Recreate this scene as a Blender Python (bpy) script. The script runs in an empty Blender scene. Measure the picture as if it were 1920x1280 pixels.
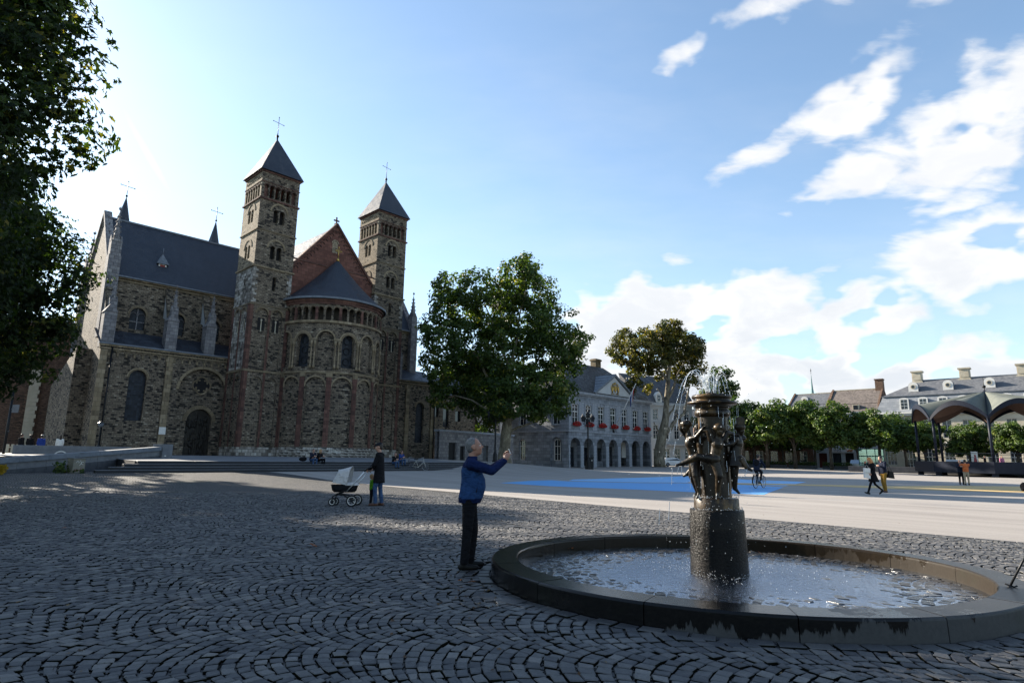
import bpy, math, random
import numpy as np
from mathutils import Vector, Matrix
random.seed(7); RNG = np.random.default_rng(7)
R = math.radians
SC = bpy.context.scene
COL = SC.collection

# ------------------------------------------------------------------ camera
FPX = 1139.0
TILT, ROLL, EYE = R(10.7), R(0.85), 1.5
_fw = Vector((0, math.cos(TILT), math.sin(TILT)))
_up0 = Vector((0, -math.sin(TILT), math.cos(TILT)))
_rt0 = Vector((1, 0, 0))
_rt = _rt0 * math.cos(ROLL) + _up0 * math.sin(ROLL)
_up = -_rt0 * math.sin(ROLL) + _up0 * math.cos(ROLL)
cd = bpy.data.cameras.new('camera')
cam = bpy.data.objects.new('camera', cd); COL.objects.link(cam)
cam.matrix_world = Matrix((( _rt.x, _up.x, -_fw.x, 0), (_rt.y, _up.y, -_fw.y, 0), (_rt.z, _up.z, -_fw.z, EYE), (0, 0, 0, 1)))
cd.sensor_fit = 'HORIZONTAL'; cd.sensor_width = 36; cd.lens = 36 * FPX / 1920
cd.clip_start = 0.1; cd.clip_end = 3000
SC.camera = cam

# ------------------------------------------------------------------ light and exposure
SUN_AZ, SUN_EL = -54.0, 23.0          # degrees; azimuth to the left of the view
SKY_STRENGTH, SUN_STRENGTH, EXPOSURE = 0.086, 5.0, 1.7
SC.view_settings.view_transform = 'Standard'
SC.view_settings.look = 'None'
SC.view_settings.gamma = 1.0
SC.view_settings.use_curve_mapping = False
SC.view_settings.exposure = EXPOSURE
_sd = Vector((math.sin(R(SUN_AZ)) * math.cos(R(SUN_EL)), math.cos(R(SUN_AZ)) * math.cos(R(SUN_EL)), math.sin(R(SUN_EL))))
sl = bpy.data.lights.new('sun', 'SUN'); sl.energy = SUN_STRENGTH; sl.angle = R(0.53); sl.color = (1.0, 0.90, 0.76)
so = bpy.data.objects.new('sun', sl); COL.objects.link(so)
so.rotation_euler = _sd.to_track_quat('Z', 'Y').to_euler()

W = bpy.data.worlds.new('World'); SC.world = W; W.use_nodes = True
NT = W.node_tree; NT.nodes.clear()

class G:
    """tiny node-graph helper"""
    def __init__(s, nt): s.nt = nt
    def n(s, t, **k):
        nd = s.nt.nodes.new(t)
        ins = k.pop('i', {})
        for a, b in k.items(): setattr(nd, a, b)
        for a, b in ins.items(): s.put(nd.inputs[a], b)
        return nd
    def put(s, sock, v):
        if isinstance(v, bpy.types.NodeSocket): s.nt.links.new(v, sock)
        elif isinstance(v, bpy.types.Node): s.nt.links.new(v.outputs[0], sock)
        else:
            try: sock.default_value = v
            except Exception: sock.default_value = tuple(v) + (1.0,)
    def m(s, op, a, b=0.0, c=0.0, clamp=False):
        nd = s.nt.nodes.new('ShaderNodeMath'); nd.operation = op; nd.use_clamp = clamp
        s.put(nd.inputs[0], a); s.put(nd.inputs[1], b); s.put(nd.inputs[2], c)
        return nd.outputs[0]
    def vm(s, op, a, b=(0, 0, 0)):
        nd = s.nt.nodes.new('ShaderNodeVectorMath'); nd.operation = op
        s.put(nd.inputs[0], a)
        if op == 'SCALE': s.put(nd.inputs[3], b)
        else: s.put(nd.inputs[1], b)
        return nd.outputs[1] if op in ('LENGTH', 'DOT_PRODUCT', 'DISTANCE') else nd.outputs[0]
    def mix(s, f, a, b, mode='MIX'):
        nd = s.nt.nodes.new('ShaderNodeMix'); nd.data_type = 'RGBA'; nd.blend_type = mode
        s.put(nd.inputs[0], f); s.put(nd.inputs[6], a); s.put(nd.inputs[7], b)
        return nd.outputs[2]
    def mr(s, v, a, b, c=0.0, d=1.0, smooth=True):
        nd = s.nt.nodes.new('ShaderNodeMapRange'); nd.interpolation_type = 'SMOOTHSTEP' if smooth else 'LINEAR'
        for k, x in enumerate((v, a, b, c, d)): s.put(nd.inputs[k], x)
        return nd.outputs[0]
    def noise(s, v, scale, detail=4, rough=0.55, out=0, dist=0.0):
        nd = s.n('ShaderNodeTexNoise', i={'Scale': scale, 'Detail': detail, 'Roughness': rough, 'Distortion': dist})
        if v is not None: s.put(nd.inputs['Vector'], v)
        return nd.outputs[out]
    def ramp(s, f, stops, interp='LINEAR'):
        nd = s.nt.nodes.new('ShaderNodeValToRGB'); nd.color_ramp.interpolation = interp
        el = nd.color_ramp.elements
        while len(el) < len(stops): el.new(0.5)
        for e, (p, c) in zip(el, stops): e.position = p; e.color = tuple(c) + (1.0,) if len(c) == 3 else c
        s.put(nd.inputs[0], f)
        return nd.outputs[0]
    def xyz(s, v):
        nd = s.nt.nodes.new('ShaderNodeSeparateXYZ'); s.put(nd.inputs[0], v); return nd.outputs
    def cxyz(s, x, y, z=0.0):
        nd = s.nt.nodes.new('ShaderNodeCombineXYZ'); s.put(nd.inputs[0], x); s.put(nd.inputs[1], y); s.put(nd.inputs[2], z); return nd.outputs[0]

g = G(NT)
sky = g.n('ShaderNodeTexSky', sky_type='NISHITA')
sky.sun_disc = False; sky.sun_elevation = R(SUN_EL); sky.sun_rotation = R(SUN_AZ)
sky.air_density = 1.0; sky.dust_density = 0.45; sky.ozone_density = 1.0; sky.altitude = 50
dirv = g.n('ShaderNodeTexCoord').outputs['Generated']
dx, dy, dz = g.xyz(dirv)
az = g.m('MULTIPLY', g.m('ARCTAN2', dx, dy), 57.2958)
el = g.m('MULTIPLY', g.m('ARCSINE', dz), 57.2958)
ae = g.cxyz(az, el, 0.0)
# soft cloud groups: azimuth, elevation, half-lengths, slant (degrees), weight
CLOUDS = [(17.5, 35.0, 4.2, 1.5, 32, .85), (26, 37.4, 7.0, 2.0, 4, .8), (33, 37, 5, 2.2, 20, .75), (41, 36, 7, 1.8, 25, .65), (24.0, 26.0, 8.5, 2.0, 16, .85), (31.5, 28.4, 6.8, 3.4, 30, 1.15),
          (32.0, 23.4, 7.4, 3.0, 14, 1.1), (40.2, 24.6, 8.0, 5.2, 26, 1.3), (38.5, 20.0, 5.5, 1.6, 16, .85), (38.5, 15.4, 8.6, 4.3, 12, 1.3), (28.0, 15.8, 4.2, 1.1, 14, .75),
          (9.5, 12.4, 7.0, 4.4, 0, 1.2), (15.5, 13.4, 8.0, 5.6, 0, 1.45), (22.5, 12.6, 7.0, 5.2, 0, 1.3), (30.2, 11.6, 6.8, 3.4, 14, 1.15), (14, 8.0, 16, 6.0, 0, 1.1), (27, 6.6, 11, 5.6, 0, 1.3), (36, 5.8, 10, 4.8, 0, 1.3), (47, 6, 8, 4.5, 0, 1.1),
          (56, 22, 9, 4, 15, 1.0), (70, 12, 13, 5, 8, 1.1), (64, 33, 9, 3, 20, .85), (95, 20, 15, 5, 5, 1.0), (-95, 18, 14, 5, 0, .8), (130, 14, 18, 6, 0, 1.0), (168, 25, 16, 5, 0, .9), (-150, 12, 18, 6, 0, .95), (85, 45, 14, 6, 20, .75), (-170, 50, 20, 7, 0, .65)]
dens = None
warp = g.vm('SCALE', g.vm('SUBTRACT', g.noise(g.vm('MULTIPLY', ae, (.16, .26, 0)), 1.0, 3, .5, out=1), (.5, .5, .5)), 5.0)
aew = g.vm('ADD', ae, warp)
for a0, e0, sa, se, rot, wt in CLOUDS:
    mp = g.n('ShaderNodeMapping', vector_type='TEXTURE', i={'Vector': aew, 'Location': (a0, e0, 0), 'Rotation': (0, 0, R(rot)), 'Scale': (sa, se, 1)})
    d = g.mr(g.vm('LENGTH', mp), 0.25, 1.25, wt, 0.0)
    dens = d if dens is None else g.m('MAXIMUM', dens, d)
# fine structure lives in a flat cloud layer so that it flattens towards the horizon
den = g.m('ADD', g.m('MAXIMUM', dz, 0.0), 0.16)
uv = g.cxyz(g.m('DIVIDE', dx, den), g.m('DIVIDE', dy, den), 0.0)
mpu = g.n('ShaderNodeMapping', i={'Vector': uv, 'Rotation': (0, 0, R(28)), 'Scale': (1.0, 1.9, 1.0)})
f1 = g.noise(mpu, 3.4, 8, .6, dist=.35)
f2 = g.noise(g.vm('MULTIPLY', ae, (.22, .34, 0)), 1.0, 9, .58)
lowf = g.mr(el, 8.0, 19.0)
fine = g.m('ADD', g.m('MULTIPLY', f1, lowf), g.m('MULTIPLY', f2, g.m('SUBTRACT', 1.0, lowf)))
cl = g.m('ADD', dens, g.m('MULTIPLY', g.m('SUBTRACT', fine, .5), g.m('ADD', 1.7, g.m('MULTIPLY', lowf, .6))))
cl = g.m('ADD', cl, g.m('MULTIPLY', g.m('MULTIPLY', g.m('SUBTRACT', 1.0, lowf), g.mr(dens, .2, .7)), .30))
cover = g.mr(cl, .28, 1.12)
cover = g.m('MULTIPLY', cover, g.mr(dens, 0.02, .22))
# thin veil everywhere
veil = g.m('ADD', g.m('MULTIPLY', g.mr(g.noise(mpu, 1.1, 5, .6), .40, .80), .13), g.mr(el, 0.0, 30.0, .16, .0))
cover = g.m('MAXIMUM', g.m('MULTIPLY', cover, .96), veil)
# one old contrail
mpt = g.n('ShaderNodeMapping', vector_type='TEXTURE', i={'Vector': g.vm('ADD', ae, g.vm('SCALE', warp, .06)), 'Location': (-33.2, 23.6, 0), 'Rotation': (0, 0, R(-52)), 'Scale': (4.6, .42, 1)})
tr = g.m('MULTIPLY', g.mr(g.vm('LENGTH', mpt), .15, 1.0, 1.0, 0.0), g.m('MULTIPLY', f2, 1.1))
cover = g.m('MAXIMUM', cover, g.m('MULTIPLY', tr, .8))
shade = g.mr(g.m('ADD', g.m('MULTIPLY', g.noise(g.vm('MULTIPLY', aew, (.13, .25, 0)), 1.0, 6, .6), .9), g.m('MULTIPLY', cl, .16)), .42, .78)
shade = g.m('MULTIPLY', shade, g.mr(el, 3.0, 22.0, .75, .40))
CLOUD_LUM = 4.15
ccol = g.mix(shade, (CLOUD_LUM, CLOUD_LUM * .985, CLOUD_LUM * .96, 1), (CLOUD_LUM * .60, CLOUD_LUM * .65, CLOUD_LUM * .73, 1))
# bright aureole rolled off softly, as the hazy air and the camera do
r3 = g.n('ShaderNodeSeparateColor', i={0: sky.outputs[0]})
cc3 = [g.m('DIVIDE', c_, g.m('POWER', g.m('ADD', 1.0, g.m('POWER', g.m('DIVIDE', c_, k_), 1.5)), .6667)) for c_, k_ in zip(r3.outputs[:3], (6.0, 9.0, 14.0))]
skyc = g.n('ShaderNodeCombineColor', i={0: cc3[0], 1: g.m('MULTIPLY', cc3[1], 1.05), 2: g.m('MULTIPLY', cc3[2], 1.05)}).outputs[0]
full = g.mix(cover, skyc, ccol)
bg = g.n('ShaderNodeBackground', i={'Color': full, 'Strength': SKY_STRENGTH})
out = g.n('ShaderNodeOutputWorld'); NT.links.new(bg.outputs[0], out.inputs[0])
W.cycles.sampling_method = 'MANUAL'; W.cycles.sample_map_resolution = 1024
SC.cycles.max_bounces = 6; SC.cycles.diffuse_bounces = 3; SC.cycles.glossy_bounces = 3
SC.cycles.transmission_bounces = 4; SC.cycles.transparent_max_bounces = 10
SC.cycles.caustics_reflective = False; SC.cycles.caustics_refractive = False
SC.cycles.use_denoising = True

# ------------------------------------------------------------------ helpers
def gp(px, py, z=0.0):
    """ground point seen at a photo pixel (planning aid): where the sight line meets height z"""
    d = _fw + _rt * ((px - 960) / FPX) - _up * ((py - 640) / FPX)
    return Vector((0, 0, EYE)) + d * ((z - EYE) / d.z)
def at(px, py, Y):
    d = _fw + _rt * ((px - 960) / FPX) - _up * ((py - 640) / FPX)
    return Vector((0, 0, EYE)) + d * (Y / d.y)

def props(o, label=None, cat=None, group=None, kind=None):
    if label: o['label'] = label
    if cat: o['category'] = cat
    if group: o['group'] = group
    if kind: o['kind'] = kind
    return o
def thing(name, label, cat, loc=(0, 0, 0), rz=0.0, group=None):
    o = bpy.data.objects.new(name, None); COL.objects.link(o)
    o.empty_display_size = .2
    o.location = loc; o.rotation_euler = (0, 0, rz)
    return props(o, label, cat, group)
def link(name, me, parent=None, loc=None, rz=None):
    o = bpy.data.objects.new(name, me); COL.objects.link(o)
    if parent is not None: o.parent = parent
    if loc is not None: o.location = loc
    if rz is not None: o.rotation_euler = (0, 0, rz)
    return o
def kids(o): return [c for c in o.children]
def dup(o, parent=None, loc=None, rz=None, label=None, deep=True):
    c = o.copy(); COL.objects.link(c)
    if parent is not None: c.parent = parent
    if loc is not None: c.location = loc
    if rz is not None: c.rotation_euler = (0, 0, rz)
    if label: c['label'] = label
    if deep:
        for ch in kids(o): dup(ch, c)
    return c

class MB:
    """collects faces and links them as ONE mesh object"""
    def __init__(s): s.v = []; s.f = []; s.m = []; s.uv = []; s.mi = 0; s.sm = []; s.smooth = False; s.pid = []; s.cur = 0; s.hold = False
    def add(s, vs, fs, uvs=None):
        o = len(s.v); s.v += [tuple(v) for v in vs]
        if not s.hold: s.cur += 1
        for k, f in enumerate(fs):
            s.pid.append(s.cur)
            s.f.append(tuple(i + o for i in f)); s.m.append(s.mi); s.sm.append(s.smooth)
            s.uv.append(None if uvs is None else [uvs[i] for i in f])
    def quad(s, a, b, c, d, uvs=None): s.add((a, b, c, d), ((0, 1, 2, 3),), uvs)
    def box(s, x0, x1, y0, y1, z0, z1):
        v = [(x, y, z) for z in (z0, z1) for y in (y0, y1) for x in (x0, x1)]
        s.add(v, ((0, 2, 3, 1), (4, 5, 7, 6), (0, 1, 5, 4), (2, 6, 7, 3), (0, 4, 6, 2), (1, 3, 7, 5)))
    def bbox(s, x0, x1, y0, y1, z0, z1, b=.02):
        """box with chamfered top edges"""
        v = [(x0, y0, z0), (x1, y0, z0), (x1, y1, z0), (x0, y1, z0), (x0, y0, z1 - b), (x1, y0, z1 - b), (x1, y1, z1 - b), (x0, y1, z1 - b),
             (x0 + b, y0 + b, z1), (x1 - b, y0 + b, z1), (x1 - b, y1 - b, z1), (x0 + b, y1 - b, z1)]
        f = [(0, 3, 2, 1), (8, 9, 10, 11)]
        for i in range(4):
            j = (i + 1) % 4; f += [(i, j, 4 + j, 4 + i), (4 + i, 4 + j, 8 + j, 8 + i)]
        s.add(v, f)
    def obox(s, c, ax, ay, az):
        c, ax, ay, az = map(Vector, (c, ax, ay, az))
        v = [c + ax * i + ay * j + az * k for k in (-1, 1) for j in (-1, 1) for i in (-1, 1)]
        s.add(v, ((0, 2, 3, 1), (4, 5, 7, 6), (0, 1, 5, 4), (2, 6, 7, 3), (0, 4, 6, 2), (1, 3, 7, 5)))
    def bar(s, a, b, w, h=None):
        """rectangular bar from a to b"""
        a, b = Vector(a), Vector(b); d = b - a
        n = d.normalized(); up = Vector((0, 0, 1)) if abs(n.z) < .95 else Vector((1, 0, 0))
        x = n.cross(up).normalized(); y = x.cross(n)
        s.obox((a + b) / 2, x * (w / 2), d / 2, y * ((h or w) / 2))
    def extr(s, poly, vec):
        """polygon (list of 3-D points) extruded by vec, closed"""
        p = [Vector(q) for q in poly]; vec = Vector(vec); n = len(p)
        v = p + [q + vec for q in p]
        s.add(v, [tuple(range(n))[::-1], tuple(range(n, 2 * n))] + [(i, (i + 1) % n, n + (i + 1) % n, n + i) for i in range(n)])
    def tube(s, pts, rad, n=8, cap=True):
        pts = [Vector(p) for p in pts]
        if not hasattr(rad, '__len__'): rad = [rad] * len(pts)
        vs, fs = [], []; x = None
        for i, p in enumerate(pts):
            t = (pts[min(i + 1, len(pts) - 1)] - pts[max(i - 1, 0)])
            t = t.normalized() if t.length > 1e-9 else Vector((0, 0, 1))
            if x is None: x = t.orthogonal().normalized()
            x = (x - t * x.dot(t)); x = x.normalized() if x.length > 1e-6 else t.orthogonal().normalized()
            y = t.cross(x)
            for k in range(n):
                a = 2 * math.pi * k / n; vs.append(p + (x * math.cos(a) + y * math.sin(a)) * rad[i])
        for i in range(len(pts) - 1):
            for k in range(n):
                k2 = (k + 1) % n; fs.append((i * n + k, i * n + k2, (i + 1) * n + k2, (i + 1) * n + k))
        if cap: fs += [tuple(range(n))[::-1], tuple(range((len(pts) - 1) * n, len(pts) * n))]
        sm = s.smooth; s.smooth = n > 5; s.add(vs, fs); s.smooth = sm
    def lathe(s, prof, n=24, c=(0, 0), a0=0.0, a1=360.0, uvk=1.0, sy=1.0, rnd=0):
        """profile [(r, z)] turned round a vertical axis"""
        full = abs(a1 - a0) >= 359.9; m = n if full else n + 1
        vs, us, fs = [], [], []
        for r, z in prof:
            for k in range(m):
                a = R(a0 + (a1 - a0) * k / n); vs.append((c[0] + r * math.cos(a), c[1] + sy * r * math.sin(a), z)); us.append((a * prof[0][0] * uvk, z))
        for i in range(len(prof) - 1):
            for k in range(n):
                k2 = (k + 1) % m; fs.append((i * m + k, i * m + k2, (i + 1) * m + k2, (i + 1) * m + k))
        s.add(vs, fs)
    def ball(s, c, r, n=10, m=6):
        rx, ry, rz = r if hasattr(r, '__len__') else (r, r, r)
        vs = [(c[0], c[1], c[2] - rz)]
        for i in range(1, m):
            p = math.pi * i / m
            for k in range(n):
                a = 2 * math.pi * k / n; vs.append((c[0] + rx * math.sin(p) * math.cos(a), c[1] + ry * math.sin(p) * math.sin(a), c[2] - rz * math.cos(p)))
        vs.append((c[0], c[1], c[2] + rz)); L = len(vs) - 1; fs = []
        for k in range(n):
            k2 = (k + 1) % n; fs.append((0, 1 + k2, 1 + k)); fs.append((L, 1 + (m - 2) * n + k, 1 + (m - 2) * n + k2))
            for i in range(m - 2): fs.append((1 + i * n + k, 1 + i * n + k2, 1 + (i + 1) * n + k2, 1 + (i + 1) * n + k))
        sm = s.smooth; s.smooth = True; s.add(vs, fs); s.smooth = sm
    def build(s, name, mats, parent=None, loc=None, rz=None, me_only=False):
        me = bpy.data.meshes.new(name)
        me.from_pydata(s.v, [], s.f)
        if not isinstance(mats, (list, tuple)): mats = [mats]
        for m in mats: me.materials.append(m)
        me.polygons.foreach_set('material_index', s.m)
        me.polygons.foreach_set('use_smooth', s.sm)
        uvl = me.uv_layers.new(name='uv'); co = s.v; dat = []
        for p, uv in zip(me.polygons, s.uv):
            if uv is not None:
                for u in uv: dat += u
            else:
                nx, ny, nz = p.normal
                for vi in p.vertices:
                    x, y, z = co[vi]
                    if abs(nz) > .85: dat += (x, y)
                    else:
                        L = math.hypot(nx, ny); tx, ty = -ny / L, nx / L
                        dat += (x * tx + y * ty, z / max(.35, L))
        uvl.data.foreach_set('uv', dat)
        me.update()
        if me_only: return me
        return link(name, me, parent, loc, rz)

def pieces(mb, name, mats, parent=None, kind=None):
    """every piece that was added becomes an object of its own"""
    out = {}
    for f, m, sm, uv, p in zip(mb.f, mb.m, mb.sm, mb.uv, mb.pid):
        b = out.setdefault(p, (MB(), {}))
        b, mp = b; nf = []
        for i in f:
            if i not in mp: mp[i] = len(b.v); b.v.append(mb.v[i])
            nf.append(mp[i])
        b.f.append(tuple(nf)); b.m.append(m); b.sm.append(sm); b.uv.append(uv)
    return [b.build(name, mats, parent) for b, _ in out.values()]

def npmesh(name, V, F, mats, tint=None, mi=None, smooth=False):
    """mesh from numpy arrays: V (n,3), F (m,k)"""
    me = bpy.data.meshes.new(name); V = np.asarray(V, np.float32); F = np.asarray(F, np.int32); m, k = F.shape
    me.vertices.add(len(V)); me.vertices.foreach_set('co', V.ravel())
    me.loops.add(m * k); me.loops.foreach_set('vertex_index', F.ravel())
    me.polygons.add(m); me.polygons.foreach_set('loop_start', np.arange(0, m * k, k, dtype=np.int32))
    if not isinstance(mats, (list, tuple)): mats = [mats]
    for mm in mats: me.materials.append(mm)
    if mi is not None: me.polygons.foreach_set('material_index', np.asarray(mi, np.int32))
    me.polygons.foreach_set('use_smooth', np.full(m, smooth))
    if tint is not None:
        a = me.attributes.new('tint', 'FLOAT', 'FACE'); a.data.foreach_set('value', np.asarray(tint, np.float32))
    me.update(calc_edges=True); me.validate()
    return me

# ------------------------------------------------------------------ materials
def newmat(name):
    m = bpy.data.materials.new(name); m.use_nodes = True; nt = m.node_tree
    b = nt.nodes['Principled BSDF']; return m, G(nt), b
def bump(g_, b, h, strength=.4, dist=.02):
    bp = g_.n('ShaderNodeBump', i={'Strength': strength, 'Distance': dist, 'Height': h}); g_.put(b.inputs['Normal'], bp.outputs[0])
def pm(name, c1, c2=None, scale=8.0, rough=.7, metal=0.0, bmp=.25, bd=.01, spec=.4, detail=5, rough2=None, coat=0.0):
    """two-tone noisy material"""
    m, q, b = newmat(name); co = q.n('ShaderNodeTexCoord').outputs['Object']
    c2 = c2 or tuple(x * .7 for x in c1)
    nz = q.noise(co, scale, detail, .6); big = q.noise(co, scale * .17, 3)
    f = q.mr(q.m('ADD', q.m('MULTIPLY', nz, .65), q.m('MULTIPLY', big, .35)), .34, .66)
    q.put(b.inputs['Base Color'], q.mix(f, c1, c2))
    b.inputs['Metallic'].default_value = metal; b.inputs['Specular IOR Level'].default_value = spec
    if rough2 is None: b.inputs['Roughness'].default_value = rough
    else: q.put(b.inputs['Roughness'], q.mr(big, .35, .65, rough, rough2))
    b.inputs['Coat Weight'].default_value = coat
    if bmp: bump(q, b, nz, bmp, bd)
    return m
def rubble(name, stops, mortar, bw=.46, rh=.2, msize=.018, rough=.9, dist=.05, bd=.03, tintn=.22, squash=1.0, patch=None):
    """coursed masonry from the uv map; stops is the stone colour ramp"""
    m, q, b = newmat(name)
    uvn = q.n('ShaderNodeUVMap', uv_map='uv').outputs[0]
    wob = q.vm('SCALE', q.vm('SUBTRACT', q.noise(uvn, 1.7, 3, .5, out=1), (.5, .5, .5)), dist)
    v = q.vm('ADD', uvn, wob)
    def brick(vec, bw_, rh_):
        return q.n('ShaderNodeTexBrick', offset=.47, squash=squash, squash_frequency=3, i={'Vector': vec, 'Color1': (0, 0, 0, 1), 'Color2': (1, 1, 1, 1), 'Mortar': (.5, .5, .5, 1), 'Scale': 1.0,
                   'Mortar Size': msize, 'Mortar Smooth': .25, 'Bias': 0.0, 'Brick Width': bw_, 'Row Height': rh_})
    br = brick(v, bw, rh)
    b2 = brick(q.vm('ADD', v, (bw * .31, 0, 0)), bw * .62, rh)
    val = q.m('ADD', q.m('MULTIPLY', br.outputs[0], .55), q.m('MULTIPLY', b2.outputs[0], .45))
    big = q.noise(uvn, .22, 4, .6)
    med = q.noise(uvn, 1.3, 4, .6)
    val = q.m('ADD', val, q.m('MULTIPLY', q.m('SUBTRACT', big, .5), tintn * 2))
    val = q.m('ADD', val, q.m('MULTIPLY', q.m('SUBTRACT', med, .5), tintn))
    col = q.ramp(val, stops)
    mask = q.m('MAXIMUM', br.outputs['Fac'], q.m('MULTIPLY', b2.outputs['Fac'], .8))
    col = q.mix(q.m('MULTIPLY', mask, .8), col, mortar)
    if patch:
        col = q.mix(q.mr(q.noise(uvn, .35, 5, .6), patch[1], patch[1] + .12), col, q.mix(val, patch[0], tuple(x * .6 for x in patch[0])))
    q.put(b.inputs['Base Color'], col); b.inputs['Roughness'].default_value = rough; b.inputs['Specular IOR Level'].default_value = .25
    h = q.m('ADD', q.m('SUBTRACT', 1.0, mask), q.m('MULTIPLY', q.noise(uvn, 14, 3), .35))
    h = q.m('ADD', h, q.m('MULTIPLY', br.outputs[0], .5))
    bump(q, b, h, .8, bd)
    return m
def slate(name, c1, c2, row=.28, wid=.32, rough=.55, moss=None):
    m, q, b = newmat(name); uvn = q.n('ShaderNodeUVMap', uv_map='uv').outputs[0]
    br = q.n('ShaderNodeTexBrick', offset=.5, i={'Vector': uvn, 'Color1': (0, 0, 0, 1), 'Color2': (1, 1, 1, 1), 'Mortar': (0, 0, 0, 1), 'Scale': 1.0, 'Mortar Size': .012, 'Bias': 0.0, 'Brick Width': wid, 'Row Height': row})
    big = q.noise(uvn, .35, 5, .65); st = q.noise(q.vm('MULTIPLY', uvn, (2.2, .25, 1)), 1.0, 4)
    f = q.m('ADD', q.m('MULTIPLY', br.outputs[0], .4), q.m('ADD', q.m('MULTIPLY', big, .5), q.m('MULTIPLY', st, .3)))
    col = q.mix(q.mr(f, .35, .8), c1, c2)
    if moss: col = q.mix(q.mr(q.noise(uvn, .9, 6, .7), .56, .7), col, moss)
    q.put(b.inputs['Base Color'], col); q.put(b.inputs['Roughness'], q.mr(br.outputs[0], 0, 1, rough - .1, rough + .15)); b.inputs['Specular IOR Level'].default_value = .4
    yy = q.xyz(uvn)[1]; saw = q.m('SUBTRACT', 1.0, q.m('FRACT', q.m('DIVIDE', yy, row)))
    bump(q, b, q.m('ADD', saw, q.m('MULTIPLY', br.outputs[0], .5)), .7, .025)
    return m
def leafmat(name, stops, trans=.35, rough=.5):
    m, q, b = newmat(name)
    t = q.n('ShaderNodeAttribute', attribute_name='tint').outputs['Fac']
    oi = q.n('ShaderNodeObjectInfo').outputs['Random']
    f = q.m('ADD', t, q.m('MULTIPLY', q.m('SUBTRACT', oi, .5), .1))
    col = q.ramp(f, stops)
    q.put(b.inputs['Base Color'], col); b.inputs['Roughness'].default_value = rough; b.inputs['Specular IOR Level'].default_value = .35
    tl = q.n('ShaderNodeBsdfTranslucent', i={'Color': q.mix(1.0, col, (1.25, 1.35, .45, 1), 'MULTIPLY')})
    mx = q.n('ShaderNodeMixShader', i={0: trans}); q.put(mx.inputs[1], b.outputs[0]); q.put(mx.inputs[2], tl.outputs[0])
    q.put(q.nt.nodes['Material Output'].inputs[0], mx.outputs[0])
    return m
def glassmat(name, c=(.012, .015, .02), rough=.06, lead=None):
    m, q, b = newmat(name); co = q.n('ShaderNodeTexCoord').outputs['Object']
    nz = q.noise(co, 2.3, 2)
    col = q.mix(nz, c, tuple(x * 2.2 for x in c))
    if lead:
        uvn = q.n('ShaderNodeUVMap', uv_map='uv').outputs[0]
        br = q.n('ShaderNodeTexBrick', offset=0.0, i={'Vector': uvn, 'Color1': (0, 0, 0, 1), 'Color2': (1, 1, 1, 1), 'Scale': 1.0, 'Mortar Size': .012, 'Brick Width': lead, 'Row Height': lead})
        col = q.mix(br.outputs['Fac'], q.mix(br.outputs[0], c, tuple(x * 3 for x in c)), (.02, .02, .02, 1))
    q.put(b.inputs['Base Color'], col); b.inputs['Roughness'].default_value = rough; b.inputs['Specular IOR Level'].default_value = .6 if rough < .3 else .2
    bump(q, b, nz, .08, .02)
    return m

def _t(*c): return tuple(c)
M = {}
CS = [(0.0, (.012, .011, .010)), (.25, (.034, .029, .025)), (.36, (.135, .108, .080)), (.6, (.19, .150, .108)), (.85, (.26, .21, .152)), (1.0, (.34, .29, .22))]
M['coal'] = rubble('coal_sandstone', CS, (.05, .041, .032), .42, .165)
M['coal_light'] = rubble('pale_sandstone', [(0, (.03, .025, .02)), (.2, (.09, .07, .05)), (.36, (.24, .19, .125)), (.65, (.34, .27, .18)), (1, (.46, .39, .285))], (.1, .085, .065), .42, .165)
M['lime'] = rubble('white_limestone', [(0, (.05, .045, .04)), (.3, (.16, .14, .12)), (.55, (.36, .33, .29)), (1, (.56, .53, .48))], (.08, .07, .06), .55, .3, tintn=.4)
M['ashlar'] = rubble('grey_ashlar', [(0, (.11, .105, .11)), (.5, (.2, .19, .195)), (1, (.29, .275, .265))], (.06, .06, .06), .6, .33, .012, dist=.01)
M['redstone'] = rubble('red_sandstone', [(0, (.06, .034, .028)), (.5, (.115, .058, .045)), (1, (.18, .095, .072))], (.05, .032, .027), .7, .35, .012, dist=.01, tintn=.3)
M['redwall'] = rubble('red_sandstone_wall', [(0, (.10, .045, .035)), (.5, (.16, .072, .053)), (1, (.215, .10, .075))], (.075, .04, .033), .8, .36, .012, dist=.01, tintn=.3)
M['tan'] = rubble('tan_marl', [(0, (.13, .10, .065)), (.5, (.24, .185, .115)), (1, (.34, .27, .18))], (.08, .065, .05), .7, .4, .01, dist=.01)
M['brick'] = rubble('old_brick', [(0, (.05, .03, .022)), (.5, (.14, .075, .05)), (1, (.24, .14, .09))], (.1, .09, .075), .24, .085, .01, dist=.01)
M['slate'] = slate('roof_slate', (.018, .022, .032), (.04, .047, .062))
M['slate2'] = slate('roof_slate_worn', (.05, .052, .058), (.105, .105, .112), .3, .3, .6)
M['tile'] = slate('roof_tile', (.085, .07, .062), (.16, .135, .12), .33, .26, .8, moss=(.07, .06, .04, 1))
M['lead'] = pm('lead_sheet', (.12, .135, .155), (.18, .2, .23), 3, .65, bmp=.1, spec=.25)
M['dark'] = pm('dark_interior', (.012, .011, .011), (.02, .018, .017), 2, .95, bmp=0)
M['glass'] = glassmat('window_glass')
M['leaded'] = glassmat('leaded_glass', (.010, .012, .016), .55, .22)
M['white'] = pm('white_paint', (.72, .70, .66), (.6, .58, .54), 6, .5, bmp=.05)
M['iron'] = pm('black_iron', (.012, .013, .015), (.022, .023, .025), 20, .45, .6, .2)
M['gold'] = pm('gilded_metal', (.55, .38, .12), (.4, .26, .08), 9, .35, .9, .1)
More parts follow.
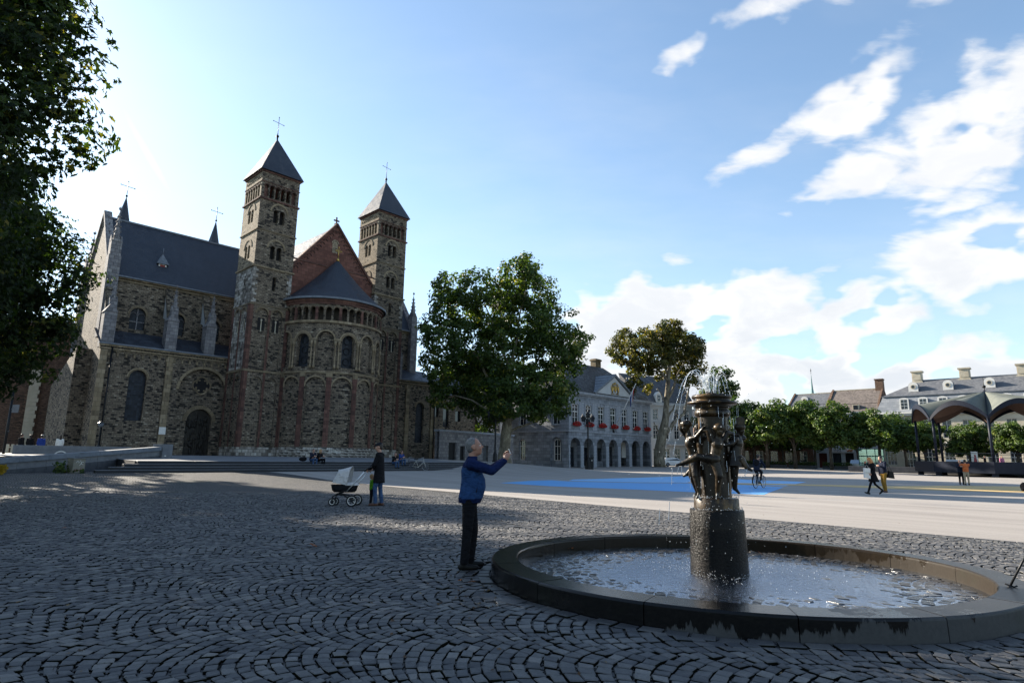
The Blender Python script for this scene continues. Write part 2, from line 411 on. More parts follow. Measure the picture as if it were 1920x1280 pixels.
M['bronze_door'] = pm('dark_bronze_door', (.014, .013, .012), (.035, .03, .024), 5, .5, .6, .8, .03)
M['blue_stone'] = rubble('namur_stone', [(0, (.125, .135, .15)), (.5, (.205, .218, .24)), (1, (.30, .315, .34))], (.03, .032, .037), 1.25, .46, .014, dist=.006, tintn=.35, bd=.02)
M['blue_plain'] = pm('namur_stone_plain', (.20, .213, .235), (.31, .323, .35), 2.2, .8, bmp=.2)
M['cream'] = pm('cream_stone', (.50, .45, .35), (.40, .35, .26), 1.5, .85, bmp=.15)
M['plaster'] = pm('pale_plaster', (.46, .47, .47), (.36, .37, .38), .8, .9, bmp=.1)
M['concrete'] = pm('grey_concrete', (.13, .135, .145), (.19, .195, .205), 3, .8, bmp=.15)
M['concrete_dark'] = pm('dark_concrete', (.05, .053, .06), (.085, .088, .095), 3, .8, bmp=.15)

# ------------------------------------------------------------------ bodies grown as one continuous skin
def p_cap(a, b, ra, rb, n=12):
    """tapered capsule"""
    a, b = Vector(a), Vector(b); d = b - a
    if d.length < 1e-6: d = Vector((0, 0, 1e-4))
    t = d.normalized(); x = t.orthogonal().normalized(); y = t.cross(x); vs, fs = [], []; rows = []
    for k in range(1, 4): an = math.pi / 2 * (1 - k / 4 * 1.0); rows.append((a - t * ra * math.sin(an), ra * math.cos(an)))
    rows.append((a, ra)); rows.append((b, rb))
    for k in range(3, 0, -1): an = math.pi / 2 * (1 - k / 4); rows.append((b + t * rb * math.sin(an), rb * math.cos(an)))
    vs.append(a - t * ra)
    for p, r in rows:
        for k in range(n): an = 2 * math.pi * k / n; vs.append(p + (x * math.cos(an) + y * math.sin(an)) * r)
    vs.append(b + t * rb); L = len(vs) - 1; m = len(rows)
    for k in range(n):
        k2 = (k + 1) % n; fs.append((0, 1 + k2, 1 + k)); fs.append((L, 1 + (m - 1) * n + k, 1 + (m - 1) * n + k2))
        for i in range(m - 1): fs.append((1 + i * n + k, 1 + i * n + k2, 1 + (i + 1) * n + k2, 1 + (i + 1) * n + k))
    return vs, fs
def p_ell(c, r, rot=(0, 0, 0), n=16, m=10):
    c = Vector(c); Q = Matrix.Rotation(rot[2], 3, 'Z') @ Matrix.Rotation(rot[1], 3, 'Y') @ Matrix.Rotation(rot[0], 3, 'X')
    b = MB(); b.ball((0, 0, 0), r, n, m); return [c + Q @ Vector(v) for v in b.v], b.f
def p_loft(secs, n=18):
    """stack of elliptical sections: (centre, depth radius x, width radius y)"""
    vs, fs = [], []
    for c, rx, ry in secs:
        for k in range(n):
            an = 2 * math.pi * k / n; ca, sa = math.cos(an), math.sin(an)
            e = .85; vs.append(Vector(c) + Vector((rx * math.copysign(abs(ca) ** e, ca), ry * math.copysign(abs(sa) ** e, sa), 0)))
    m = len(secs)
    for i in range(m - 1):
        for k in range(n): k2 = (k + 1) % n; fs.append((i * n + k, i * n + k2, (i + 1) * n + k2, (i + 1) * n + k))
    fs.append(tuple(range(n))[::-1]); fs.append(tuple(range((m - 1) * n, m * n)))
    return vs, fs
def blob(name, prims, voxel, mats, parent=None, matf=None, smooth=2, loc=None, fac=.5):
    vs, fs = [], []
    for v, f in prims:
        o = len(vs); vs += [tuple(q_) for q_ in v]; fs += [tuple(i + o for i in g_) for g_ in f]
    me = bpy.data.meshes.new('tmp'); me.from_pydata(vs, [], fs); o = bpy.data.objects.new('tmp', me); COL.objects.link(o)
    r = o.modifiers.new('r', 'REMESH'); r.mode = 'VOXEL'; r.voxel_size = voxel
    if smooth: s_ = o.modifiers.new('s', 'SMOOTH'); s_.factor = fac; s_.iterations = smooth
    dg = bpy.context.evaluated_depsgraph_get(); out_ = bpy.data.meshes.new_from_object(o.evaluated_get(dg)); bpy.data.objects.remove(o); bpy.data.meshes.remove(me)
    out_.name = name; out_.materials.clear()
    if not isinstance(mats, (list, tuple)): mats = [mats]
    for m_ in mats: out_.materials.append(m_)
    if matf: out_.polygons.foreach_set('material_index', [matf(p.center) for p in out_.polygons])
    out_.polygons.foreach_set('use_smooth', [True] * len(out_.polygons)); out_.update()
    return link(name, out_, parent, loc)
def lerp(a, b, t): return tuple(x + (y - x) * t for x, y in zip(a, b))
def hand(wr, dirv, palm_n, size=1.0, curl=.5, mirror=1):
    """palm and five bent fingers; dirv points along the fingers, palm_n out of the palm"""
    d = Vector(dirv).normalized(); nrm = Vector(palm_n); nrm = (nrm - d * nrm.dot(d)).normalized(); sd_ = d.cross(nrm) * mirror; wr = Vector(wr); s_ = size
    pr = [p_cap(wr, wr + d * .045 * s_, .026 * s_, .032 * s_)]
    for k in range(4): pr.append(p_cap(wr + d * .03 * s_ + sd_ * (k - 1.5) * .017 * s_, wr + d * .085 * s_ + sd_ * (k - 1.5) * .021 * s_, .017 * s_, .0125 * s_))
    for k, L in enumerate((.068, .078, .073, .056)):
        b = wr + d * .085 * s_ + sd_ * (k - 1.5) * .021 * s_; a1 = curl * .8; a2 = curl * 1.7
        m1 = b + (d * math.cos(a1) + nrm * math.sin(a1)) * L * .5 * s_; m2 = m1 + (d * math.cos(a2) + nrm * math.sin(a2)) * L * .55 * s_
        pr += [p_cap(b, m1, .0105 * s_, .0095 * s_, 8), p_cap(m1, m2, .0095 * s_, .008 * s_, 8)]
    t0 = wr + d * .028 * s_ - sd_ * .026 * s_; t1_ = t0 + (d * .6 - sd_ * .7 + nrm * .35).normalized() * .042 * s_; t2_ = t1_ + (d * .85 - sd_ * .15 + nrm * .45).normalized() * .036 * s_
    return pr + [p_cap(t0, t1_, .015 * s_, .0115 * s_, 8), p_cap(t1_, t2_, .0112 * s_, .009 * s_, 8)]
def head_prims(h, f=(1, 0, 0), up=(0, 0, 1), s=1.0):
    """h: head centre, f: facing"""
    f = Vector(f).normalized(); up = Vector(up); up = (up - f * up.dot(f)).normalized(); l = up.cross(f); h = Vector(h)
    Q = Matrix((f, l, up)).transposed()
    def E(c, r): v, fc = p_ell((0, 0, 0), r); return [h + Q @ (Vector(c) * s + Vector(q_) * s) for q_ in v], fc
    pr = [E((-.012, 0, .03), (.098, .078, .094)), E((.03, 0, -.03), (.066, .063, .085)), E((.052, 0, -.088), (.034, .036, .028)), E((.01, 0, -.07), (.06, .058, .055))]
    pr += [E((.084, 0, .022), (.016, .05, .014)), E((.068, .034, -.03), (.026, .024, .022)), E((.068, -.034, -.03), (.026, .024, .022))]
    def C(a, b, ra, rb): v, fc = p_cap(a, b, ra, rb, 8); return [h + Q @ (Vector(q_) * s) for q_ in v], fc
    pr += [C((.086, 0, .012), (.115, 0, -.022), .009, .0135), C((.098, .011, -.026), (.098, -.011, -.026), .010, .010), C((.088, .02, -.056), (.088, -.02, -.056), .008, .008), C((.084, .017, -.066), (.084, -.017, -.066), .009, .009)]
    for k in (-1, 1): pr += [E((-.01, k * .079, -.005), (.022, .010, .033)), C((-.01, k * .085, -.033), (0, k * .08, -.036), .009, .008)]
    return pr, (h, Q, s)
def eyes(fr, parent, mw, md):
    h, Q, s = fr
    for k in (-1, 1):
        mb = MB(); mb.ball((0, 0, 0), .0125 * s, 8, 6); mb.mi = 1; c = Q @ Vector((.0085 * s, 0, 0)); mb.ball(c, .0058 * s, 6, 4); mb.build('eye', [mw, md], parent, h + Q @ (Vector((.078, k * .031, .006)) * s))
def cloth(name, c, c2=None, rough=.85):
    """woven cloth with slanting folds"""
    m, q, b = newmat(name); co = q.n('ShaderNodeTexCoord').outputs['Object']; c2 = c2 or tuple(x * .8 for x in c)
    mp = q.n('ShaderNodeMapping', i={'Vector': co, 'Rotation': (.5, .35, .2), 'Scale': (1.0, 1.0, 1.9)})
    f1 = q.noise(mp, 5.5, 3, .55, dist=1.2); f2 = q.noise(co, 16, 4, .6); wv = q.noise(co, 220, 2)
    q.put(b.inputs['Base Color'], q.mix(q.mr(q.m('ADD', q.m('MULTIPLY', f2, .5), q.m('MULTIPLY', f1, .5)), .36, .64), c, c2))
    b.inputs['Roughness'].default_value = rough; b.inputs['Specular IOR Level'].default_value = .06
    bump(q, b, q.m('ADD', q.m('ADD', f1, q.m('MULTIPLY', f2, .22)), q.m('MULTIPLY', wv, .02)), .9, .05)
    return m
M['skin'] = pm('skin', (.42, .235, .165), (.36, .19, .135), 18, .5, bmp=.12, bd=.003); M['skin_tan'] = pm('tanned_skin', (.34, .175, .115), (.27, .13, .085), 18, .48, bmp=.2, bd=.003)
M['eye_white'] = pm('eye_white', (.7, .68, .65), rough=.2, bmp=0); M['eye_dark'] = pm('eye_dark', (.02, .012, .008), rough=.15, bmp=0)
M['hair_grey'] = pm('short_grey_hair', (.17, .165, .16), (.07, .068, .066), 60, .75, bmp=.6, bd=.004); M['hair_dark'] = pm('dark_hair', (.02, .014, .01), (.035, .024, .016), 50, .55, bmp=.4, bd=.004); M['hair_ginger'] = pm('ginger_hair', (.36, .13, .035), (.5, .24, .08), 30, .5, bmp=.4, bd=.006); M['hair_fair'] = pm('fair_hair', (.42, .27, .12), (.3, .18, .08), 40, .55, bmp=.4, bd=.004)
M['black_cloth'] = cloth('black_cloth', (.013, .013, .015)); M['leather'] = pm('black_leather', (.006, .0055, .005), (.010, .009, .008), 20, .5, bmp=.15, bd=.003, spec=.15); M['brown_leather'] = pm('brown_leather', (.09, .035, .018), (.06, .025, .014), 16, .45, bmp=.2, bd=.004)
M['jeans'] = cloth('blue_denim', (.055, .10, .19), (.03, .055, .115)); M['sole'] = pm('pale_sole', (.5, .5, .48), rough=.6, bmp=0)
def person(label, loc, rz, J, top, legs, shoes, hair, skin='skin', voxel=.016, coat=None, hem=None, torso=None, cap=None, group=None, face=None, sleeve=1.0, legr=1.0, hands=True, hair_style='short', scale=1.0, topmats=None, topf=None, shade_hair=None, shoe_sole=None, curl=.5, hand_dir=None, hsize=1.0):
    """clothed figure from joints in metres (x forward, y left, z up), scaled"""
    t = thing('person', label, 'person', loc, rz, group); t.scale = (scale,) * 3
    g_ = lambda k: Vector(J[k])
    sL, sR, eL, eR, wL, wR = map(g_, ('sL', 'sR', 'eL', 'eR', 'wL', 'wR')); hL, hR, kL, kR, aL, aR = map(g_, ('hL', 'hR', 'kL', 'kR', 'aL', 'aR')); nk, hd, pv, ch = map(g_, ('neck', 'head', 'pelvis', 'chest'))
    f = Vector(face or (1, 0, 0))
    hp, fr = head_prims(hd, f, s=J.get('hs', 1.0))
    body = hp + [p_cap(nk - Vector((0, 0, .05)), hd + Vector((-.015, 0, -.05)), .058, .052), p_cap(pv, ch, .10, .12), p_cap(ch, nk, .11, .06)]
    for s_, e, w_, yy in ((sL, eL, wL, 1), (sR, eR, wR, -1)):
        body += [p_cap(ch + Vector((0, .1 * yy, .08)), s_, .07, .05), p_cap(s_, e, .042, .036), p_cap(e, w_, .036, .026)]
        if hands:
            hd_ = (hand_dir or {}).get(yy); dv = hd_[0] if hd_ else (w_ - e); pn = hd_[1] if hd_ else Vector((0, -yy, 0))
            body += hand(w_, dv, pn, hsize, curl, yy)
    for h, k, a in ((hL, kL, aL), (hR, kR, aR)): body += [p_cap(pv, h, .09, .08), p_cap(h, k, .066, .046), p_cap(k, a, .046, .036)]
    bo = blob('body', body, min(voxel, .011), skin if not isinstance(skin, str) else M[skin], t, smooth=2, fac=.4)
    eyes(fr, bo, M['eye_white'], M['eye_dark'])
    # upper garment
    T = torso or [(pv + Vector((0, 0, -.06)), .125, .175), (pv + Vector((0, 0, .12)), .125, .17), (ch, .125, .185), (ch + Vector((0, 0, .12)), .10, .18), (nk + Vector((-.01, 0, -.04)), .07, .10), (nk + Vector((0, 0, .02)), .062, .066)]
    up_ = [p_loft(T)]
    for s_, e, w_ in ((sL, eL, wL), (sR, eR, wR)): up_ += [p_ell(s_, (.082, .082, .08)), p_cap(s_, e, .072 * sleeve, .058 * sleeve), p_cap(e, lerp(e, w_, .97), .058 * sleeve, .043 * sleeve)]
    if hem: up_ += hem
    blob('jacket', up_, voxel, topmats or top, t, topf, 3)
    lg = [p_ell(pv + Vector((0, 0, -.02)), (.125, .165, .13))]
    for h, k, a in ((hL, kL, aL), (hR, kR, aR)): lg += [p_cap(h, k, .095 * legr, .068 * legr), p_cap(k, Vector(a) + Vector((0, 0, .015)), .066 * legr, .056 * legr)]
    blob('trousers', lg, voxel, legs, t, None, 3)
    for a, td in ((aL, J.get('tL', (1, .12, 0))), (aR, J.get('tR', (1, -.12, 0)))):
        td = Vector(td).normalized(); base = Vector(a) + Vector((0, 0, -.045)); upv = Vector((0, 0, 1))
        ps = [p_cap(base - td * .045, base + td * .06, .042, .042), p_cap(base + td * .05, base + td * .165, .044, .032), p_cap(base, Vector(a) + Vector((0, 0, .03)), .045, .048)]
        blob('shoe', ps, min(voxel, .012), shoes, t, None, 2)
    # hair
    h, Q, s_ = fr
    def HE(c, r, n=16): v, fc = p_ell((0, 0, 0), r); return [h + Q @ (Vector(c) * s_ + Vector(q_) * s_) for q_ in v], fc
    def keep(fc): # faces above the hairline
        return True
    if hair_style == 'short':
        hs_ = [HE((-.026, 0, .045), (.096, .083, .09)), HE((-.055, 0, -.005), (.06, .075, .075))]
        blob('hair', hs_, .009, hair, bo, None, 1)
    elif hair_style == 'crop':
        hs_ = [HE((-.022, 0, .038), (.094, .081, .091)), HE((-.05, 0, -.01), (.058, .073, .07))]
        blob('hair', hs_, .007, hair, bo, None, 1)
    elif hair_style == 'long':
        hs_ = [HE((-.02, 0, .035), (.105, .09, .098)), HE((-.06, 0, -.06), (.07, .09, .12)), HE((-.07, 0, -.19), (.055, .085, .13)), HE((.01, .075, -.06), (.045, .025, .11)), HE((.01, -.075, -.06), (.045, .025, .11))]
        blob('hair', hs_, .012, hair, bo, None, 1)
    if cap is not None:
        cs = [HE((-.008, 0, .07), (.104, .088, .07))]; v, fc = p_ell((0, 0, 0), (.085, .07, .012)); cs.append(([h + Q @ (Vector((.10, 0, .055)) * s_ + Matrix.Rotation(.15, 3, 'Y') @ Vector(q_) * s_) for q_ in v], fc))
        blob('cap', cs, .01, cap, bo, None, 1)
    return t
def stand(**k):
    J = dict(pelvis=(0, 0, .95), chest=(0, 0, 1.27), neck=(0, 0, 1.47), head=(.015, 0, 1.625), sL=(0, .19, 1.40), sR=(0, -.19, 1.40), eL=(-.02, .24, 1.12), eR=(-.02, -.24, 1.12), wL=(.06, .23, .88), wR=(.06, -.23, .88),
             hL=(0, .09, .90), hR=(0, -.09, .90), kL=(.01, .10, .50), kR=(.01, -.10, .50), aL=(-.02, .10, .09), aR=(-.02, -.10, .09)); J.update(k); return J

# ------------------------------------------------------------------ ground
CH_O = Vector((-25.17, 56.65, 0)); CH_A = R(46)
_e1 = (math.cos(CH_A), math.sin(CH_A)); _e2 = (-math.sin(CH_A), math.cos(CH_A))
def sw(x, y):
    rx, ry = x - CH_O.x, y - CH_O.y
    return rx * _e1[0] + ry * _e1[1], rx * _e2[0] + ry * _e2[1]
def cw(s, w, z=0.0): return Vector((CH_O.x + s * _e1[0] + w * _e2[0], CH_O.y + s * _e1[1] + w * _e2[1], z))
def S(t): t = np.clip(t, 0, 1); return t * t * (3 - 2 * t)
def zg(x, y):
    s, w = sw(x, y)
    L = 1 - S((s - 12) / 28)
    return .27 * S((w + 32) / 14) * L + .85 * S((w + 23) / 9) * S((s - 9) / 6) * L + .25 * S((y - 80) / 30)
def zf(x, y): return float(zg(x, y))
DA, DB = gp(862, 924.3), gp(1909, 1018)
_dl = (DB - DA).xy.normalized(); DN = Vector((-_dl.y, _dl.x))       # plaza lies on the +DN side
if DN.y < 0: DN = -DN
def side(x, y): return (x - DA.x) * DN.x + (y - DA.y) * DN.y
FC = (2.70, 8.18)                                                   # fountain column
BC, BRX, BRY, BA, BW = (2.86, 8.17), 3.09, 2.77, R(-8.5), .34        # basin: centre, half axes, turn, rim width
def basin(d, a, grow=0.0):
    u, v = (BRX - d) * math.cos(a), (BRY - d) * math.sin(a); return BC[0] + u * math.cos(BA) - v * math.sin(BA), BC[1] + u * math.sin(BA) + v * math.cos(BA)
def rho(x, y, d=0.0):
    dx_, dy_ = x - BC[0], y - BC[1]; u = dx_ * math.cos(BA) + dy_ * math.sin(BA); v = -dx_ * math.sin(BA) + dy_ * math.cos(BA)
    return np.hypot(u / (BRX - d), v / (BRY - d))
CPHI, CR, CSP = R(-20), .84, .112

def cobble_nodes(q, pos):
    """segmental-arc sett pattern: returns joint mask, per-stone random"""
    x, y, z = q.xyz(pos)
    c, s_ = math.cos(CPHI), math.sin(CPHI)
    u = q.m('ADD', q.m('MULTIPLY', x, c), q.m('MULTIPLY', y, s_)); v = q.m('SUBTRACT', q.m('MULTIPLY', y, c), q.m('MULTIPLY', x, s_))
    Wc = 1.414 * CR
    col = q.m('FLOOR', q.m('DIVIDE', v, Wc)); vv = q.m('SUBTRACT', v, q.m('MULTIPLY', q.m('ADD', col, .5), Wc))
    t = q.m('DIVIDE', q.m('ADD', q.m('ADD', u, q.m('MULTIPLY', col, .043)), q.m('SQRT', q.m('SUBTRACT', CR * CR, q.m('MULTIPLY', vv, vv)))), CSP)
    k = q.m('FLOOR', t); fr = q.m('FRACT', t)
    ph = q.m('ADD', q.m('DIVIDE', q.m('ARCSINE', q.m('DIVIDE', vv, CR)), R(90) / NJ), q.m('MULTIPLY', q.m('FRACT', q.m('MULTIPLY', k, .618)), 1.0))
    j = q.m('FLOOR', ph); fp = q.m('FRACT', ph)
    e = q.m('MINIMUM', q.m('MINIMUM', fr, q.m('SUBTRACT', 1.0, fr)), q.m('MINIMUM', fp, q.m('SUBTRACT', 1.0, fp)))
    joint = q.mr(e, .04, .16, 1.0, 0.0)
    wn = q.n('ShaderNodeTexWhiteNoise', noise_dimensions='3D', i={'Vector': q.cxyz(col, k, j)})
    return joint, wn.outputs['Value']

NJ = 11
STONE = [(0, (.036, .037, .041)), (.35, (.066, .067, .071)), (.65, (.102, .10, .099)), (.88, (.155, .147, .138)), (1, (.21, .195, .175))]
def ground_mat():
    m, q, b = newmat('square_surface')
    pos = q.n('ShaderNodeNewGeometry').outputs['Position']; x, y, z = q.xyz(pos)
    sd = q.m('ADD', q.m('MULTIPLY', q.m('SUBTRACT', x, DA.x), DN.x), q.m('MULTIPLY', q.m('SUBTRACT', y, DA.y), DN.y))
    far = q.mr(sd, -.03, .03)
    joint, rnd = cobble_nodes(q, pos)
    moss = q.mr(q.noise(pos, .35, 5, .65), .46, .68)
    moss = q.m('MULTIPLY', moss, q.mr(x, -22.0, -3.0, 1.0, .25))
    jc = q.mix(moss, (.005, .0046, .0042, 1), (.010, .014, .005, 1))
    stain = q.noise(pos, .22, 5, .6)
    sc = q.ramp(q.m('ADD', q.m('MULTIPLY', rnd, .7), q.m('MULTIPLY', stain, .35)), STONE)
    sc = q.mix(q.m('MULTIPLY', moss, .35), sc, (.035, .045, .02, 1))
    cob = q.mix(joint, sc, jc)
    # plaza: fine rolled gravel asphalt in faint long wheel tracks
    c, s_ = math.cos(R(44)), math.sin(R(44))
    al = q.m('ADD', q.m('MULTIPLY', x, _dl.x), q.m('MULTIPLY', y, _dl.y))
    trk = q.noise(q.cxyz(q.m('MULTIPLY', al, .06), q.m('MULTIPLY', sd, .9), 0.0), 1.0, 6, .65)
    gr = q.noise(pos, 16, 4, .7); lg = q.noise(pos, .09, 5, .6)
    pf = q.m('ADD', q.m('MULTIPLY', trk, .55), q.m('ADD', q.m('MULTIPLY', gr, .3), q.m('MULTIPLY', lg, .3)))
    pl = q.ramp(pf, [(.3, (.14, .127, .116)), (.5, (.25, .227, .206)), (.75, (.36, .33, .30))])
    q.put(b.inputs['Base Color'], q.mix(far, cob, pl))
    b.inputs['Specular IOR Level'].default_value = .3
    q.put(b.inputs['Roughness'], q.mix(far, q.mix(joint, (.6, .6, .6, 1), (.95, .95, .95, 1)), (.85, .85, .85, 1)))
    h = q.mix(far, q.m('ADD', q.m('SUBTRACT', 1.0, joint), q.m('MULTIPLY', rnd, .4)), q.m('MULTIPLY', gr, .35))
    bump(q, b, h, .9, .02)
    return m
M['ground'] = ground_mat()
xs = np.concatenate([np.linspace(-900, -80, 12, endpoint=False), np.arange(-80, 120, 1.6), np.linspace(120, 900, 12)])
ys = np.concatenate([np.linspace(-300, -12, 8, endpoint=False), np.arange(-12, 160, 1.6), np.linspace(160, 1200, 14)])
XX, YY = np.meshgrid(xs, ys); ZZ = zg(XX, YY)
nx_, ny_ = len(xs), len(ys)
idx = np.arange(nx_ * ny_).reshape(ny_, nx_)
F = np.stack([idx[:-1, :-1], idx[:-1, 1:], idx[1:, 1:], idx[1:, :-1]], -1).reshape(-1, 4)
ground = link('ground', npmesh('ground', np.stack([XX, YY, ZZ], -1).reshape(-1, 3), F, M['ground'], smooth=True))
props(ground, kind='structure')

# setts as real stones: nearest ones singly, the rest as one field
M['sett_side'] = pm('dark_sett_side', (.006, .0055, .005), (.010, .011, .006), 20, 1.0, bmp=0, spec=.02)  # dark colour for the upright sides of the setts
MI9 = np.array([0, 0, 1, 0, 1, 0, 1, 0, 1])
def cobble_mat(inside=False):
    m, q, b = newmat('granite_sett')
    t = q.n('ShaderNodeAttribute', attribute_name='tint').outputs['Fac']
    pos = q.n('ShaderNodeNewGeometry').outputs['Position']; x, y, z = q.xyz(pos)
    gr = q.noise(pos, 60, 4, .7); stain = q.noise(pos, .3, 5, .65); spk = q.noise(pos, 9, 5, .7)
    col = q.ramp(q.m('ADD', q.m('MULTIPLY', t, .68), q.m('ADD', q.m('MULTIPLY', stain, .2), q.m('MULTIPLY', spk, .2))), STONE)
    col = q.mix(q.mr(gr, .45, .7), col, q.mix(.5, col, (.03, .03, .034, 1)))
    moss = q.m('MULTIPLY', q.mr(q.noise(pos, .35, 5, .65), .48, .7), q.mr(x, -22.0, -3.0, .5, .05))
    col = q.mix(moss, col, (.032, .042, .018, 1))
    rad = q.m('SQRT', q.m('ADD', q.m('POWER', q.m('SUBTRACT', x, FC[0]), 2.0), q.m('POWER', q.m('SUBTRACT', y, FC[1]), 2.0)))
    wet = q.mr(q.m('ADD', rad, q.m('MULTIPLY', q.m('SUBTRACT', q.noise(pos, .9, 5, .7), .5), 3.0)), 2.9, 4.1, 1.0, 0.0)
    wet = q.m('MULTIPLY', wet, q.mr(x, -2.0, 3.5, .9, .3)) if not inside else 1.0
    col = q.mix(q.m('MULTIPLY', wet, .55 if inside else .62), col, (.012, .013, .015, 1))
    q.put(b.inputs['Base Color'], col)
    q.put(b.inputs['Roughness'], q.m('ADD', q.mix(wet, q.mr(spk, .35, .65, .62, .85), (.13, .13, .13, 1) if inside else (.2, .2, .2, 1)), 0.0)); b.inputs['Specular IOR Level'].default_value = .30
    bump(q, b, q.m('ADD', gr, q.m('MULTIPLY', spk, 1.2)), .45, .006)
    return m
M['sett'] = cobble_mat(); M['sett_wet'] = cobble_mat(True)
def setts(u0, u1, v0, v1):
    """corner array (n,4,2) of arc setts covering a rotated box; plus centre"""
    Wc = 1.414 * CR; c, s_ = math.cos(CPHI), math.sin(CPHI)
    out = []
    for col in range(math.floor(v0 / Wc), math.floor(v1 / Wc) + 1):
        k = np.arange(math.floor(u0 / CSP), math.ceil((u1 + CR) / CSP) + 9)
        j = np.arange(-10, 10)
        K, J = np.meshgrid(k, j, indexing='ij'); K = K.ravel(); J = J.ravel()
        off = np.mod(K * .618, 1.0); dp = R(90) / NJ
        jit = RNG.normal(0, .13, (len(K), 2))
        p0 = (J - off) * dp + dp * .075 + jit[:, 0] * dp * .35; p1 = (J + 1 - off) * dp - dp * .075 + jit[:, 1] * dp * .35
        p0 = np.clip(p0, -R(45.5), R(45.5)); p1 = np.clip(p1, -R(45.5), R(45.5)); ok = p1 - p0 > dp * .3
        K, p0, p1 = K[ok], p0[ok], p1[ok]
        t0 = K + .075 + RNG.normal(0, .02, len(K)); t1 = K + .925 + RNG.normal(0, .02, len(K))
        cs = []; pc = (p0 + p1) / 2; tc = (t0 + t1) / 2; hl = CR * (p1 - p0) / 2; ht = CSP * (t1 - t0) / 2 * np.cos(pc)   # every stone squared to its arc
        uc = tc * CSP - CR * np.cos(pc) - col * .043; vc = CR * np.sin(pc) + (col + .5) * Wc; tw = RNG.normal(0, .05, len(pc)) + pc
        for a, b in ((-1, -1), (-1, 1), (1, 1), (1, -1)):
            u = uc + np.sin(tw) * hl * b + np.cos(tw) * ht * a; v = vc + np.cos(tw) * hl * b - np.sin(tw) * ht * a
            u = u + RNG.normal(0, .005, len(u)); v = v + RNG.normal(0, .005, len(u))
            cs.append(np.stack([u * c - v * s_, u * s_ + v * c], -1))
        out.append(np.stack(cs, 1))
    o_ = np.concatenate(out); x, y = o_[..., 0].copy(), o_[..., 1].copy()   # laid by hand: the columns wander
    o_[..., 0] += .45 * np.sin(.52 * y + 1.0) + .10 * np.sin(1.3 * x + .9 * y) + .03 * np.sin(4.1 * y - 2.3 * x); o_[..., 1] += .55 * np.sin(.43 * x + .6) + .12 * np.sin(1.2 * y - .8 * x + 2) + .03 * np.sin(3.7 * x + 2.9 * y)
    return o_
def sett_mesh(C, ztop, zbot=-.05):
    """chamfered stones from corners C (n,4,2)"""
    n = len(C); cen = C.mean(1, keepdims=True)
    d = C - cen; L = np.linalg.norm(d, axis=2, keepdims=True)
    zt = ztop + RNG.normal(0, .0035, (n, 1)) + RNG.normal(0, .0022, (n, 4))
    top = np.concatenate([cen + d * (1 - .009 / L), zt[..., None]], 2)
    sh = np.concatenate([C, zt[..., None] - .007], 2)
    bot = np.concatenate([C, np.full((n, 4, 1), zbot)], 2)
    V = np.concatenate([top, sh, bot], 1)                           # n,12,3
    f = [[0, 1, 2, 3]]
    for i in range(4):
        j = (i + 1) % 4; f += [[4 + i, 4 + j, j, i], [8 + i, 8 + j, 4 + j, 4 + i]]
    return V, np.array(f)
def flip_ok(C):
    a = C[:, 1] - C[:, 0]; b = C[:, 3] - C[:, 0]
    return a[:, 0] * b[:, 1] - a[:, 1] * b[:, 0]
CC = setts(-28, 20, -8, 31)
if flip_ok(CC).mean() < 0: CC = CC[:, ::-1]
cen = CC.mean(1); cxn, cyn = cen[:, 0], cen[:, 1]
rr = rho(cxn, cyn, -.19); INS = CC[rho(cxn, cyn, BW + .07) < 1.0]
inview = (np.abs(cxn) < .90 * cyn + 1.6) & (cyn > 2.2) & (cyn < 23.5) & (side(cxn, cyn) < -.12)
near = CC[inview & (rr > 1.0)]
nc = near.mean(1); dist = np.hypot(nc[:, 0], nc[:, 1])
px = 960 + FPX * nc[:, 0] / nc[:, 1]
vis = (px > 0) & (px < 1920) & (nc[:, 1] > 3.75)
order = np.argsort(np.where(vis, dist, 1e9))[:300]
pick = np.zeros(len(near), bool); pick[order] = True
V, fq = sett_mesh(near, .026); tin = np.clip(RNG.normal(.5, .30, len(near)), 0, 1)
rest = ~pick
Vr = V[rest].reshape(-1, 3); Fr = (fq[None] + (np.arange(rest.sum()) * 12)[:, None, None]).reshape(-1, 4)
props(link('cobble_field', npmesh('cobble_field', Vr, Fr, [M['sett'], M['sett_side']], tint=np.repeat(tin[rest], 9), mi=np.tile(MI9, rest.sum())), ground), kind='stuff')
for i in order:
    v = V[i]; c0 = v[:4].mean(0).copy(); c0[2] = 0
    link('cobblestone', npmesh('cobblestone', v - c0, fq, [M['sett'], M['sett_side']], tint=np.full(9, tin[i]), mi=MI9), ground, loc=tuple(c0))

# drain slot along the edge of the setts, painted figures on the plaza
mb = MB()
A2 = DA - Vector((_dl.x, _dl.y, 0)) * 9; n_ = 46
L_ = (DB - A2).length + 4
for i in range(n_):
    p = A2 + Vector((_dl.x, _dl.y, 0)) * (i * L_ / n_); q_ = p + Vector((_dl.x, _dl.y, 0)) * (L_ / n_ - .03)
    z = .012 + zf(p.x, p.y)
    mb.bar((p.x, p.y, z), (q_.x, q_.y, z), .13, .02)
props(mb.build('drain_channel', pm('drain_iron', (.035, .035, .038), (.07, .068, .065), 30, .7, .3)), 'long dark slotted drain along the edge of the cobbles', 'drain')
def painted(name, pts, mat, z=.005):
    v = [gp(x, y, 0) for x, y in pts]; mb = MB()
    mb.add([(p.x, p.y, z) for p in v], [tuple(range(len(v)))]); o = mb.build(name, mat); return props(o, kind='structure')
def paintmat(name, c, c2, wear):
    m, q, b = newmat(name); pos = q.n('ShaderNodeNewGeometry').outputs['Position']
    f = q.mr(q.noise(pos, 6, 6, .75), wear, wear + .2); big = q.noise(pos, .25, 4)
    q.put(b.inputs['Base Color'], q.mix(f, q.mix(big, c, c2), (.27, .245, .22, 1))); b.inputs['Roughness'].default_value = .7
    return m
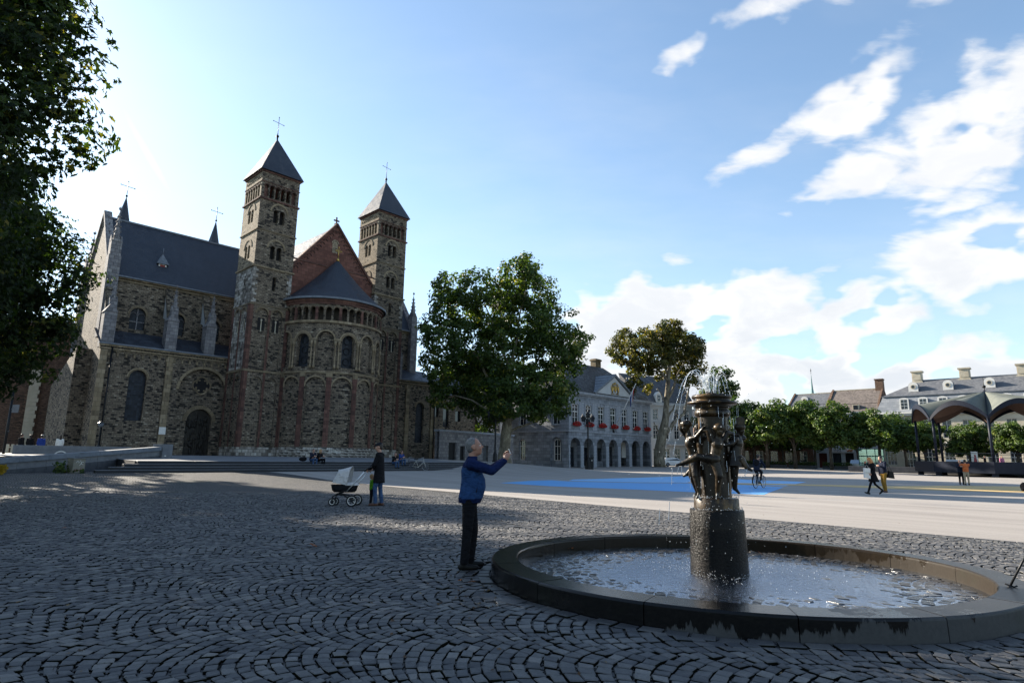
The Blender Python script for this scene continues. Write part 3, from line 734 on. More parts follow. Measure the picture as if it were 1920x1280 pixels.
M['paint_blue'] = paintmat('blue_ground_paint', (.075, .28, .60, 1), (.12, .36, .66, 1), .6)
M['paint_sunlit'] = paintmat('sunlit_blue_ground_paint', (.16, .40, .70, 1), (.22, .45, .72, 1), .58)  # same blue paint, its sunlit part made paler in the colour
M['paint_yellow'] = paintmat('yellow_ground_paint', (.50, .32, .10, 1), (.52, .36, .14, 1), .5)
painted('painted_marking', [(937, 905), (1031, 911), (1206, 918), (1316, 923), (1432, 927), (1470, 913), (1400, 909), (1290, 905.5), (1200, 905), (1066, 902), (1022, 899)], M['paint_blue'])
painted('painted_marking', [(1066, 901), (1200, 904), (1290, 904.4), (1400, 907.5), (1472, 911), (1512, 903), (1400, 899), (1330, 893.5), (1180, 890.5), (1100, 890.5)], M['paint_sunlit'], .006)
painted('painted_marking', [(1290, 903.6), (1290, 905), (1560, 911.6), (1660, 915.8), (1800, 920.5), (1935, 923), (1935, 912), (1800, 910.5), (1660, 911), (1560, 908.5)], M['paint_yellow'], .010)

# terrace and steps before the church
ter = thing('church_terrace', None, None); ter['kind'] = 'structure'
ter.location = CH_O; ter.rotation_euler = (0, 0, CH_A)
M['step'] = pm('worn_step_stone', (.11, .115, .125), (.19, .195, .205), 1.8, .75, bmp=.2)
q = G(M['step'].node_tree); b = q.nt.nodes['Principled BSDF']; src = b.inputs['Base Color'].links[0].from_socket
nzz = q.xyz(q.n('ShaderNodeNewGeometry').outputs['Normal'])[2]; q.put(b.inputs['Base Color'], q.mix(q.mr(nzz, .3, .7), (.022, .023, .026, 1), src))   # shade of the risers put into the colour, treads left paler
M['terrace'] = pm('terrace_paving', (.13, .135, .145), (.19, .19, .195), .9, .8, bmp=.3)
for s0_, s1_, w0_, w1_ in ((-12.4, 17, -16.4, 24), (-26, -12.4, -10.5, 24)):
    wv = np.concatenate([[w0_], np.arange(w0_ + .4, w1_, 1.5)]); sv = np.linspace(s0_, s1_, 18); mb = MB(); ns = len(sv)
    mb.add([(s, w, .93 + .23 * float(S((w + 16.4) / 11))) for w in wv for s in sv], [(a * ns + b, a * ns + b + 1, (a + 1) * ns + b + 1, (a + 1) * ns + b) for a in range(len(wv) - 1) for b in range(ns - 1)]); mb.build('terrace_paving', M['terrace'], ter)
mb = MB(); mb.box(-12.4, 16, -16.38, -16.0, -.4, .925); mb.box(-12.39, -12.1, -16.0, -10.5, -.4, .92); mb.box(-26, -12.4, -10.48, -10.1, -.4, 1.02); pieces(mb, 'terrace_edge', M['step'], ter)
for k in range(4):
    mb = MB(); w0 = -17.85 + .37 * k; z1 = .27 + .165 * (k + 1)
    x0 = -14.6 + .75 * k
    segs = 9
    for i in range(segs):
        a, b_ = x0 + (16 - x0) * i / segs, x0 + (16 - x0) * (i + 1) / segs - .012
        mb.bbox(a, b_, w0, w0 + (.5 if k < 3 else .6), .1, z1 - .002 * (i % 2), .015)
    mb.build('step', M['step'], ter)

# ------------------------------------------------------------------ walls with openings
def ident(x, y, z): return (x, y, z)
def arch_z(op, x):
    cx, w, zs, zt, kind = op[:5]
    if kind == 'rect': return zt
    u = min(1.0, abs(x - cx) / (w / 2))
    rise = w / 2 if kind == 'arch' else op[5]
    return zt - rise + rise * math.sqrt(max(0, 1 - u * u))
def op_xs(op, n=10):
    cx, w = op[0], op[1]
    if op[4] == 'rect': return [cx - w / 2, cx + w / 2]
    return [cx - w / 2 * math.cos(math.pi * i / n) for i in range(n + 1)]
def wall(mb, x0, x1, z0, z1, ops=(), y=0.0, depth=.3, P=ident, step=None, n=10, u0=0.0):
    """outer face with openings and their reveals; y grows inwards"""
    def q4(a, b): # two (x,zlo,zhi) columns
        (xa, la, ha), (xb, lb, hb) = a, b
        if ha - la < 1e-6 and hb - lb < 1e-6: return
        mb.add([P(xa, y, la), P(xb, y, lb), P(xb, y, hb), P(xa, y, ha)], ((0, 1, 2, 3),), [(xa + u0, la), (xb + u0, lb), (xb + u0, hb), (xa + u0, ha)])
    def strip(a, b):
        if b - a < 1e-6: return
        k = 1 if step is None else max(1, math.ceil((b - a) / step))
        for i in range(k): q4((a + (b - a) * i / k, z0, z1), (a + (b - a) * (i + 1) / k, z0, z1))
    cur = x0
    for op in sorted(ops, key=lambda o: o[0]):
        xs_ = op_xs(op, n); strip(cur, xs_[0]); zs = op[2]
        for a, b in zip(xs_[:-1], xs_[1:]):
            if zs > z0 + 1e-6: q4((a, z0, z0), (b, z0, z0)) if False else q4((a, z0, zs), (b, z0, zs))
            q4((a, arch_z(op, a), z1), (b, arch_z(op, b), z1))
            za, zb_ = arch_z(op, a), arch_z(op, b)
            mb.add([P(a, y, za), P(b, y, zb_), P(b, y + depth, zb_), P(a, y + depth, za)], ((3, 2, 1, 0),), [(a, za), (b, zb_), (b, zb_ + depth), (a, za + depth)])
            if zs > z0 + 1e-6:
                mb.add([P(a, y, zs), P(b, y, zs), P(b, y + depth, zs), P(a, y + depth, zs)], ((0, 1, 2, 3),), [(a, zs), (b, zs), (b, zs + depth), (a, zs + depth)])
        for xe, flip in ((xs_[0], False), (xs_[-1], True)):
            zt = arch_z(op, xe); v = [P(xe, y, zs), P(xe, y + depth, zs), P(xe, y + depth, zt), P(xe, y, zt)]
            mb.add(v, ((3, 2, 1, 0),) if flip else ((0, 1, 2, 3),), [(y, zs), (y + depth, zs), (y + depth, zt), (y, zt)])
        cur = xs_[-1]
    strip(cur, x1)
def pane(mb, op, y, P=ident, n=10):
    xs_ = op_xs(op, n); mb.cur += 1; h0 = mb.hold; mb.hold = True
    for a, b in zip(xs_[:-1], xs_[1:]):
        za, zb_ = arch_z(op, a), arch_z(op, b)
        mb.add([P(a, y, op[2]), P(b, y, op[2]), P(b, y, zb_), P(a, y, za)], ((0, 1, 2, 3),), [(a, op[2]), (b, op[2]), (b, zb_), (a, za)])
    mb.hold = h0
def fbox(mb, xa, xb, ya, yb, za, zb_, P=ident, seg=1):
    """box in wall coordinates, mapped"""
    xs_ = [xa + (xb - xa) * i / seg for i in range(seg + 1)]
    vs = []
    for x in xs_: vs += [P(x, ya, za), P(x, ya, zb_), P(x, yb, zb_), P(x, yb, za)]
    us = []
    for x in xs_: us += [(x, za), (x, zb_), (x, zb_ + yb - ya), (x, za - .1)]
    fs = []
    for i in range(seg):
        a, b = 4 * i, 4 * i + 4
        fs += [(a, b, b + 1, a + 1), (a + 1, b + 1, b + 2, a + 2), (a + 2, b + 2, b + 3, a + 3), (a + 3, b + 3, b, a)]
    fs += [(0, 1, 2, 3), (4 * seg + 3, 4 * seg + 2, 4 * seg + 1, 4 * seg)]
    mb.add(vs, fs, us)
def archring(mb, cx, zc, r0, r1, y0, y1, P=ident, n=12, a0=0, a1=180):
    """stone arch band proud of a wall: y0 front, y1 back"""
    vs, us = [], []
    for i in range(n + 1):
        a = R(a0 + (a1 - a0) * i / n); c, s_ = math.cos(a), math.sin(a)
        for r, y in ((r0, y1), (r0, y0), (r1, y0), (r1, y1)):
            vs.append(P(cx - r * c, y, zc + r * s_)); us.append((a * r1 * .8, r))
    fs = []
    for i in range(n):
        a, b = 4 * i, 4 * i + 4
        fs += [(a, b, b + 1, a + 1), (a + 1, b + 1, b + 2, a + 2), (a + 2, b + 2, b + 3, a + 3)]
    mb.add(vs, fs, us)
def column(mb, x, y, z0, z1, r, P=ident):
    a, b = P(x, y, z0), P(x, y, z1); h = z1 - z0
    mb.tube([a, P(x, y, z0 + .12 * h), P(x, y, z0 + .13 * h), P(x, y, z1 - .16 * h), P(x, y, z1 - .15 * h), b], [r * 1.7, r * 1.3, r, r * .92, r * 1.2, r * 1.9], 8)
def gable_roof(mb, x0, x1, y0, y1, ze, zr, t=.18, oh=.0):
    """saddle roof, ridge along x"""
    ym = (y0 + y1) / 2
    for ya in (y0, y1):
        L = math.hypot(ym - ya, zr - ze)
        v = [(x0, ya, ze), (x1, ya, ze), (x1, ym, zr), (x0, ym, zr)]
        v2 = [(x, y, z - t) for x, y, z in v]
        mb.add(v, ((0, 1, 2, 3) if ya == y0 else (3, 2, 1, 0),), [(x0, 0), (x1, 0), (x1, L), (x0, L)])
        mb.add(v2 + v, ((0, 1, 5, 4), (0, 4, 7, 3), (1, 2, 6, 5), (3, 2, 1, 0)))
def cross(mb, c, h, arm, r=.03, rz=0.0):
    x, y, z = c; dx, dy = math.cos(rz), math.sin(rz)
    mb.tube([(x, y, z), (x, y, z + h)], r, 6)
    mb.tube([(x - dx * arm, y - dy * arm, z + h * .68), (x + dx * arm, y + dy * arm, z + h * .68)], r * .9, 6)
    for p in ((x - dx * arm, y - dy * arm, z + h * .68), (x + dx * arm, y + dy * arm, z + h * .68), (x, y, z + h)): mb.ball(p, r * 2.0, 6, 4)
def pinnacle(mb, x, y, z, w, h):
    """crocketed gothic pinnacle on a square foot"""
    mb.box(x - w / 2, x + w / 2, y - w / 2, y + w / 2, z, z + h * .3)
    for k in range(4):
        a = k * math.pi / 2; d = Vector((math.cos(a), math.sin(a), 0)); t = Vector((-d.y, d.x, 0)); o = Vector((x, y, z + h * .3))
        mb.extr([o + d * (w * .52) - t * (w * .45), o + d * (w * .52) + t * (w * .45), o + d * (w * .52) + Vector((0, 0, w * .75))], -d * .1)
    b = z + h * .3; n = 4
    mb.add([(x - w * .32, y - w * .32, b), (x + w * .32, y - w * .32, b), (x + w * .32, y + w * .32, b), (x - w * .32, y + w * .32, b), (x, y, z + h)], ((0, 1, 4), (1, 2, 4), (2, 3, 4), (3, 0, 4)))
    for i in range(1, 6):
        f = i / 6.5; zz = b + (h * .7) * f; rr_ = w * .34 * (1 - f) + .05
        for k in range(4):
            a = k * math.pi / 2 + math.pi / 4; mb.ball((x + math.cos(a) * rr_ * 1.25, y + math.sin(a) * rr_ * 1.25, zz), .075 * w + .02, 5, 3)
    mb.ball((x, y, z + h), .13 * w + .02, 6, 4); mb.bar((x - .17 * w, y, z + h + .1 * w), (x + .17 * w, y, z + h + .1 * w), .1 * w); mb.bar((x, y, z + h), (x, y, z + h + .3 * w), .09 * w)

# ------------------------------------------------------------------ the church
ZB = 1.0
church = thing('church', 'large brown stone church with twin square towers and a round apse', 'church', CH_O, CH_A)
TA = 3.95
def tower():
    mb = MB(); lm = MB(); rs = MB(); fr = MB(); dk = MB(); cl_ = MB(); wn = MB()
    for k in range(4):
        if k == 2: dk, cl_, fr, rs, keep = MB(), MB(), MB(), MB(), (dk, cl_, fr, rs)
        ca, sa = [(1, 0), (0, 1), (-1, 0), (0, -1)][k]
        def P(x, y, z, ca=ca, sa=sa):
            px_, py_ = x - TA / 2, y - TA / 2
            return (px_ * ca + py_ * sa + TA / 2, -px_ * sa + py_ * ca + TA / 2, z)
        # k=0 front, k=1 left flank
        def st(z0, z1, ops, depth, m):
            mb.mi = m; wall(mb, 0, TA, z0, z1, ops, 0, depth, P, u0=k * 7.3)
        low = [(1.28, 1.15, 2.0, 8.6, 'arch'), (2.72, 1.15, 2.0, 8.6, 'arch')]
        st(ZB, 2.0, [], .1, 3)
        st(2.0, 9.2, low, .16, 0)
        for o in low: pane(mb, o, .16, P)
        up = [(1.28, 1.1, 9.5, 15.3, 'arch'), (2.72, 1.1, 9.5, 15.3, 'arch')]
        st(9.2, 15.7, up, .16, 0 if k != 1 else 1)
        for o in up:
            pane(mb, o, .16, P)
            archring(fr, o[0], o[3] - .55, .55, .72, -.05, .02, P)
            tw = [(o[0] - .2, .3, 13.1, 14.4, 'arch'), (o[0] + .2, .3, 13.1, 14.4, 'arch')]
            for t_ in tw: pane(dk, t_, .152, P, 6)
            column(cl_, o[0], .12, 13.0, 14.2, .05, P)
        slit = [(2.15, .36, 17.2, 18.6, 'rect')]
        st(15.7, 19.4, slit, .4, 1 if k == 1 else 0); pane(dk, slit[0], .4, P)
        if k in (0, 1):
            for xa in (.35, TA - .35):                     # pale quoins of the middle storey
                for i in range(12):
                    ww = .30 if i % 2 else .5
                    fbox(lm, 0.02 if xa < 1 else TA - ww, ww if xa < 1 else TA - .02, -.012, .1, 15.8 + .3 * i, 16.08 + .3 * i, P)
        for z0, z1 in ((19.4, 23.2), (23.2, 26.5)):
            bi = [(1.72, .52, z0 + .95, z0 + 2.35, 'arch'), (2.38, .52, z0 + .95, z0 + 2.35, 'arch')]
            st(z0, z1, bi, .45, 2 if k == 1 else 0)  # left flank takes the paler sandstone
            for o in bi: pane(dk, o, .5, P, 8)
            column(cl_, 2.05, .12, z0 + .95, z0 + 2.1, .06, P)
            archring(fr, 2.05, z0 + 2.1, .78, .98, -.04, .02, P)
        nA = 6; aw = TA / (nA + .9)
        arc = [(TA / 2 + (i - (nA - 1) / 2) * aw, aw * .78, 26.62, 27.95, 'arch') for i in range(nA)]
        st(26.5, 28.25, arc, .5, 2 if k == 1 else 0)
        for i, o in enumerate(arc):
            archring(rs, o[0], o[3] - o[1] / 2, o[1] / 2, o[1] / 2 + .09, -.045, .02, P, 8)
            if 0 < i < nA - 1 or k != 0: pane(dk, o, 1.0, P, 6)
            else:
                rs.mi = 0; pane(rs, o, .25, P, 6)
            if i: column(cl_, o[0] - aw / 2, .1, 26.62, 27.6, .055, P)
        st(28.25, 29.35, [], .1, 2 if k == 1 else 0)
        for i in range(10 if k < 2 else 0): fbox(mb, .32 + i * .36, .46 + i * .36, -.05, .01, 28.62, 28.84, P)
        for xa in (0.0, TA - .34):                          # red corner pilasters
            fbox(rs, xa + (.005 if xa == 0 else 0), xa + .34 - (.005 if xa else 0), -.07, .05, 2.0, 15.5, P)
        fbox(rs, TA / 2 - .1, TA / 2 + .1, -.05, .05, 2.0, 15.2, P)
    dk, cl_, fr, rs = keep
    for z, d, h in ((9.05, .1, .2), (15.55, .05, .1), (19.3, .14, .16), (23.1, .09, .12), (26.35, .13, .15), (28.15, .06, .08), (29.2, .1, .2)):
        (fr if z < 25 else rs).box(-d, TA + d, -d, TA + d, z, z + h)
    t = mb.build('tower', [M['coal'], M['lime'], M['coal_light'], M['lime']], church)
    pieces(lm, 'quoin', M['lime'], t); pieces(rs, 'red_band', M['redstone'], t); pieces(fr, 'moulding', M['tan'], t)
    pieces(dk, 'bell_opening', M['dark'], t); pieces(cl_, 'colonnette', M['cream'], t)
    rf = MB(); o = .28; c = TA / 2
    base = [(-o, -o), (TA + o, -o), (TA + o, TA + o), (-o, TA + o)]; lo = [(-o * .1, -o * .1), (TA + o * .1, -o * .1), (TA + o * .1, TA + o * .1), (-o * .1, TA + o * .1)]
    for i in range(4):
        (ax, ay), (bx, by) = base[i], base[(i + 1) % 4]; (cx_, cy_), (ex, ey) = lo[i], lo[(i + 1) % 4]
        rf.add([(ax, ay, 29.4), (bx, by, 29.4), (ex, ey, 29.95), (cx_, cy_, 29.95)], ((0, 1, 2, 3),), [(0, 0), (4.5, 0), (4.25, .6), (.25, .6)])
        rf.add([(cx_, cy_, 29.95), (ex, ey, 29.95), (c, c, 34.2)], ((0, 1, 2),), [(.25, .6), (4.25, .6), (2.25, 5.3)])
    rf.add([(x, y, 29.38) for x, y in base], ((3, 2, 1, 0),))
    r_ = rf.build('spire_roof', M['slate'], t)
    xm = MB(); xm.ball((c, c, 34.5), .16, 8, 6); xm.tube([(c, c, 34.1), (c, c, 34.9)], [.09, .04], 8); cross(xm, (c, c, 34.6), 2.1, .62, .028, R(8)); xm.build('cross', M['iron'], t)
    return t
t1 = tower()
t2 = dup(t1, church, (13.75, 0.0, 0.0))
# lighter middle storey belongs to the nearer tower only
# --- apse
AC, AR = (8.85, .3), 5.12
def PA(x, y, z): th = x / AR; r = AR - y; return (AC[0] + r * math.sin(th), AC[1] - r * math.cos(th), z)
D = AR * math.pi / 180
mb = MB(); rs = MB(); fr = MB(); dk = MB(); cl_ = MB()
X0, X1 = -92 * D, 92 * D
mb.mi = 1; wall(mb, X0, X1, ZB, 2.05, [], -.08, .1, PA, .45)
mb.mi = 0
low = [((-98.75 + 28.5 * i) * D, 21.5 * D, 2.2, 8.75, 'arch') for i in range(1, 7)]
wall(mb, X0, X1, 2.05, 9.25, low, 0, .2, PA, .4)
for o in low: pane(mb, o, .2, PA)
for i in range(0, 8):
    th = (-84.5 + 28.5 * (i)) * D
    if abs(th) < 91 * D: fbox(rs, th - .24, th + .24, -.09, .06, 2.05, 8.95, PA); fbox(fr, th - .3, th + .3, -.13, .06, 8.75, 9.2, PA)
for o in low: archring(fr, o[0], o[3] - o[1] / 2, o[1] / 2, o[1] / 2 + .16, -.04, .03, PA)
up = []
for i in range(7):
    th = -84 + 25 * i
    up.append((th * D, (14.5 if i % 2 else 17.5) * D, 9.75, 13.0 if i % 2 else 13.25, 'arch'))
wall(mb, X0, X1, 9.25, 14.2, up, 0, .5, PA, .4)
gl = []
apse = None
for i, o in enumerate(up):
    r = o[1] / 2
    if i % 2:
        archring(fr, o[0], o[3] - r, r, r + .3, -.06, .03, PA)
        gl.append(o)
    else:
        pane(mb, o, .28, PA); archring(fr, o[0], o[3] - r, r, r + .17, -.04, .03, PA)
for i in range(8):
    th = (-96.5 + 25 * i) * D
    if abs(th) < 91 * D: column(cl_, th - .16, -.07, 9.6, 12.3, .085, PA); column(cl_, th + .16, -.07, 9.6, 12.3, .085, PA); fbox(fr, th - .34, th + .34, -.16, .05, 12.3, 12.55, PA)
arc = [((-71 + 25.5 * gi + (j + .5) * 8.5 + 0) * D, 6.3 * D, 14.36, 15.72, 'arch') for gi in range(-1, 6) for j in range(3)]
arc = [o for o in arc if abs(o[0]) + o[1] / 2 < 92 * D]
wall(mb, X0, X1, 14.2, 16.0, arc, 0, .45, PA, .4, n=8)
for gi in range(0, 7): fbox(rs, (-71 + 25.5 * gi - 1.4) * D, (-71 + 25.5 * gi + 1.4) * D, -.06, .1, 14.36, 15.7, PA)
for o in arc:
    archring(fr, o[0], o[3] - o[1] / 2, o[1] / 2, o[1] / 2 + .1, -.035, .03, PA, 8)
for gi in range(-1, 6):
    for j in (1, 2):
        th = (-71 + 25.5 * gi + 8.5 * j) * D
        if abs(th) < 90 * D: column(cl_, th, .12, 14.36, 15.4, .07, PA)
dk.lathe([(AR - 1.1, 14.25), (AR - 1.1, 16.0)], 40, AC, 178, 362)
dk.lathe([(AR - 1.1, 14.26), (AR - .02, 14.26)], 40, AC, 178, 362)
for z0, z1, d in ((9.1, 9.32, .14), (14.1, 14.34, .16)): fbox(fr, X0, X1, -d, .05, z0, z1, PA, 60)
rs2 = MB(); fbox(rs2, X0, X1, -.1, .05, 15.98, 16.25, PA, 60); fbox(rs2, X0, X1, -.24, .05, 16.25, 16.5, PA, 60)
apse = mb.build('apse', [M['coal'], M['lime']], church)
pieces(rs, 'red_pilaster', M['redstone'], apse); rs2.build('cornice', M['redstone'], apse); pieces(fr, 'arch_moulding', M['tan'], apse)
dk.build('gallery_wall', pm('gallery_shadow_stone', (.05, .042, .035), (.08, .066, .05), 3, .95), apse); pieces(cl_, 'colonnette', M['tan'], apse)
for o in gl:
    w_ = MB(); pane(w_, o, .48, PA)
    wo = w_.build('window', M['leaded'], apse)
    w2 = MB(); r = o[1] / 2
    for zc in (10.4, 11.45, 12.45):
        for ri in (.36, .30):
            pts = [PA(o[0] + ri * math.cos(a * math.pi / 8), .45, zc + ri * math.sin(a * math.pi / 8)) for a in range(17)]; w2.tube(pts, .02, 5, False)
    fbox(w2, o[0] - r, o[0] + r, .42, .46, 10.9, 10.95, PA); fbox(w2, o[0] - r, o[0] + r, .42, .46, 11.95, 12.0, PA)
    w2.build('tracery', M['iron'], apse)
# cone roof
mb = MB(); n = 64; tip = (AC[0], AC[1] - .35, 22.1); re = AR + .42
for i in range(n):
    a, b = R(174 + 192 * i / n), R(174 + 192 * (i + 1) / n)
    p = [(AC[0] + re * math.cos(t), AC[1] + re * math.sin(t)) for t in (a, b)]
    rows = 7; zc = lambda f: 16.55 + 5.55 * (f ** 1.0) - .28 * math.sin(math.pi * f)
    for k in range(rows):
        f0, f1 = k / rows, (k + 1) / rows
        L = lambda pp, f: (pp[0] + (tip[0] - pp[0]) * f, pp[1] + (tip[1] - pp[1]) * f, zc(f))
        mb.add([L(p[0], f0), L(p[1], f0), L(p[1], f1), L(p[0], f1)], ((0, 1, 2, 3),), [(i * .27, 7.4 * f0), (i * .27 + .27, 7.4 * f0), (i * .27 + .27, 7.4 * f1), (i * .27, 7.4 * f1)])
mb.build('apse_roof', M['slate'], apse)
mb = MB(); mb.lathe([(re + .05, 16.45), (re + .1, 16.5), (re + .1, 16.66), (re - .25, 16.72)], 64, AC, 174, 366); mb.build('lead_gutter', M['lead'], apse)
mb = MB(); mb.tube([(tip[0], tip[1] - .05, 21.9), (tip[0], tip[1] - .05, 22.3)], [.2, .1], 8); cross(mb, (tip[0], tip[1] - .1, 22.2), 1.25, .32, .05)
for a in range(8): mb.ball((tip[0] + .2 * math.cos(a * .785), tip[1] - .1, 23.05 + .2 * math.sin(a * .785)), .05, 6, 4)
mb.build('gilded_cross', M['gold'], apse)
# white stones of the plinth, one by one
sm_ = MB(); sm_.bbox(-.5, .5, -.5, .5, -.5, .5, .06); stone_me = sm_.build('stone', M['lime'], me_only=True)
for row in range(4):
    x = -80 * D + row * .21
    while x < 40 * D:
        wd = random.uniform(.38, .85)
        if random.random() < .62:
            p = PA(x + wd / 2, -.068, 0); o = link('stone', stone_me, apse, (p[0], p[1], 1.12 + row * .25 + .11)); o.rotation_euler = (0, 0, (x + wd / 2) / AR); o.scale = (wd - .03, .075, .22)
        x += wd
# --- choir gable and roof
mb = MB(); gx0, gx1, gw = 3.95, 13.75, .62
mb.extr([(gx0, gw, 12), (gx1, gw, 12), (gx1, gw, 20.25), (8.85, gw, 26.15), (gx0, gw, 20.25)], (0, .5, 0))
gb = mb.build('gable_wall', M['redwall'], church)
mb = MB()
for sgn in (-1, 1):
    a = Vector((8.85 + sgn * 5.15, gw, 19.95)); b = Vector((8.85, gw, 26.2)); d = (b - a)
    for k, (off, t_) in enumerate(((0, .3),)): mb.obox((a + b) / 2 + Vector((0, .1, .1)), d / 2, Vector((0, .28, 0)), Vector((-d.z, 0, d.x)).normalized() * .11)
    nA = 15
    for i in range(nA):                      # stepped round-arch frieze under the coping
        f = (i + .5) / nA; p = a + d * f + Vector((-sgn * .0, 0, -.55)); x_ = p.x; r = .2
        if gx0 + .3 < x_ < gx1 - .3: archring(mb, x_, p.z - .15, r - .02, r + .07, gw - .07, gw + .02, ident, 8)
mb.box(gx0, gx1, gw - .08, gw, 21.2, 21.36)
mb.build('coping', M['redstone'], gb)
mb = MB(); op = (8.85 - .05, .62, 23.0, 24.35, 'arch'); pane(mb, op, gw - .01); archring(mb, 8.8, 24.04, .31, .43, gw - .06, gw); mb.build('blind_window', M['coal_light'], gb)
mb = MB(); mb.box(8.7, 9.0, gw - .05, gw + .35, 26.1, 26.45); mb.box(8.79, 8.91, gw + .08, gw + .22, 26.45, 27.05); mb.box(8.62, 9.08, gw + .09, gw + .21, 26.7, 26.84)
for p in ((8.58, 26.77), (9.12, 26.77), (8.85, 27.1)): mb.ball((p[0], gw + .15, p[1]), .1, 6, 4)
mb.build('stone_cross', M['redstone'], gb)
mb = MB()
for sgn in (-1, 1):
    e = 8.85 + sgn * 5.3; L = 8.4
    mb.add([(e, gw + .3, 19.75), (e, 14, 19.75), (8.85, 14, 26.1), (8.85, gw + .3, 26.1)], ((0, 1, 2, 3) if sgn > 0 else (3, 2, 1, 0),), [(0, 0), (13, 0), (13, L), (0, L)])
mb.build('choir_roof', M['slate'], church)
# --- transepts with aisles
def wing(sgn):
    """sgn -1: south wing on the left, +1: north wing on the right. local x runs outward from the tower"""
    L1 = 10.7 if sgn < 0 else 8.6
    def P(x, y, z): return ((x if sgn < 0 else 17.7 - x), y, z)
    X = (lambda s: s)
    mb = MB(); fr = MB(); dk = MB(); gl_ = []
    xs0, xs1 = -L1, 4.0
    big = (-2.0, 4.2, ZB, 9.3, 'arch')
    win = (-7.55, 1.4, 4.1, 8.6, 'arch') if sgn < 0 else (-6.35, 1.25, 3.0, 8.0, 'arch')
    ops = [win, big] if sgn < 0 else [win]
    zt = 10.55
    wall(mb, xs0, xs1, ZB, zt, ops, 4.2, .38, P, None, 12)
    archring(fr, win[0], win[3] - win[1] / 2, win[1] / 2, win[1] / 2 + .22, 4.15, 4.25, P)
    if sgn < 0:
        door = (-1.9, 2.3, ZB, 5.5, 'arch'); wall(mb, -4.1, .1, ZB, 9.3, [door], 4.58, .35, P, None, 12)
        archring(fr, -1.9, 4.35, 1.15, 1.5, 4.5, 4.6, P, 14); archring(fr, -2.0, 7.2, 2.1, 2.35, 4.14, 4.22, P, 18)
        for k in range(4):
            a = k * math.pi / 2; cx_, cz_ = -2.0 + .33 * math.cos(a), 7.75 + .33 * math.sin(a)
            archring(fr, cx_, cz_, .42, .56, 4.5, 4.6, P, 14, math.degrees(-a) + 180 - 110 + 0, math.degrees(-a) + 180 + 110)
            dk.add([P(cx_ + .43 * math.cos(t * math.pi / 8), 4.572 - .0012 * k, cz_ + .43 * math.sin(t * math.pi / 8)) for t in range(16)], [tuple(range(16))])
    for x in ([-10.7, -5.4] if sgn < 0 else [-8.6, -4.6]): fbox(fr, x + .0, x + .55, 4.06, 4.25, ZB, 10.1, P)
    x = xs0 + .35                                           # corbelled round-arch frieze and dentil cornice
    while x < -.2:
        archring(fr, x, 9.85, .24, .34, 4.12, 4.22, P, 8); fbox(fr, x + .26, x + .4, 4.1, 4.22, 9.62, 9.86, P); x += .66
    fbox(fr, xs0 - .1, xs1, 4.08, 4.3, 10.2, 10.34, P); fbox(fr, xs0 - .14, xs1, 3.98, 4.3, 10.44, 10.62, P)
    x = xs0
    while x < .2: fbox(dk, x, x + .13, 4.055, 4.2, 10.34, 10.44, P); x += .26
    lo = mb.build('aisle_wall', M['coal'], church)
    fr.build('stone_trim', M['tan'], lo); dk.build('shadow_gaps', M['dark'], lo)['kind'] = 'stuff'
    w_ = MB(); pane(w_, win, 4.5, P)
    for z in ((5.2, 6.4, 7.5) if sgn < 0 else (4.6, 6.2)): fbox(w_, win[0] - win[1] / 2, win[0] + win[1] / 2, 4.46, 4.5, z, z + .05, P)
    w_.build('window', M['leaded'], lo)
    if sgn < 0:
        d_ = MB(); pane(d_, door, 4.85, P)
        fbox(d_, -1.96, -1.84, 4.78, 4.86, ZB, 5.35, P)
        rr2 = random.Random(3)
        for i in range(60):
            x_, z_ = -1.9 + rr2.uniform(-1, 1), rr2.uniform(1.3, 4.6); d_.ball(P(x_, 4.84, z_), (rr2.uniform(.06, .16), .05, rr2.uniform(.12, .35)), 6, 4)
        d_.build('bronze_door', M['bronze_door'], lo)
    # lean-to roof
    mb = MB(); v = [P(xs0 - .15, 3.95, 10.62), P(xs1, 3.95, 10.62), P(xs1, 6.85, 12.35), P(xs0 - .15, 6.85, 12.35)]
    mb.add(v, ((0, 1, 2, 3) if sgn < 0 else (3, 2, 1, 0),), [(0, 0), (14, 0), (14, 3.4), (0, 3.4)])
    mb.build('aisle_roof', M['slate'], church)
    mb = MB(); fbox(mb, xs0 - .2, xs1, 3.86, 4.12, 10.6, 10.72, P); mb.build('lead_gutter', M['lead'], church)
    # clerestory
    mb = MB(); fr = MB()
    ups = [(-7.55, 1.3, 12.65, 14.75, 'arch'), (-4.1, 1.3, 12.65, 14.75, 'arch'), (-.75, 1.3, 12.65, 14.75, 'arch')]
    if sgn > 0: ups = ups[1:]
    Lu = L1 - .3 if sgn < 0 else 6.7
    wall(mb, -Lu, 4.0, 11.0, 17.35, ups, 6.8, .3, P)
    ym, zr = 11.5, 24.35
    mb.extr([P(-Lu, 6.8, ZB if sgn < 0 else 9), P(-Lu, 16.2, ZB if sgn < 0 else 9), P(-Lu, 16.2, 17.4), P(-Lu, ym, zr + .25), P(-Lu, 6.8, 17.4)], (.5 * -sgn, 0, 0))
    mb.extr([P(-Lu, 16.2, ZB), P(4, 16.2, ZB), P(4, 16.2, 17.3), P(-Lu, 16.2, 17.3)], (0, .3, 0))
    for o in ups: archring(fr, o[0], o[3] - .65, .65, .85, 6.75, 6.83, P)
    fbox(fr, -Lu, 4, 6.66, 6.85, 17.0, 17.14, P); fbox(fr, -Lu, 4, 6.56, 6.85, 17.22, 17.4, P)
    cwall = mb.build('clerestory_wall', M['coal'], church); fr.build('stone_trim', M['tan'], cwall)
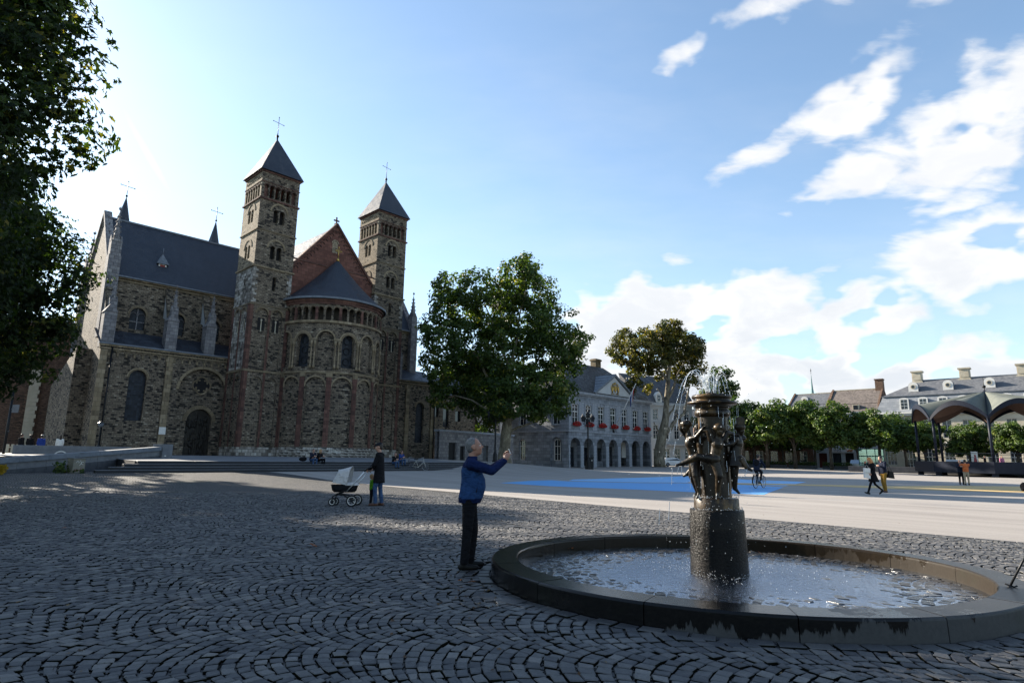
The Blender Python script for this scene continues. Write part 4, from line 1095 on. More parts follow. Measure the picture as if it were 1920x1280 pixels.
    for o in ups:
        w_ = MB(); pane(w_, o, 7.06, P); wo = w_.build('window', M['leaded'], cwall)
        w2 = MB(); fbox(w2, o[0] - .04, o[0] + .04, 6.98, 7.06, 12.65, 14.7, P); fbox(w2, o[0] - .65, o[0] + .65, 6.98, 7.06, 13.4, 13.46, P)
        for sx in (-.325, .325): archring(w2, o[0] + sx, 14.0, .27, .34, 6.98, 7.05, P, 8)
        w2.build('tracery', M['ashlar'], cwall)
    mb = MB(); e0, e1 = 6.45, 16.55
    for ya in (e0, e1):
        v = [P(-Lu + .35, ya, 17.4), P(4.0, ya, 17.4), P(7.0, ym, zr), P(-Lu + .35, ym, zr)]
        ok = (ya == e0) == (sgn < 0); mb.add(v, ((0, 1, 2, 3) if ok else (3, 2, 1, 0),), [(0, 0), (14, 0), (14, 8.6), (0, 8.6)])
    rf = mb.build('transept_roof', M['slate'], church)
    mb = MB(); fbox(mb, -Lu + .35, 6.5, ym - .12, ym + .12, zr - .1, zr + .08, P); fbox(mb, -Lu + .3, 4.0, 6.34, 6.6, 17.34, 17.46, P); pieces(mb, 'lead_ridge', M['lead'], rf)
    # gable coping and corner turrets
    mb = MB()
    for ya, sg in ((6.5, 1), (16.5, -1)):
        a = Vector(P(-Lu + .2, ya, 17.6)); b = Vector(P(-Lu + .2, ym, zr + .5)); d = b - a
        mb.obox((a + b) / 2, d / 2, Vector((.34, 0, 0)), Vector((0, -d.z, d.y)).normalized() * .14)
        for i in range(1, 8):
            p = a + d * (i / 8) + Vector((0, 0, .25)); mb.ball(p, (.12, .16, .16), 6, 4)
    cpg = mb.build('gable_coping', M['ashlar'], church)
    for ya in (6.7, 16.3):
        mb = MB(); x_ = P(-Lu + .25, 0, 0)[0]
        zt_ = 19.2 if sgn < 0 else 18.0
        mb.box(x_ - .5, x_ + .5, ya - .5, ya + .5, 11.5 if ya < 10 else ZB, zt_)
        pinnacle(mb, x_, ya, zt_, .86, 4.6); mb.build('corner_turret', M['ashlar'], church)
    if sgn < 0:
        dm = MB(); dm.box(-6.05, -5.35, 8.0, 9.6, 19.0, 19.75); dmo = dm.build('roof_dormer', M['white'], church)
        dm = MB(); dm.box(-5.92, -5.48, 7.97, 8.03, 19.08, 19.68); dm.build('shutter', pm('red_shutter', (.25, .03, .02), rough=.6), dmo)
        dm = MB(); v = [(-6.25, 7.8, 19.75), (-5.15, 7.8, 19.75), (-5.15, 9.9, 19.75), (-6.25, 9.9, 19.75), (-5.7, 8.3, 20.9)]
        dm.add(v, ((0, 1, 4), (1, 2, 4), (2, 3, 4), (3, 0, 4))); dm.tube([(-5.7, 8.3, 20.8), (-5.7, 8.3, 21.5)], .03, 6); dm.build('dormer_cap', M['lead'], dmo)
    # buttress piers and flyers
    for x in ([-10.25, -5.2, -1.75] if sgn < 0 else [-2.9]):
        mb = MB(); x_ = P(x, 0, 0)[0]
        mb.box(x_ - .48, x_ + .48, 4.25, 5.3, 10.4, 13.5)
        for ya in (4.2,): mb.extr([(x_ - .54, ya, 13.5), (x_ + .54, ya, 13.5), (x_, ya, 14.45)], (0, 1.15, 0))
        b_ = mb.build('buttress', M['ashlar'], church)
        mb = MB(); pinnacle(mb, x_ + .12, 4.8, 13.6, .6, 3.4); mb.build('pinnacle', M['ashlar'], b_)
        mb = MB(); pts = [(5.2, 13.6), (6.78, 16.95), (6.78, 14.1)] + [(6.78 - 1.58 * math.sin(a * math.pi / 12), 14.1 - 2.2 * (1 - math.cos(a * math.pi / 12))) for a in range(1, 7)] + [(5.2, 11.5)]
        mb.extr([(x_ - .22, y, z) for y, z in pts], (.44, 0, 0)); mb.build('flyer', M['plaster'], b_)
        mb = MB(); mb.bar((x_, 5.1, 13.62), (x_, 6.78, 17.1), .62, .2); mb.build('flyer_coping', M['coal'], b_)
    # rain pipe
    mb = MB(); x = -9.85 if sgn < 0 else -8.55
    mb.tube([P(x, 4.0, 10.4), P(x, 4.0, ZB)], .07, 8); mb.build('rain_pipe', M['iron'], church)
wing(-1); wing(1)
# south end: sloping corner buttress and low annexe with its lean-to roof
mb = MB(); mb.extr([(-10.7, 4.2, ZB), (-10.7, 7.0, ZB), (-10.7, 7.0, 10.4), (-10.7, 4.2, 10.4)], (.3, 0, 0)); mb.build('return_wall', M['coal'], church)
mb = MB(); mb.extr([(-10.6, 7.0, ZB), (-10.6, 16, ZB), (-10.6, 16, 7.6), (-10.6, 7.0, 10.4)], (-1.3, 0, 0)); mb.build('annexe', M['coal'], church)
# north end: lower sacristy block half hidden by the plane tree
mb = MB(); ops = [(-9.6, .75, 6.4, 7.9, 'arch'), (-11.2, .95, 5.2, 7.6, 'rect'), (-13.3, .9, 6.0, 7.4, 'rect')]
def PN(x, y, z): return (17.7 - x, y, z)
wall(mb, -16.5, -8.6, ZB, 9.4, ops, 4.9, .3, PN); mb.extr([PN(-16.5, 4.9, ZB), PN(-16.5, 13, ZB), PN(-16.5, 13, 9.4), PN(-16.5, 4.9, 9.4)], (-.3, 0, 0))
for o in ops: mb.mi = 1; pane(mb, o, 5.18, PN); mb.mi = 0
mb.build('sacristy', [M['coal'], M['glass']], church)
mb = MB(); mb.add([PN(-16.7, 4.7, 9.4), PN(-8.5, 4.7, 9.4), PN(-8.5, 9, 12.2), PN(-16.7, 9, 12.2), PN(-16.7, 13.2, 9.4), PN(-8.5, 13.2, 9.4)], ((3, 2, 1, 0), (4, 5, 2, 3), (0, 4, 3)), [(0, 0), (8, 0), (8, 5), (0, 5), (0, 10), (8, 10)]); mb.build('sacristy_roof', M['slate2'], church)
# west spires seen over the transept roof
for s_ in (-6.6, 3.55):
    mb = MB(); c = (s_, 22.0)
    mb.lathe([(1.1, 10), (1.1, 25.4)], 8, c); mb.lathe([(1.25, 25.3), (.74, 27.5), (.02, 30.8)], 8, c)
    sp = mb.build('roof_turret', M['slate'], church)
    mb = MB(); mb.ball((s_, 22, 30.9), .14, 6, 4); cross(mb, (s_, 22, 30.8), 1.9, .75, .035, R(8)); mb.build('cross', M['iron'], sp)
# small white notice on the aisle pilaster
mb = MB(); mb.box(-5.4, -4.85, 3.99, 4.05, 3.0, 3.65); sg = mb.build('notice_board', M['white'], None, CH_O, CH_A)
props(sg, 'small white notice board fixed to the church wall left of its door', 'sign')

# ------------------------------------------------------------------ guard house
def make_window(parent, op, y, P=ident, cols=2, bars=(.34, .62, .82), bw=.07, mat='white', glass='glass'):
    """white frame with glazing bars, the pane as its own part"""
    f_ = MB(); cx_, w_, zs, zt = op[:4]; h = zt - zs; d = .07
    fbox(f_, cx_ - w_ / 2, cx_ - w_ / 2 + bw, y - d, y, zs, arch_z(op, cx_ - w_ / 2 + .01), P); fbox(f_, cx_ + w_ / 2 - bw, cx_ + w_ / 2, y - d, y, zs, arch_z(op, cx_ + w_ / 2 - .01), P)
    fbox(f_, cx_ - w_ / 2 + bw, cx_ + w_ / 2 - bw, y - d, y, zs, zs + bw, P)
    xs_ = op_xs(op, 8)
    for a, b in zip(xs_[:-1], xs_[1:]):
        za, zb_ = arch_z(op, a), arch_z(op, b); f_.add([P(a, y - d, za - bw), P(b, y - d, zb_ - bw), P(b, y - d, zb_), P(a, y - d, za)], ((0, 1, 2, 3),))
        f_.add([P(a, y, za - bw), P(b, y, zb_ - bw), P(b, y - d, zb_ - bw), P(a, y - d, za - bw)], ((0, 1, 2, 3),))
    for k in range(1, cols):
        x = cx_ - w_ / 2 + w_ * k / cols; fbox(f_, x - bw * .4, x + bw * .4, y - d * .8, y, zs + bw, arch_z(op, x) - bw, P)
    for b in bars:
        t_ = bw * (.55 if b == bars[min(1, len(bars) - 1)] else .22); fbox(f_, cx_ - w_ / 2 + bw, cx_ + w_ / 2 - bw, y - d * .7, y, zs + h * b - t_, zs + h * b + t_, P)
    o = f_.build('window', M[mat], parent)
    g_ = MB(); pane(g_, op, y - .005, P); g_.build('pane', M[glass], o)
    return o
HL, HD = 22.2, 11.6
gh = thing('guard_house', 'grey stone guard house with seven arches and a gilded crest in its pediment', 'building', (8.25, 87.58, .05), CH_A)
bay = HL / 7
P0 = ident
def PL(x, y, z): return (y, HD - x, z)           # left flank: x runs from the back corner to the front corner
mb = MB()
arches = [((i + .5) * bay, 2.3, -.2, 4.25, 'arch') for i in range(7)]
wins = [((i + .5) * bay, 1.5, 6.15, 9.15, 'seg', .22) for i in range(7)]
wall(mb, 0, HL, -.2, 5.15, arches, 0, .6, P0); wall(mb, 0, HL, 5.15, 10.6, wins, 0, .2, P0)
sl_ = [(2.6, 1.25, .95, 4.1, 'arch'), (9.35, 2.2, -.2, 4.3, 'arch')]; su = [(2.6, 1.45, 6.15, 9.15, 'seg', .22), (9.3, 1.45, 6.15, 9.15, 'seg', .22)]
wall(mb, 0, HD, -.2, 5.15, sl_, 0, .35, PL, u0=40); wall(mb, 0, HD, 5.15, 10.6, su, 0, .35, PL, u0=40)
mb.extr([(HL, 0, -.2), (HL, HD, -.2), (HL, HD, 10.6), (HL, 0, 10.6)], (-.01, 0, 0)); mb.extr([(0, HD, -.2), (HL, HD, -.2), (HL, HD, 10.6), (0, HD, 10.6)], (0, .02, 0))
ghw = mb.build('wall', M['blue_stone'], gh)
# arcade: inner wall, floor ceiling
mb = MB(); inner = [(1.2, 1.2, 0, 3.2, 'rect'), (4.9, 1.4, 0, 3.0, 'rect'), (8.6, 1.1, .2, 3.0, 'rect'), (12.2, 1.1, .9, 3.0, 'rect'), (15.1, 1.3, 0, 3.2, 'rect')]
wall(mb, .3, 16.6, -.2, 5.0, inner, 3.4, .25, P0); mb.box(.3, HL - .3, .6, 5.8, 5.0, 5.1)
mb.extr([(16.6, 3.4, -.2), (16.6, 7.5, -.2), (16.6, 7.5, 5), (16.6, 3.4, 5)], (.02, 0, 0))
mb.build('arcade_wall', M['blue_stone'], gh)
for o in inner: b_ = MB(); pane(b_, o, 3.6); b_.build('dark_opening', M['glass'], gh)
for o in wins: make_window(gh, o, .17, bw=.1)
for o in su: make_window(gh, o, .3, PL)
make_window(gh, sl_[0], .3, PL, 2, (.3, .66))
mb = MB(); pane(mb, sl_[1], .35, PL); mb.build('niche', M['blue_stone'], gh); make_window(gh, (9.35, 1.15, .95, 4.05, 'arch'), .345, PL, 2, (.3, .66))
# bands, pilasters, window surrounds
tr_ = MB()
tr_.box(-.14, HL + .14, -.14, HD, 5.05, 5.3); tr_.box(-.08, HL + .08, -.08, HD, 9.55, 9.68)
tr_.box(-.25, HL + .25, -.25, HD + .2, 10.45, 10.62); tr_.box(-.45, HL + .45, -.45, HD + .3, 10.62, 10.95)
pieces(tr_, 'cornice', M['blue_plain'], gh)
mb = MB()
for o in wins + []: 
    fbox(mb, o[0] - .82, o[0] + .82, -.16, .05, 5.98, 6.13, P0)
for o in su: fbox(mb, o[0] - .82, o[0] + .82, -.16, .05, 5.98, 6.13, PL)
pieces(mb, 'sill', M['blue_plain'], gh)
mb = MB()
for o, P_ in [(o, P0) for o in wins] + [(o, PL) for o in su]:
    w2 = o[1] / 2; mb.cur += 1; mb.hold = True
    fbox(mb, o[0] - w2 - .2, o[0] - w2, -.05, .03, 6.13, 9.0, P_); fbox(mb, o[0] + w2, o[0] + w2 + .2, -.05, .03, 6.13, 9.0, P_)
    xs_ = [o[0] - w2 - .2 + (2 * w2 + .4) * i / 8 for i in range(9)]
    for a, b in zip(xs_[:-1], xs_[1:]):
        za, zb_ = (8.93 + .24 * math.sqrt(max(0, 1 - ((x - o[0]) / (w2 + .2)) ** 2)) for x in (a, b))
        mb.add([P_(a, -.05, za), P_(b, -.05, zb_), P_(b, -.05, zb_ + .24), P_(a, -.05, za + .24)], ((0, 1, 2, 3),)); mb.add([P_(a, -.05, za + .24), P_(b, -.05, zb_ + .24), P_(b, .03, zb_ + .24), P_(a, .03, za + .24)], ((0, 1, 2, 3),))
    fbox(mb, o[0] - .12, o[0] + .12, -.1, .03, 9.02, 9.5, P_); mb.hold = False
pieces(mb, 'window_surround', M['blue_plain'], gh)
mb = MB(); mb.bbox(-.5, .5, -.5, .5, -.5, .5, .03); blk = mb.build('stone_block', M['blue_plain'], me_only=True)
rq = random.Random(5)
for i in range(8):                                     # coursed pier blocks standing proud between the windows
    xa = 0 if i == 0 else (i - .5) * bay + .98; xb = HL if i == 7 else (i + .5) * bay - .98
    for k in range(9):
        z = 5.42 + k * .455
        o = link('stone_block', blk, gh, ((xa + xb) / 2, -.0, z + .2)); o.scale = (xb - xa - (.16 if k % 2 else .06), .075 + rq.uniform(-.008, .008), .425)
for i in range(8):
    xa = max(0, i * bay - .36); xb = min(HL, i * bay + .36)
    for k in range(7):
        o = link('stone_block', blk, gh, ((xa + xb) / 2, 0, .2 + k * .46)); o.scale = (xb - xa - (.1 if k % 2 else .0), .09 + rq.uniform(-.008, .008), .43)
# pediment
mb = MB(); pc, pw = 11.3, 5.2
mb.extr([(pc - pw, -.3, 10.95), (pc + pw, -.3, 10.95), (pc, -.3, 14.0)], (0, .5, 0)); pd = mb.build('pediment', M['plaster'], gh)
mb = MB()
for sg in (-1, 1):
    a = Vector((pc + sg * (pw + .35), -.45, 10.98)); b = Vector((pc, -.45, 14.25)); d = b - a
    mb.obox((a + b) / 2 + Vector((0, .2, 0)), d / 2, Vector((0, .35, 0)), Vector((-d.z, 0, d.x)).normalized() * .15)
pieces(mb, 'pediment_moulding', M['lead'], pd)
mb = MB()
for sg in (-1, 1):
    v = [(pc + sg * (pw + .4), -.6, 11.08), (pc, -.6, 14.42), (pc, 4.4, 14.42), (pc + sg * (pw + .4), .6, 11.08)]
    mb.add(v, ((0, 1, 2, 3) if sg < 0 else (3, 2, 1, 0),))
    for k in range(7):
        f = k / 6; p = Vector(v[0]).lerp(Vector(v[1]), f); q_ = Vector(v[3]).lerp(Vector(v[2]), f); mb.bar(p + Vector((0, 0, .03)), q_ + Vector((0, 0, .03)), .06)
mb.build('pediment_roof', M['lead'], pd)
mb = MB(); y = -.36                                   # crest: shield, two standing lions, crown
mb.extr([(pc - .36, y, 12.6), (pc + .36, y, 12.6), (pc + .36, y, 12.05), (pc, y, 11.55), (pc - .36, y, 12.05)], (0, -.1, 0))
for sg in (-1, 1):
    mb.tube([(pc + sg * .75, y, 11.4), (pc + sg * .82, y - .05, 11.75), (pc + sg * .72, y - .05, 12.2), (pc + sg * .62, y - .05, 12.55)], [.1, .16, .18, .13], 6)
    mb.ball((pc + sg * .6, y - .06, 12.78), (.17, .12, .18), 7, 5); mb.tube([(pc + sg * .68, y - .05, 12.35), (pc + sg * .42, y - .08, 12.5)], .06, 5); mb.tube([(pc + sg * .72, y - .05, 12.0), (pc + sg * .42, y - .08, 12.05)], .06, 5)
    mb.tube([(pc + sg * .86, y, 11.7), (pc + sg * 1.1, y, 12.1), (pc + sg * 1.0, y, 12.6)], [.06, .05, .07], 5); mb.tube([(pc + sg * .2, y, 11.35), (pc + sg * 1.05, y, 11.3)], .07, 5)
mb.ball((pc, y - .03, 12.9), (.3, .1, .18), 8, 5); mb.ball((pc, y - .03, 13.12), .07, 6, 4)
for k in range(5): mb.ball((pc + (k - 2) * .14, y - .05, 13.02 + (.06 if k == 2 else 0)), .06, 5, 3)
mb.build('gilded_crest', M['gold'], pd)
# hipped roof and chimneys
mb = MB(); e = .5; r0, r1, ry, rz = 5.4, HL - 5.4, HD / 2, 16.6
c_ = [(-e, -e, 10.95), (HL + e, -e, 10.95), (HL + e, HD + e, 10.95), (-e, HD + e, 10.95)]; ra, rb = (r0, ry, rz), (r1, ry, rz)
Ls = math.hypot(ry + e, rz - 10.95); Lh = math.hypot(r0 + e, rz - 10.95)
mb.add([c_[0], c_[1], rb, ra], ((0, 1, 2, 3),), [(0, 0), (HL, 0), (r1, Ls), (r0, Ls)]); mb.add([c_[3], c_[2], rb, ra], ((3, 2, 1, 0),), [(0, 0), (HL, 0), (r1, Ls), (r0, Ls)])
mb.add([c_[0], ra, c_[3]], ((0, 1, 2),), [(0, 0), (HD / 2, Lh), (HD, 0)]); mb.add([c_[1], c_[2], rb], ((0, 1, 2),), [(0, 0), (HD, 0), (HD / 2, Lh)])
M['slate_dark'] = slate('guard_house_slate', (.013, .013, .015), (.034, .033, .033), moss=(.04, .038, .033, 1))
ghr = mb.build('roof', M['slate_dark'], gh)
for x, y, zz in ((10.2, 8.3, 18.0), (15.8, 6.6, 18.1)):
    mb = MB(); mb.box(x - .75, x + .75, y - .55, y + .55, 13.5, zz); mb.box(x - .88, x + .88, y - .68, y + .68, zz - .35, zz - .1); mb.build('chimney', M['tan'], ghr)
# flower boxes on the sills
def blossoms(n, cx_, cy_, cz_, sx, sy, sz):
    P_ = RNG.normal(0, 1, (n, 3)); P_ /= np.linalg.norm(P_, axis=1, keepdims=True); P_ *= RNG.uniform(.4, 1, (n, 1)) ** .4
    return P_ * (sx, sy, sz) + (cx_, cy_, cz_)
def leaves(P_, N, size, kind='far', droop=.35, jit=.6):
    """leaf faces at points P_ facing roughly N"""
    n = len(P_); N = N + RNG.normal(0, jit, (n, 3)); N /= np.linalg.norm(N, axis=1, keepdims=True) + 1e-9
    T = RNG.normal(0, 1, (n, 3)); T[:, 2] -= droop * 2
    T -= N * (T * N).sum(1, keepdims=True); T /= np.linalg.norm(T, axis=1, keepdims=True) + 1e-9
    B = np.cross(N, T); s_ = (size * RNG.uniform(.65, 1.25, n))[:, None]
    if kind == 'far':
        V = np.stack([P_ - T * s_ * .5, P_ + B * s_ * .42 + N * s_ * .12, P_ + T * s_ * .55, P_ - B * s_ * .42 + N * s_ * .12], 1)
        F = np.array([[0, 1, 2], [0, 2, 3]])
    else:
        ang = np.radians([180, 128, 112, 78, 60, 38, 22, 0, -22, -38, -60, -78, -112, -128]); rad = np.array([.18, .42, .62, .40, .74, .40, .48, .86, .48, .40, .74, .40, .62, .42])
        V = [P_ + N * s_ * .0] + [P_ + (T * math.cos(a) + B * math.sin(a)) * s_ * r * .62 + N * s_ * (.10 * abs(math.sin(a)) - .06 * (r > .6)) for a, r in zip(ang, rad)]
        V = np.stack(V, 1); F = np.array([[0, i, i % 14 + 1] for i in range(1, 15)])
    k = V.shape[1]
    return V.reshape(-1, 3), (F[None] + (np.arange(n) * k)[:, None, None]).reshape(-1, 3), len(F)
M['geranium'] = leafmat('geranium_bloom', [(0, (.30, .006, .006)), (.6, (.52, .012, .012)), (1, (.62, .04, .03))], .2)
M['box_leaf'] = leafmat('geranium_leaf', [(0, (.02, .045, .012)), (1, (.05, .09, .025))], .2)
M['terracotta'] = pm('planter_box', (.10, .05, .03), (.07, .035, .02), 6, .8)
for i in range(7):
    x = (i + .5) * bay
    nth = ['first', 'second', 'third', 'fourth', 'fifth', 'sixth', 'last'][i]
    fb = thing('flower_box', f'{nth} box of red geraniums from the left on the guard house sills' if i < 6 else 'last box of red geraniums at the right end of the guard house sills', 'flower box', gh.matrix_basis @ Vector((x, -.32, 6.13)), CH_A, 'red flower boxes on the guard house')
    fb.location = Vector((8.25, 87.58, .05)) + Matrix.Rotation(CH_A, 3, 'Z') @ Vector((x, -.3, 6.13))
    mb = MB(); mb.bbox(-.62, .62, -.15, .15, 0, .2, .02); mb.build('box', M['terracotta'], fb)
    p = blossoms(520, 0, -.08, .12, .92, .40, .36); p[:, 2] -= .12 * (np.abs(p[:, 0]) / .8) ** 2
    V_, F_, kf = leaves(p, p * (1, 1, 1) + (0, -.5, .3), np.full(len(p), .12)); t_ = np.repeat(RNG.uniform(0, 1, len(p)), kf)
    link('blossom', npmesh('blossom', V_, F_, M['geranium'], tint=t_), fb)['kind'] = 'stuff'
    p = blossoms(160, 0, -.02, .08, .78, .32, .22); V_, F_, kf = leaves(p, p, np.full(len(p), .12)); link('greenery', npmesh('greenery', V_, F_, M['box_leaf'], tint=np.repeat(RNG.uniform(0, 1, len(p)), kf)), fb)['kind'] = 'stuff'
# flag pole and flag over the middle bay
fl = thing('flag', 'red white and blue flag hanging from a slanted pole on the guard house', 'flag', (8.25, 87.58, .05), CH_A)
mb = MB(); a, b = Vector((11.1, -.1, 5.5)), Vector((11.2, -4.2, 12.6)); mb.tube([a, b], [.07, .045], 8); mb.ball(b, .1, 8, 6); mb.build('pole', M['white'], fl)
mb = MB(); mb.obox(a, (.12, 0, 0), (0, .1, 0), (0, 0, .22)); mb.build('bracket', M['iron'], fl)
cols = [pm('flag_red', (.34, .02, .025), rough=.8, bmp=0), pm('flag_white', (.6, .6, .6), rough=.8, bmp=0), pm('flag_blue', (.02, .045, .22), rough=.8, bmp=0)]
top = a.lerp(b, .95); d = (a - b).normalized()
for k, (cm, nm) in enumerate(zip(cols, ('red_stripe', 'white_stripe', 'blue_stripe'))):
    mb = MB(); n_, m_ = 4, 10; vs = []
    for i in range(n_ + 1):
        for j in range(m_ + 1):
            f = (k + i / n_) / 3; h = j / m_
            base_ = top + d * (f * 1.6)
            fold = .13 * math.sin(h * 7 + f * 9) + .06 * math.sin(f * 23)
            vs.append(base_ + Vector((.1 * h + fold * h, .10 * h + fold * .5 * h + .25 * (1 - f) * h, -2.0 * h * (1 - .12 * f))))
    mb.smooth = True; mb.add(vs, [(i * (m_ + 1) + j, i * (m_ + 1) + j + 1, (i + 1) * (m_ + 1) + j + 1, (i + 1) * (m_ + 1) + j) for i in range(n_) for j in range(m_)])
    mb.build(nm, cm, fl)
# things inside the last arches
mb = MB(); mb.box(0, 1.5, 0, .05, 0, 2.6); o = mb.build('banner', M['white'], None, Vector((8.25, 87.58, .05)) + Matrix.Rotation(CH_A, 3, 'Z') @ Vector((18.1, 3.2, 1.5)), CH_A)
props(o, 'plain white banner hanging inside the last arch of the guard house', 'banner')

# ------------------------------------------------------------------ street lamps
def multi_lamp(label, loc, h=6.2, arms=4):
    t = thing('street_lamp', label, 'street lamp', loc, 0.0, 'black lamp posts with several lanterns')
    mb = MB(); mb.lathe([(.32, 0), (.32, .25), (.22, .35), (.2, 1.0), (.13, 1.15), (.1, 1.3), (.085, h - 1.6), (.13, h - 1.5), (.07, h - 1.3), (.06, h - .9)], 14); mb.build('post', M['iron'], t)
    spots = [(0, 0, h - .95)] + [(.85 * math.cos(2 * math.pi * k / arms + .5), .85 * math.sin(2 * math.pi * k / arms + .5), h - 1.5) for k in range(arms)]
    for i, (x, y, z) in enumerate(spots):
        if i:
            mb = MB(); mb.tube([(0, 0, h - 1.75), (x * .4, y * .4, h - 1.95), (x * .85, y * .85, h - 1.85), (x, y, z)], .035, 6); mb.tube([(0, 0, h - 1.3), (x * .35, y * .35, h - 1.4), (x * .6, y * .6, h - 1.7)], .025, 6); mb.build('bracket', M['iron'], t)
        mb = MB(); c = (x, y)
        mb.lathe([(.05, z), (.12, z + .04), (.13, z + .06)], 6, c); mb.lathe([(.25, z + .56), (.2, z + .62), (.06, z + .8), (.03, z + .95), (.0, z + 1.0)], 6, c)
        for k in range(6):
            a = k * math.pi / 3; mb.bar((x + .13 * math.cos(a), y + .13 * math.sin(a), z + .06), (x + .24 * math.cos(a), y + .24 * math.sin(a), z + .56), .02)
        l_ = mb.build('lantern', M['iron'], t)
        mb = MB(); mb.lathe([(.115, z + .07), (.22, z + .55)], 6, c); mb.build('pane', M['glass'], l_)
    return t
def px_at(x, y, D, z=None):
    p = at(x, y, D); p.z = zf(p.x, p.y) if z is None else z; return p
multi_lamp('black lamp post with several lanterns left of the plane tree trunk', px_at(928, 868, 66), 6.4)
multi_lamp('black lamp post with several lanterns before the guard house arches', px_at(1103, 875, 80), 7.6)
c = px_at(1105, 877, 81); cb = thing('utility_cabinet', 'dark metal utility cabinet before the second arch of the guard house', 'cabinet', c, R(46))
mb = MB(); mb.bbox(-.5, .5, -.3, .3, .0, 1.45, .03); mb.build('body', M['iron'], cb); mb = MB(); mb.box(-.56, .56, -.36, .36, 1.45, 1.55); mb.build('lid', M['iron'], cb); mb = MB(); mb.box(.1, .22, -.32, -.29, 1.05, 1.2); mb.build('label', M['white'], cb)
# small post lamp before the church, pole with sign at the left edge
p = px_at(182, 848, 46, 1.0); l3 = thing('post_lamp', 'slim dark post lamp with a round head standing before the church aisle', 'street lamp', p)
mb = MB(); mb.lathe([(.07, 0), (.07, .8), (.045, .9), (.04, 2.2)], 10); mb.build('post', M['iron'], l3); mb = MB(); mb.lathe([(.05, 2.2), (.16, 2.3), (.2, 2.5)], 10); mb.build('globe', M['lead'], l3); mb = MB(); mb.lathe([(.22, 2.5), (.1, 2.6), (0, 2.64)], 10); mb.build('cap', M['iron'], l3)
p = px_at(2.5, 872, 42, .35); l4 = thing('sign_pole', 'dark slim pole with a small sign plate at the foot of the parking ramp', 'pole', p)
mb = MB(); mb.tube([(0, 0, 0), (0, 0, 5.2)], [.085, .07], 10); mb.build('pole', M['iron'], l4); mb = MB(); mb.box(.1, .55, -.02, .02, 3.6, 4.15); mb.build('sign_plate', M['concrete'], l4); mb = MB(); mb.box(-.08, .12, -.03, .03, 2.3, 2.36); mb.box(-.08, .12, -.03, .03, 3.8, 3.9); mb.build('clamp', M['lead'], l4)

# ------------------------------------------------------------------ parking ramp, wall and cabinet at the left
rampA, rampB = px_at(-30, 893, 31.5), px_at(300, 865, 42.5)
d = (rampB - rampA); d.z = 0; Lr = d.length; rzr = math.atan2(d.y, d.x)
za0, zb0 = .12, .78
rmp = thing('ramp_wall', 'low grey parking ramp wall with a pale sloping coping', 'wall', (rampA.x, rampA.y, 0), rzr)
seg = 7
for i in range(seg):
    x0, x1 = Lr * i / seg + .008, Lr * (i + 1) / seg - .008; f0, f1 = i / seg, (i + 1) / seg
    h0, h1 = (za0 + .22 + .0 * f0 + f0 * .84), (za0 + .22 + f1 * .84)
    mb = MB(); mb.extr([(x0, 0, -.3), (x1, 0, -.3), (x1, 0, h1), (x0, 0, h0)], (0, .5, 0)); mb.build('base_panel', M['concrete_dark'], rmp)
    mb = MB(); mb.extr([(x0, .06, h0), (x1, .06, h1), (x1, .06, h1 + .36), (x0, .06, h0 + .36)], (0, .38, 0)); mb.build('ribbed_panel', M['concrete'], rmp)
    mb = MB(); mb.extr([(x0, -.08, h0 + .36), (x1, -.08, h1 + .36), (x1, -.08, h1 + .62), (x0, -.08, h0 + .62)], (0, .66, 0)); mb.build('coping', M['lead'], rmp)
mb = MB(); mb.bbox(Lr - .05, Lr + .85, -.15, .7, .2, 1.98, .02); mb.build('end_pier', M['concrete'], rmp)
mb = MB(); mb.box(Lr + .15, Lr + .3, -.162, -.14, 1.15, 1.22); mb.build('lamp_slot', M['white'], rmp)
wA, wB = px_at(22, 850, 43, 0), px_at(245, 850, 47, 0); d = wB - wA; Lw = d.length
bw_ = thing('parapet_wall', 'long grey parapet wall with a pale ring and letters above the parking ramp', 'wall', (wA.x, wA.y, 0), math.atan2(d.y, d.x))
for i in range(5):
    for k in range(2):
        mb = MB(); mb.bbox(Lw * i / 5 + .006, Lw * (i + 1) / 5 - .006, 0, .35, (-.4, 1.0)[k], (.99, 1.78)[k], .01); mb.build('panel', M['concrete'] if k else M['concrete_dark'], bw_)
mb = MB(); mb.lathe([(.0, 0)] if False else [(.36, 0), (.36, .03), (.44, .03), (.44, 0)], 32); mo = mb.build('ring_emblem', M['white'], bw_, (2.75, -.01, .98)); mo.rotation_euler = (R(90), 0, 0)
def text3d(name, body, size, mat, parent, loc, rot=(R(90), 0, 0), ext=.008, align='LEFT'):
    cu = bpy.data.curves.new(name, 'FONT'); cu.body = body; cu.size = size; cu.extrude = ext; cu.align_x = align
    o = bpy.data.objects.new(name, cu); COL.objects.link(o); dg = bpy.context.evaluated_depsgraph_get()
    me = bpy.data.meshes.new_from_object(o.evaluated_get(dg)); bpy.data.objects.remove(o); bpy.data.curves.remove(cu)
    me.materials.clear(); me.materials.append(mat); o = link(name, me, parent, loc); o.rotation_euler = rot; return o
text3d('lettering', 'PARKING', .66, M['white'], bw_, (3.5, -.02, .74))
c = px_at(141, 884, 34, .12); cab = thing('utility_cabinet', 'small pale cabinet covered in graffiti before the ramp wall', 'cabinet', c, rzr)
mb = MB(); mb.bbox(-.36, .36, -.2, .2, 0, .92, .02); mb.build('body', pm('cabinet_paint', (.24, .22, .17), (.16, .15, .12), 5, .7), cab)
gm = pm('graffiti_red', (.35, .03, .05), rough=.6, bmp=0); mb = MB(); rr_ = random.Random(4)
pts = [(-.28, -.205, .3)] + [(-.28 + .055 * i, -.205, .25 + (.12 if i % 2 else 0) + rr_.uniform(-.04, .05)) for i in range(1, 11)]
mb.tube(pts, .012, 4); mb.build('graffiti', gm, cab)
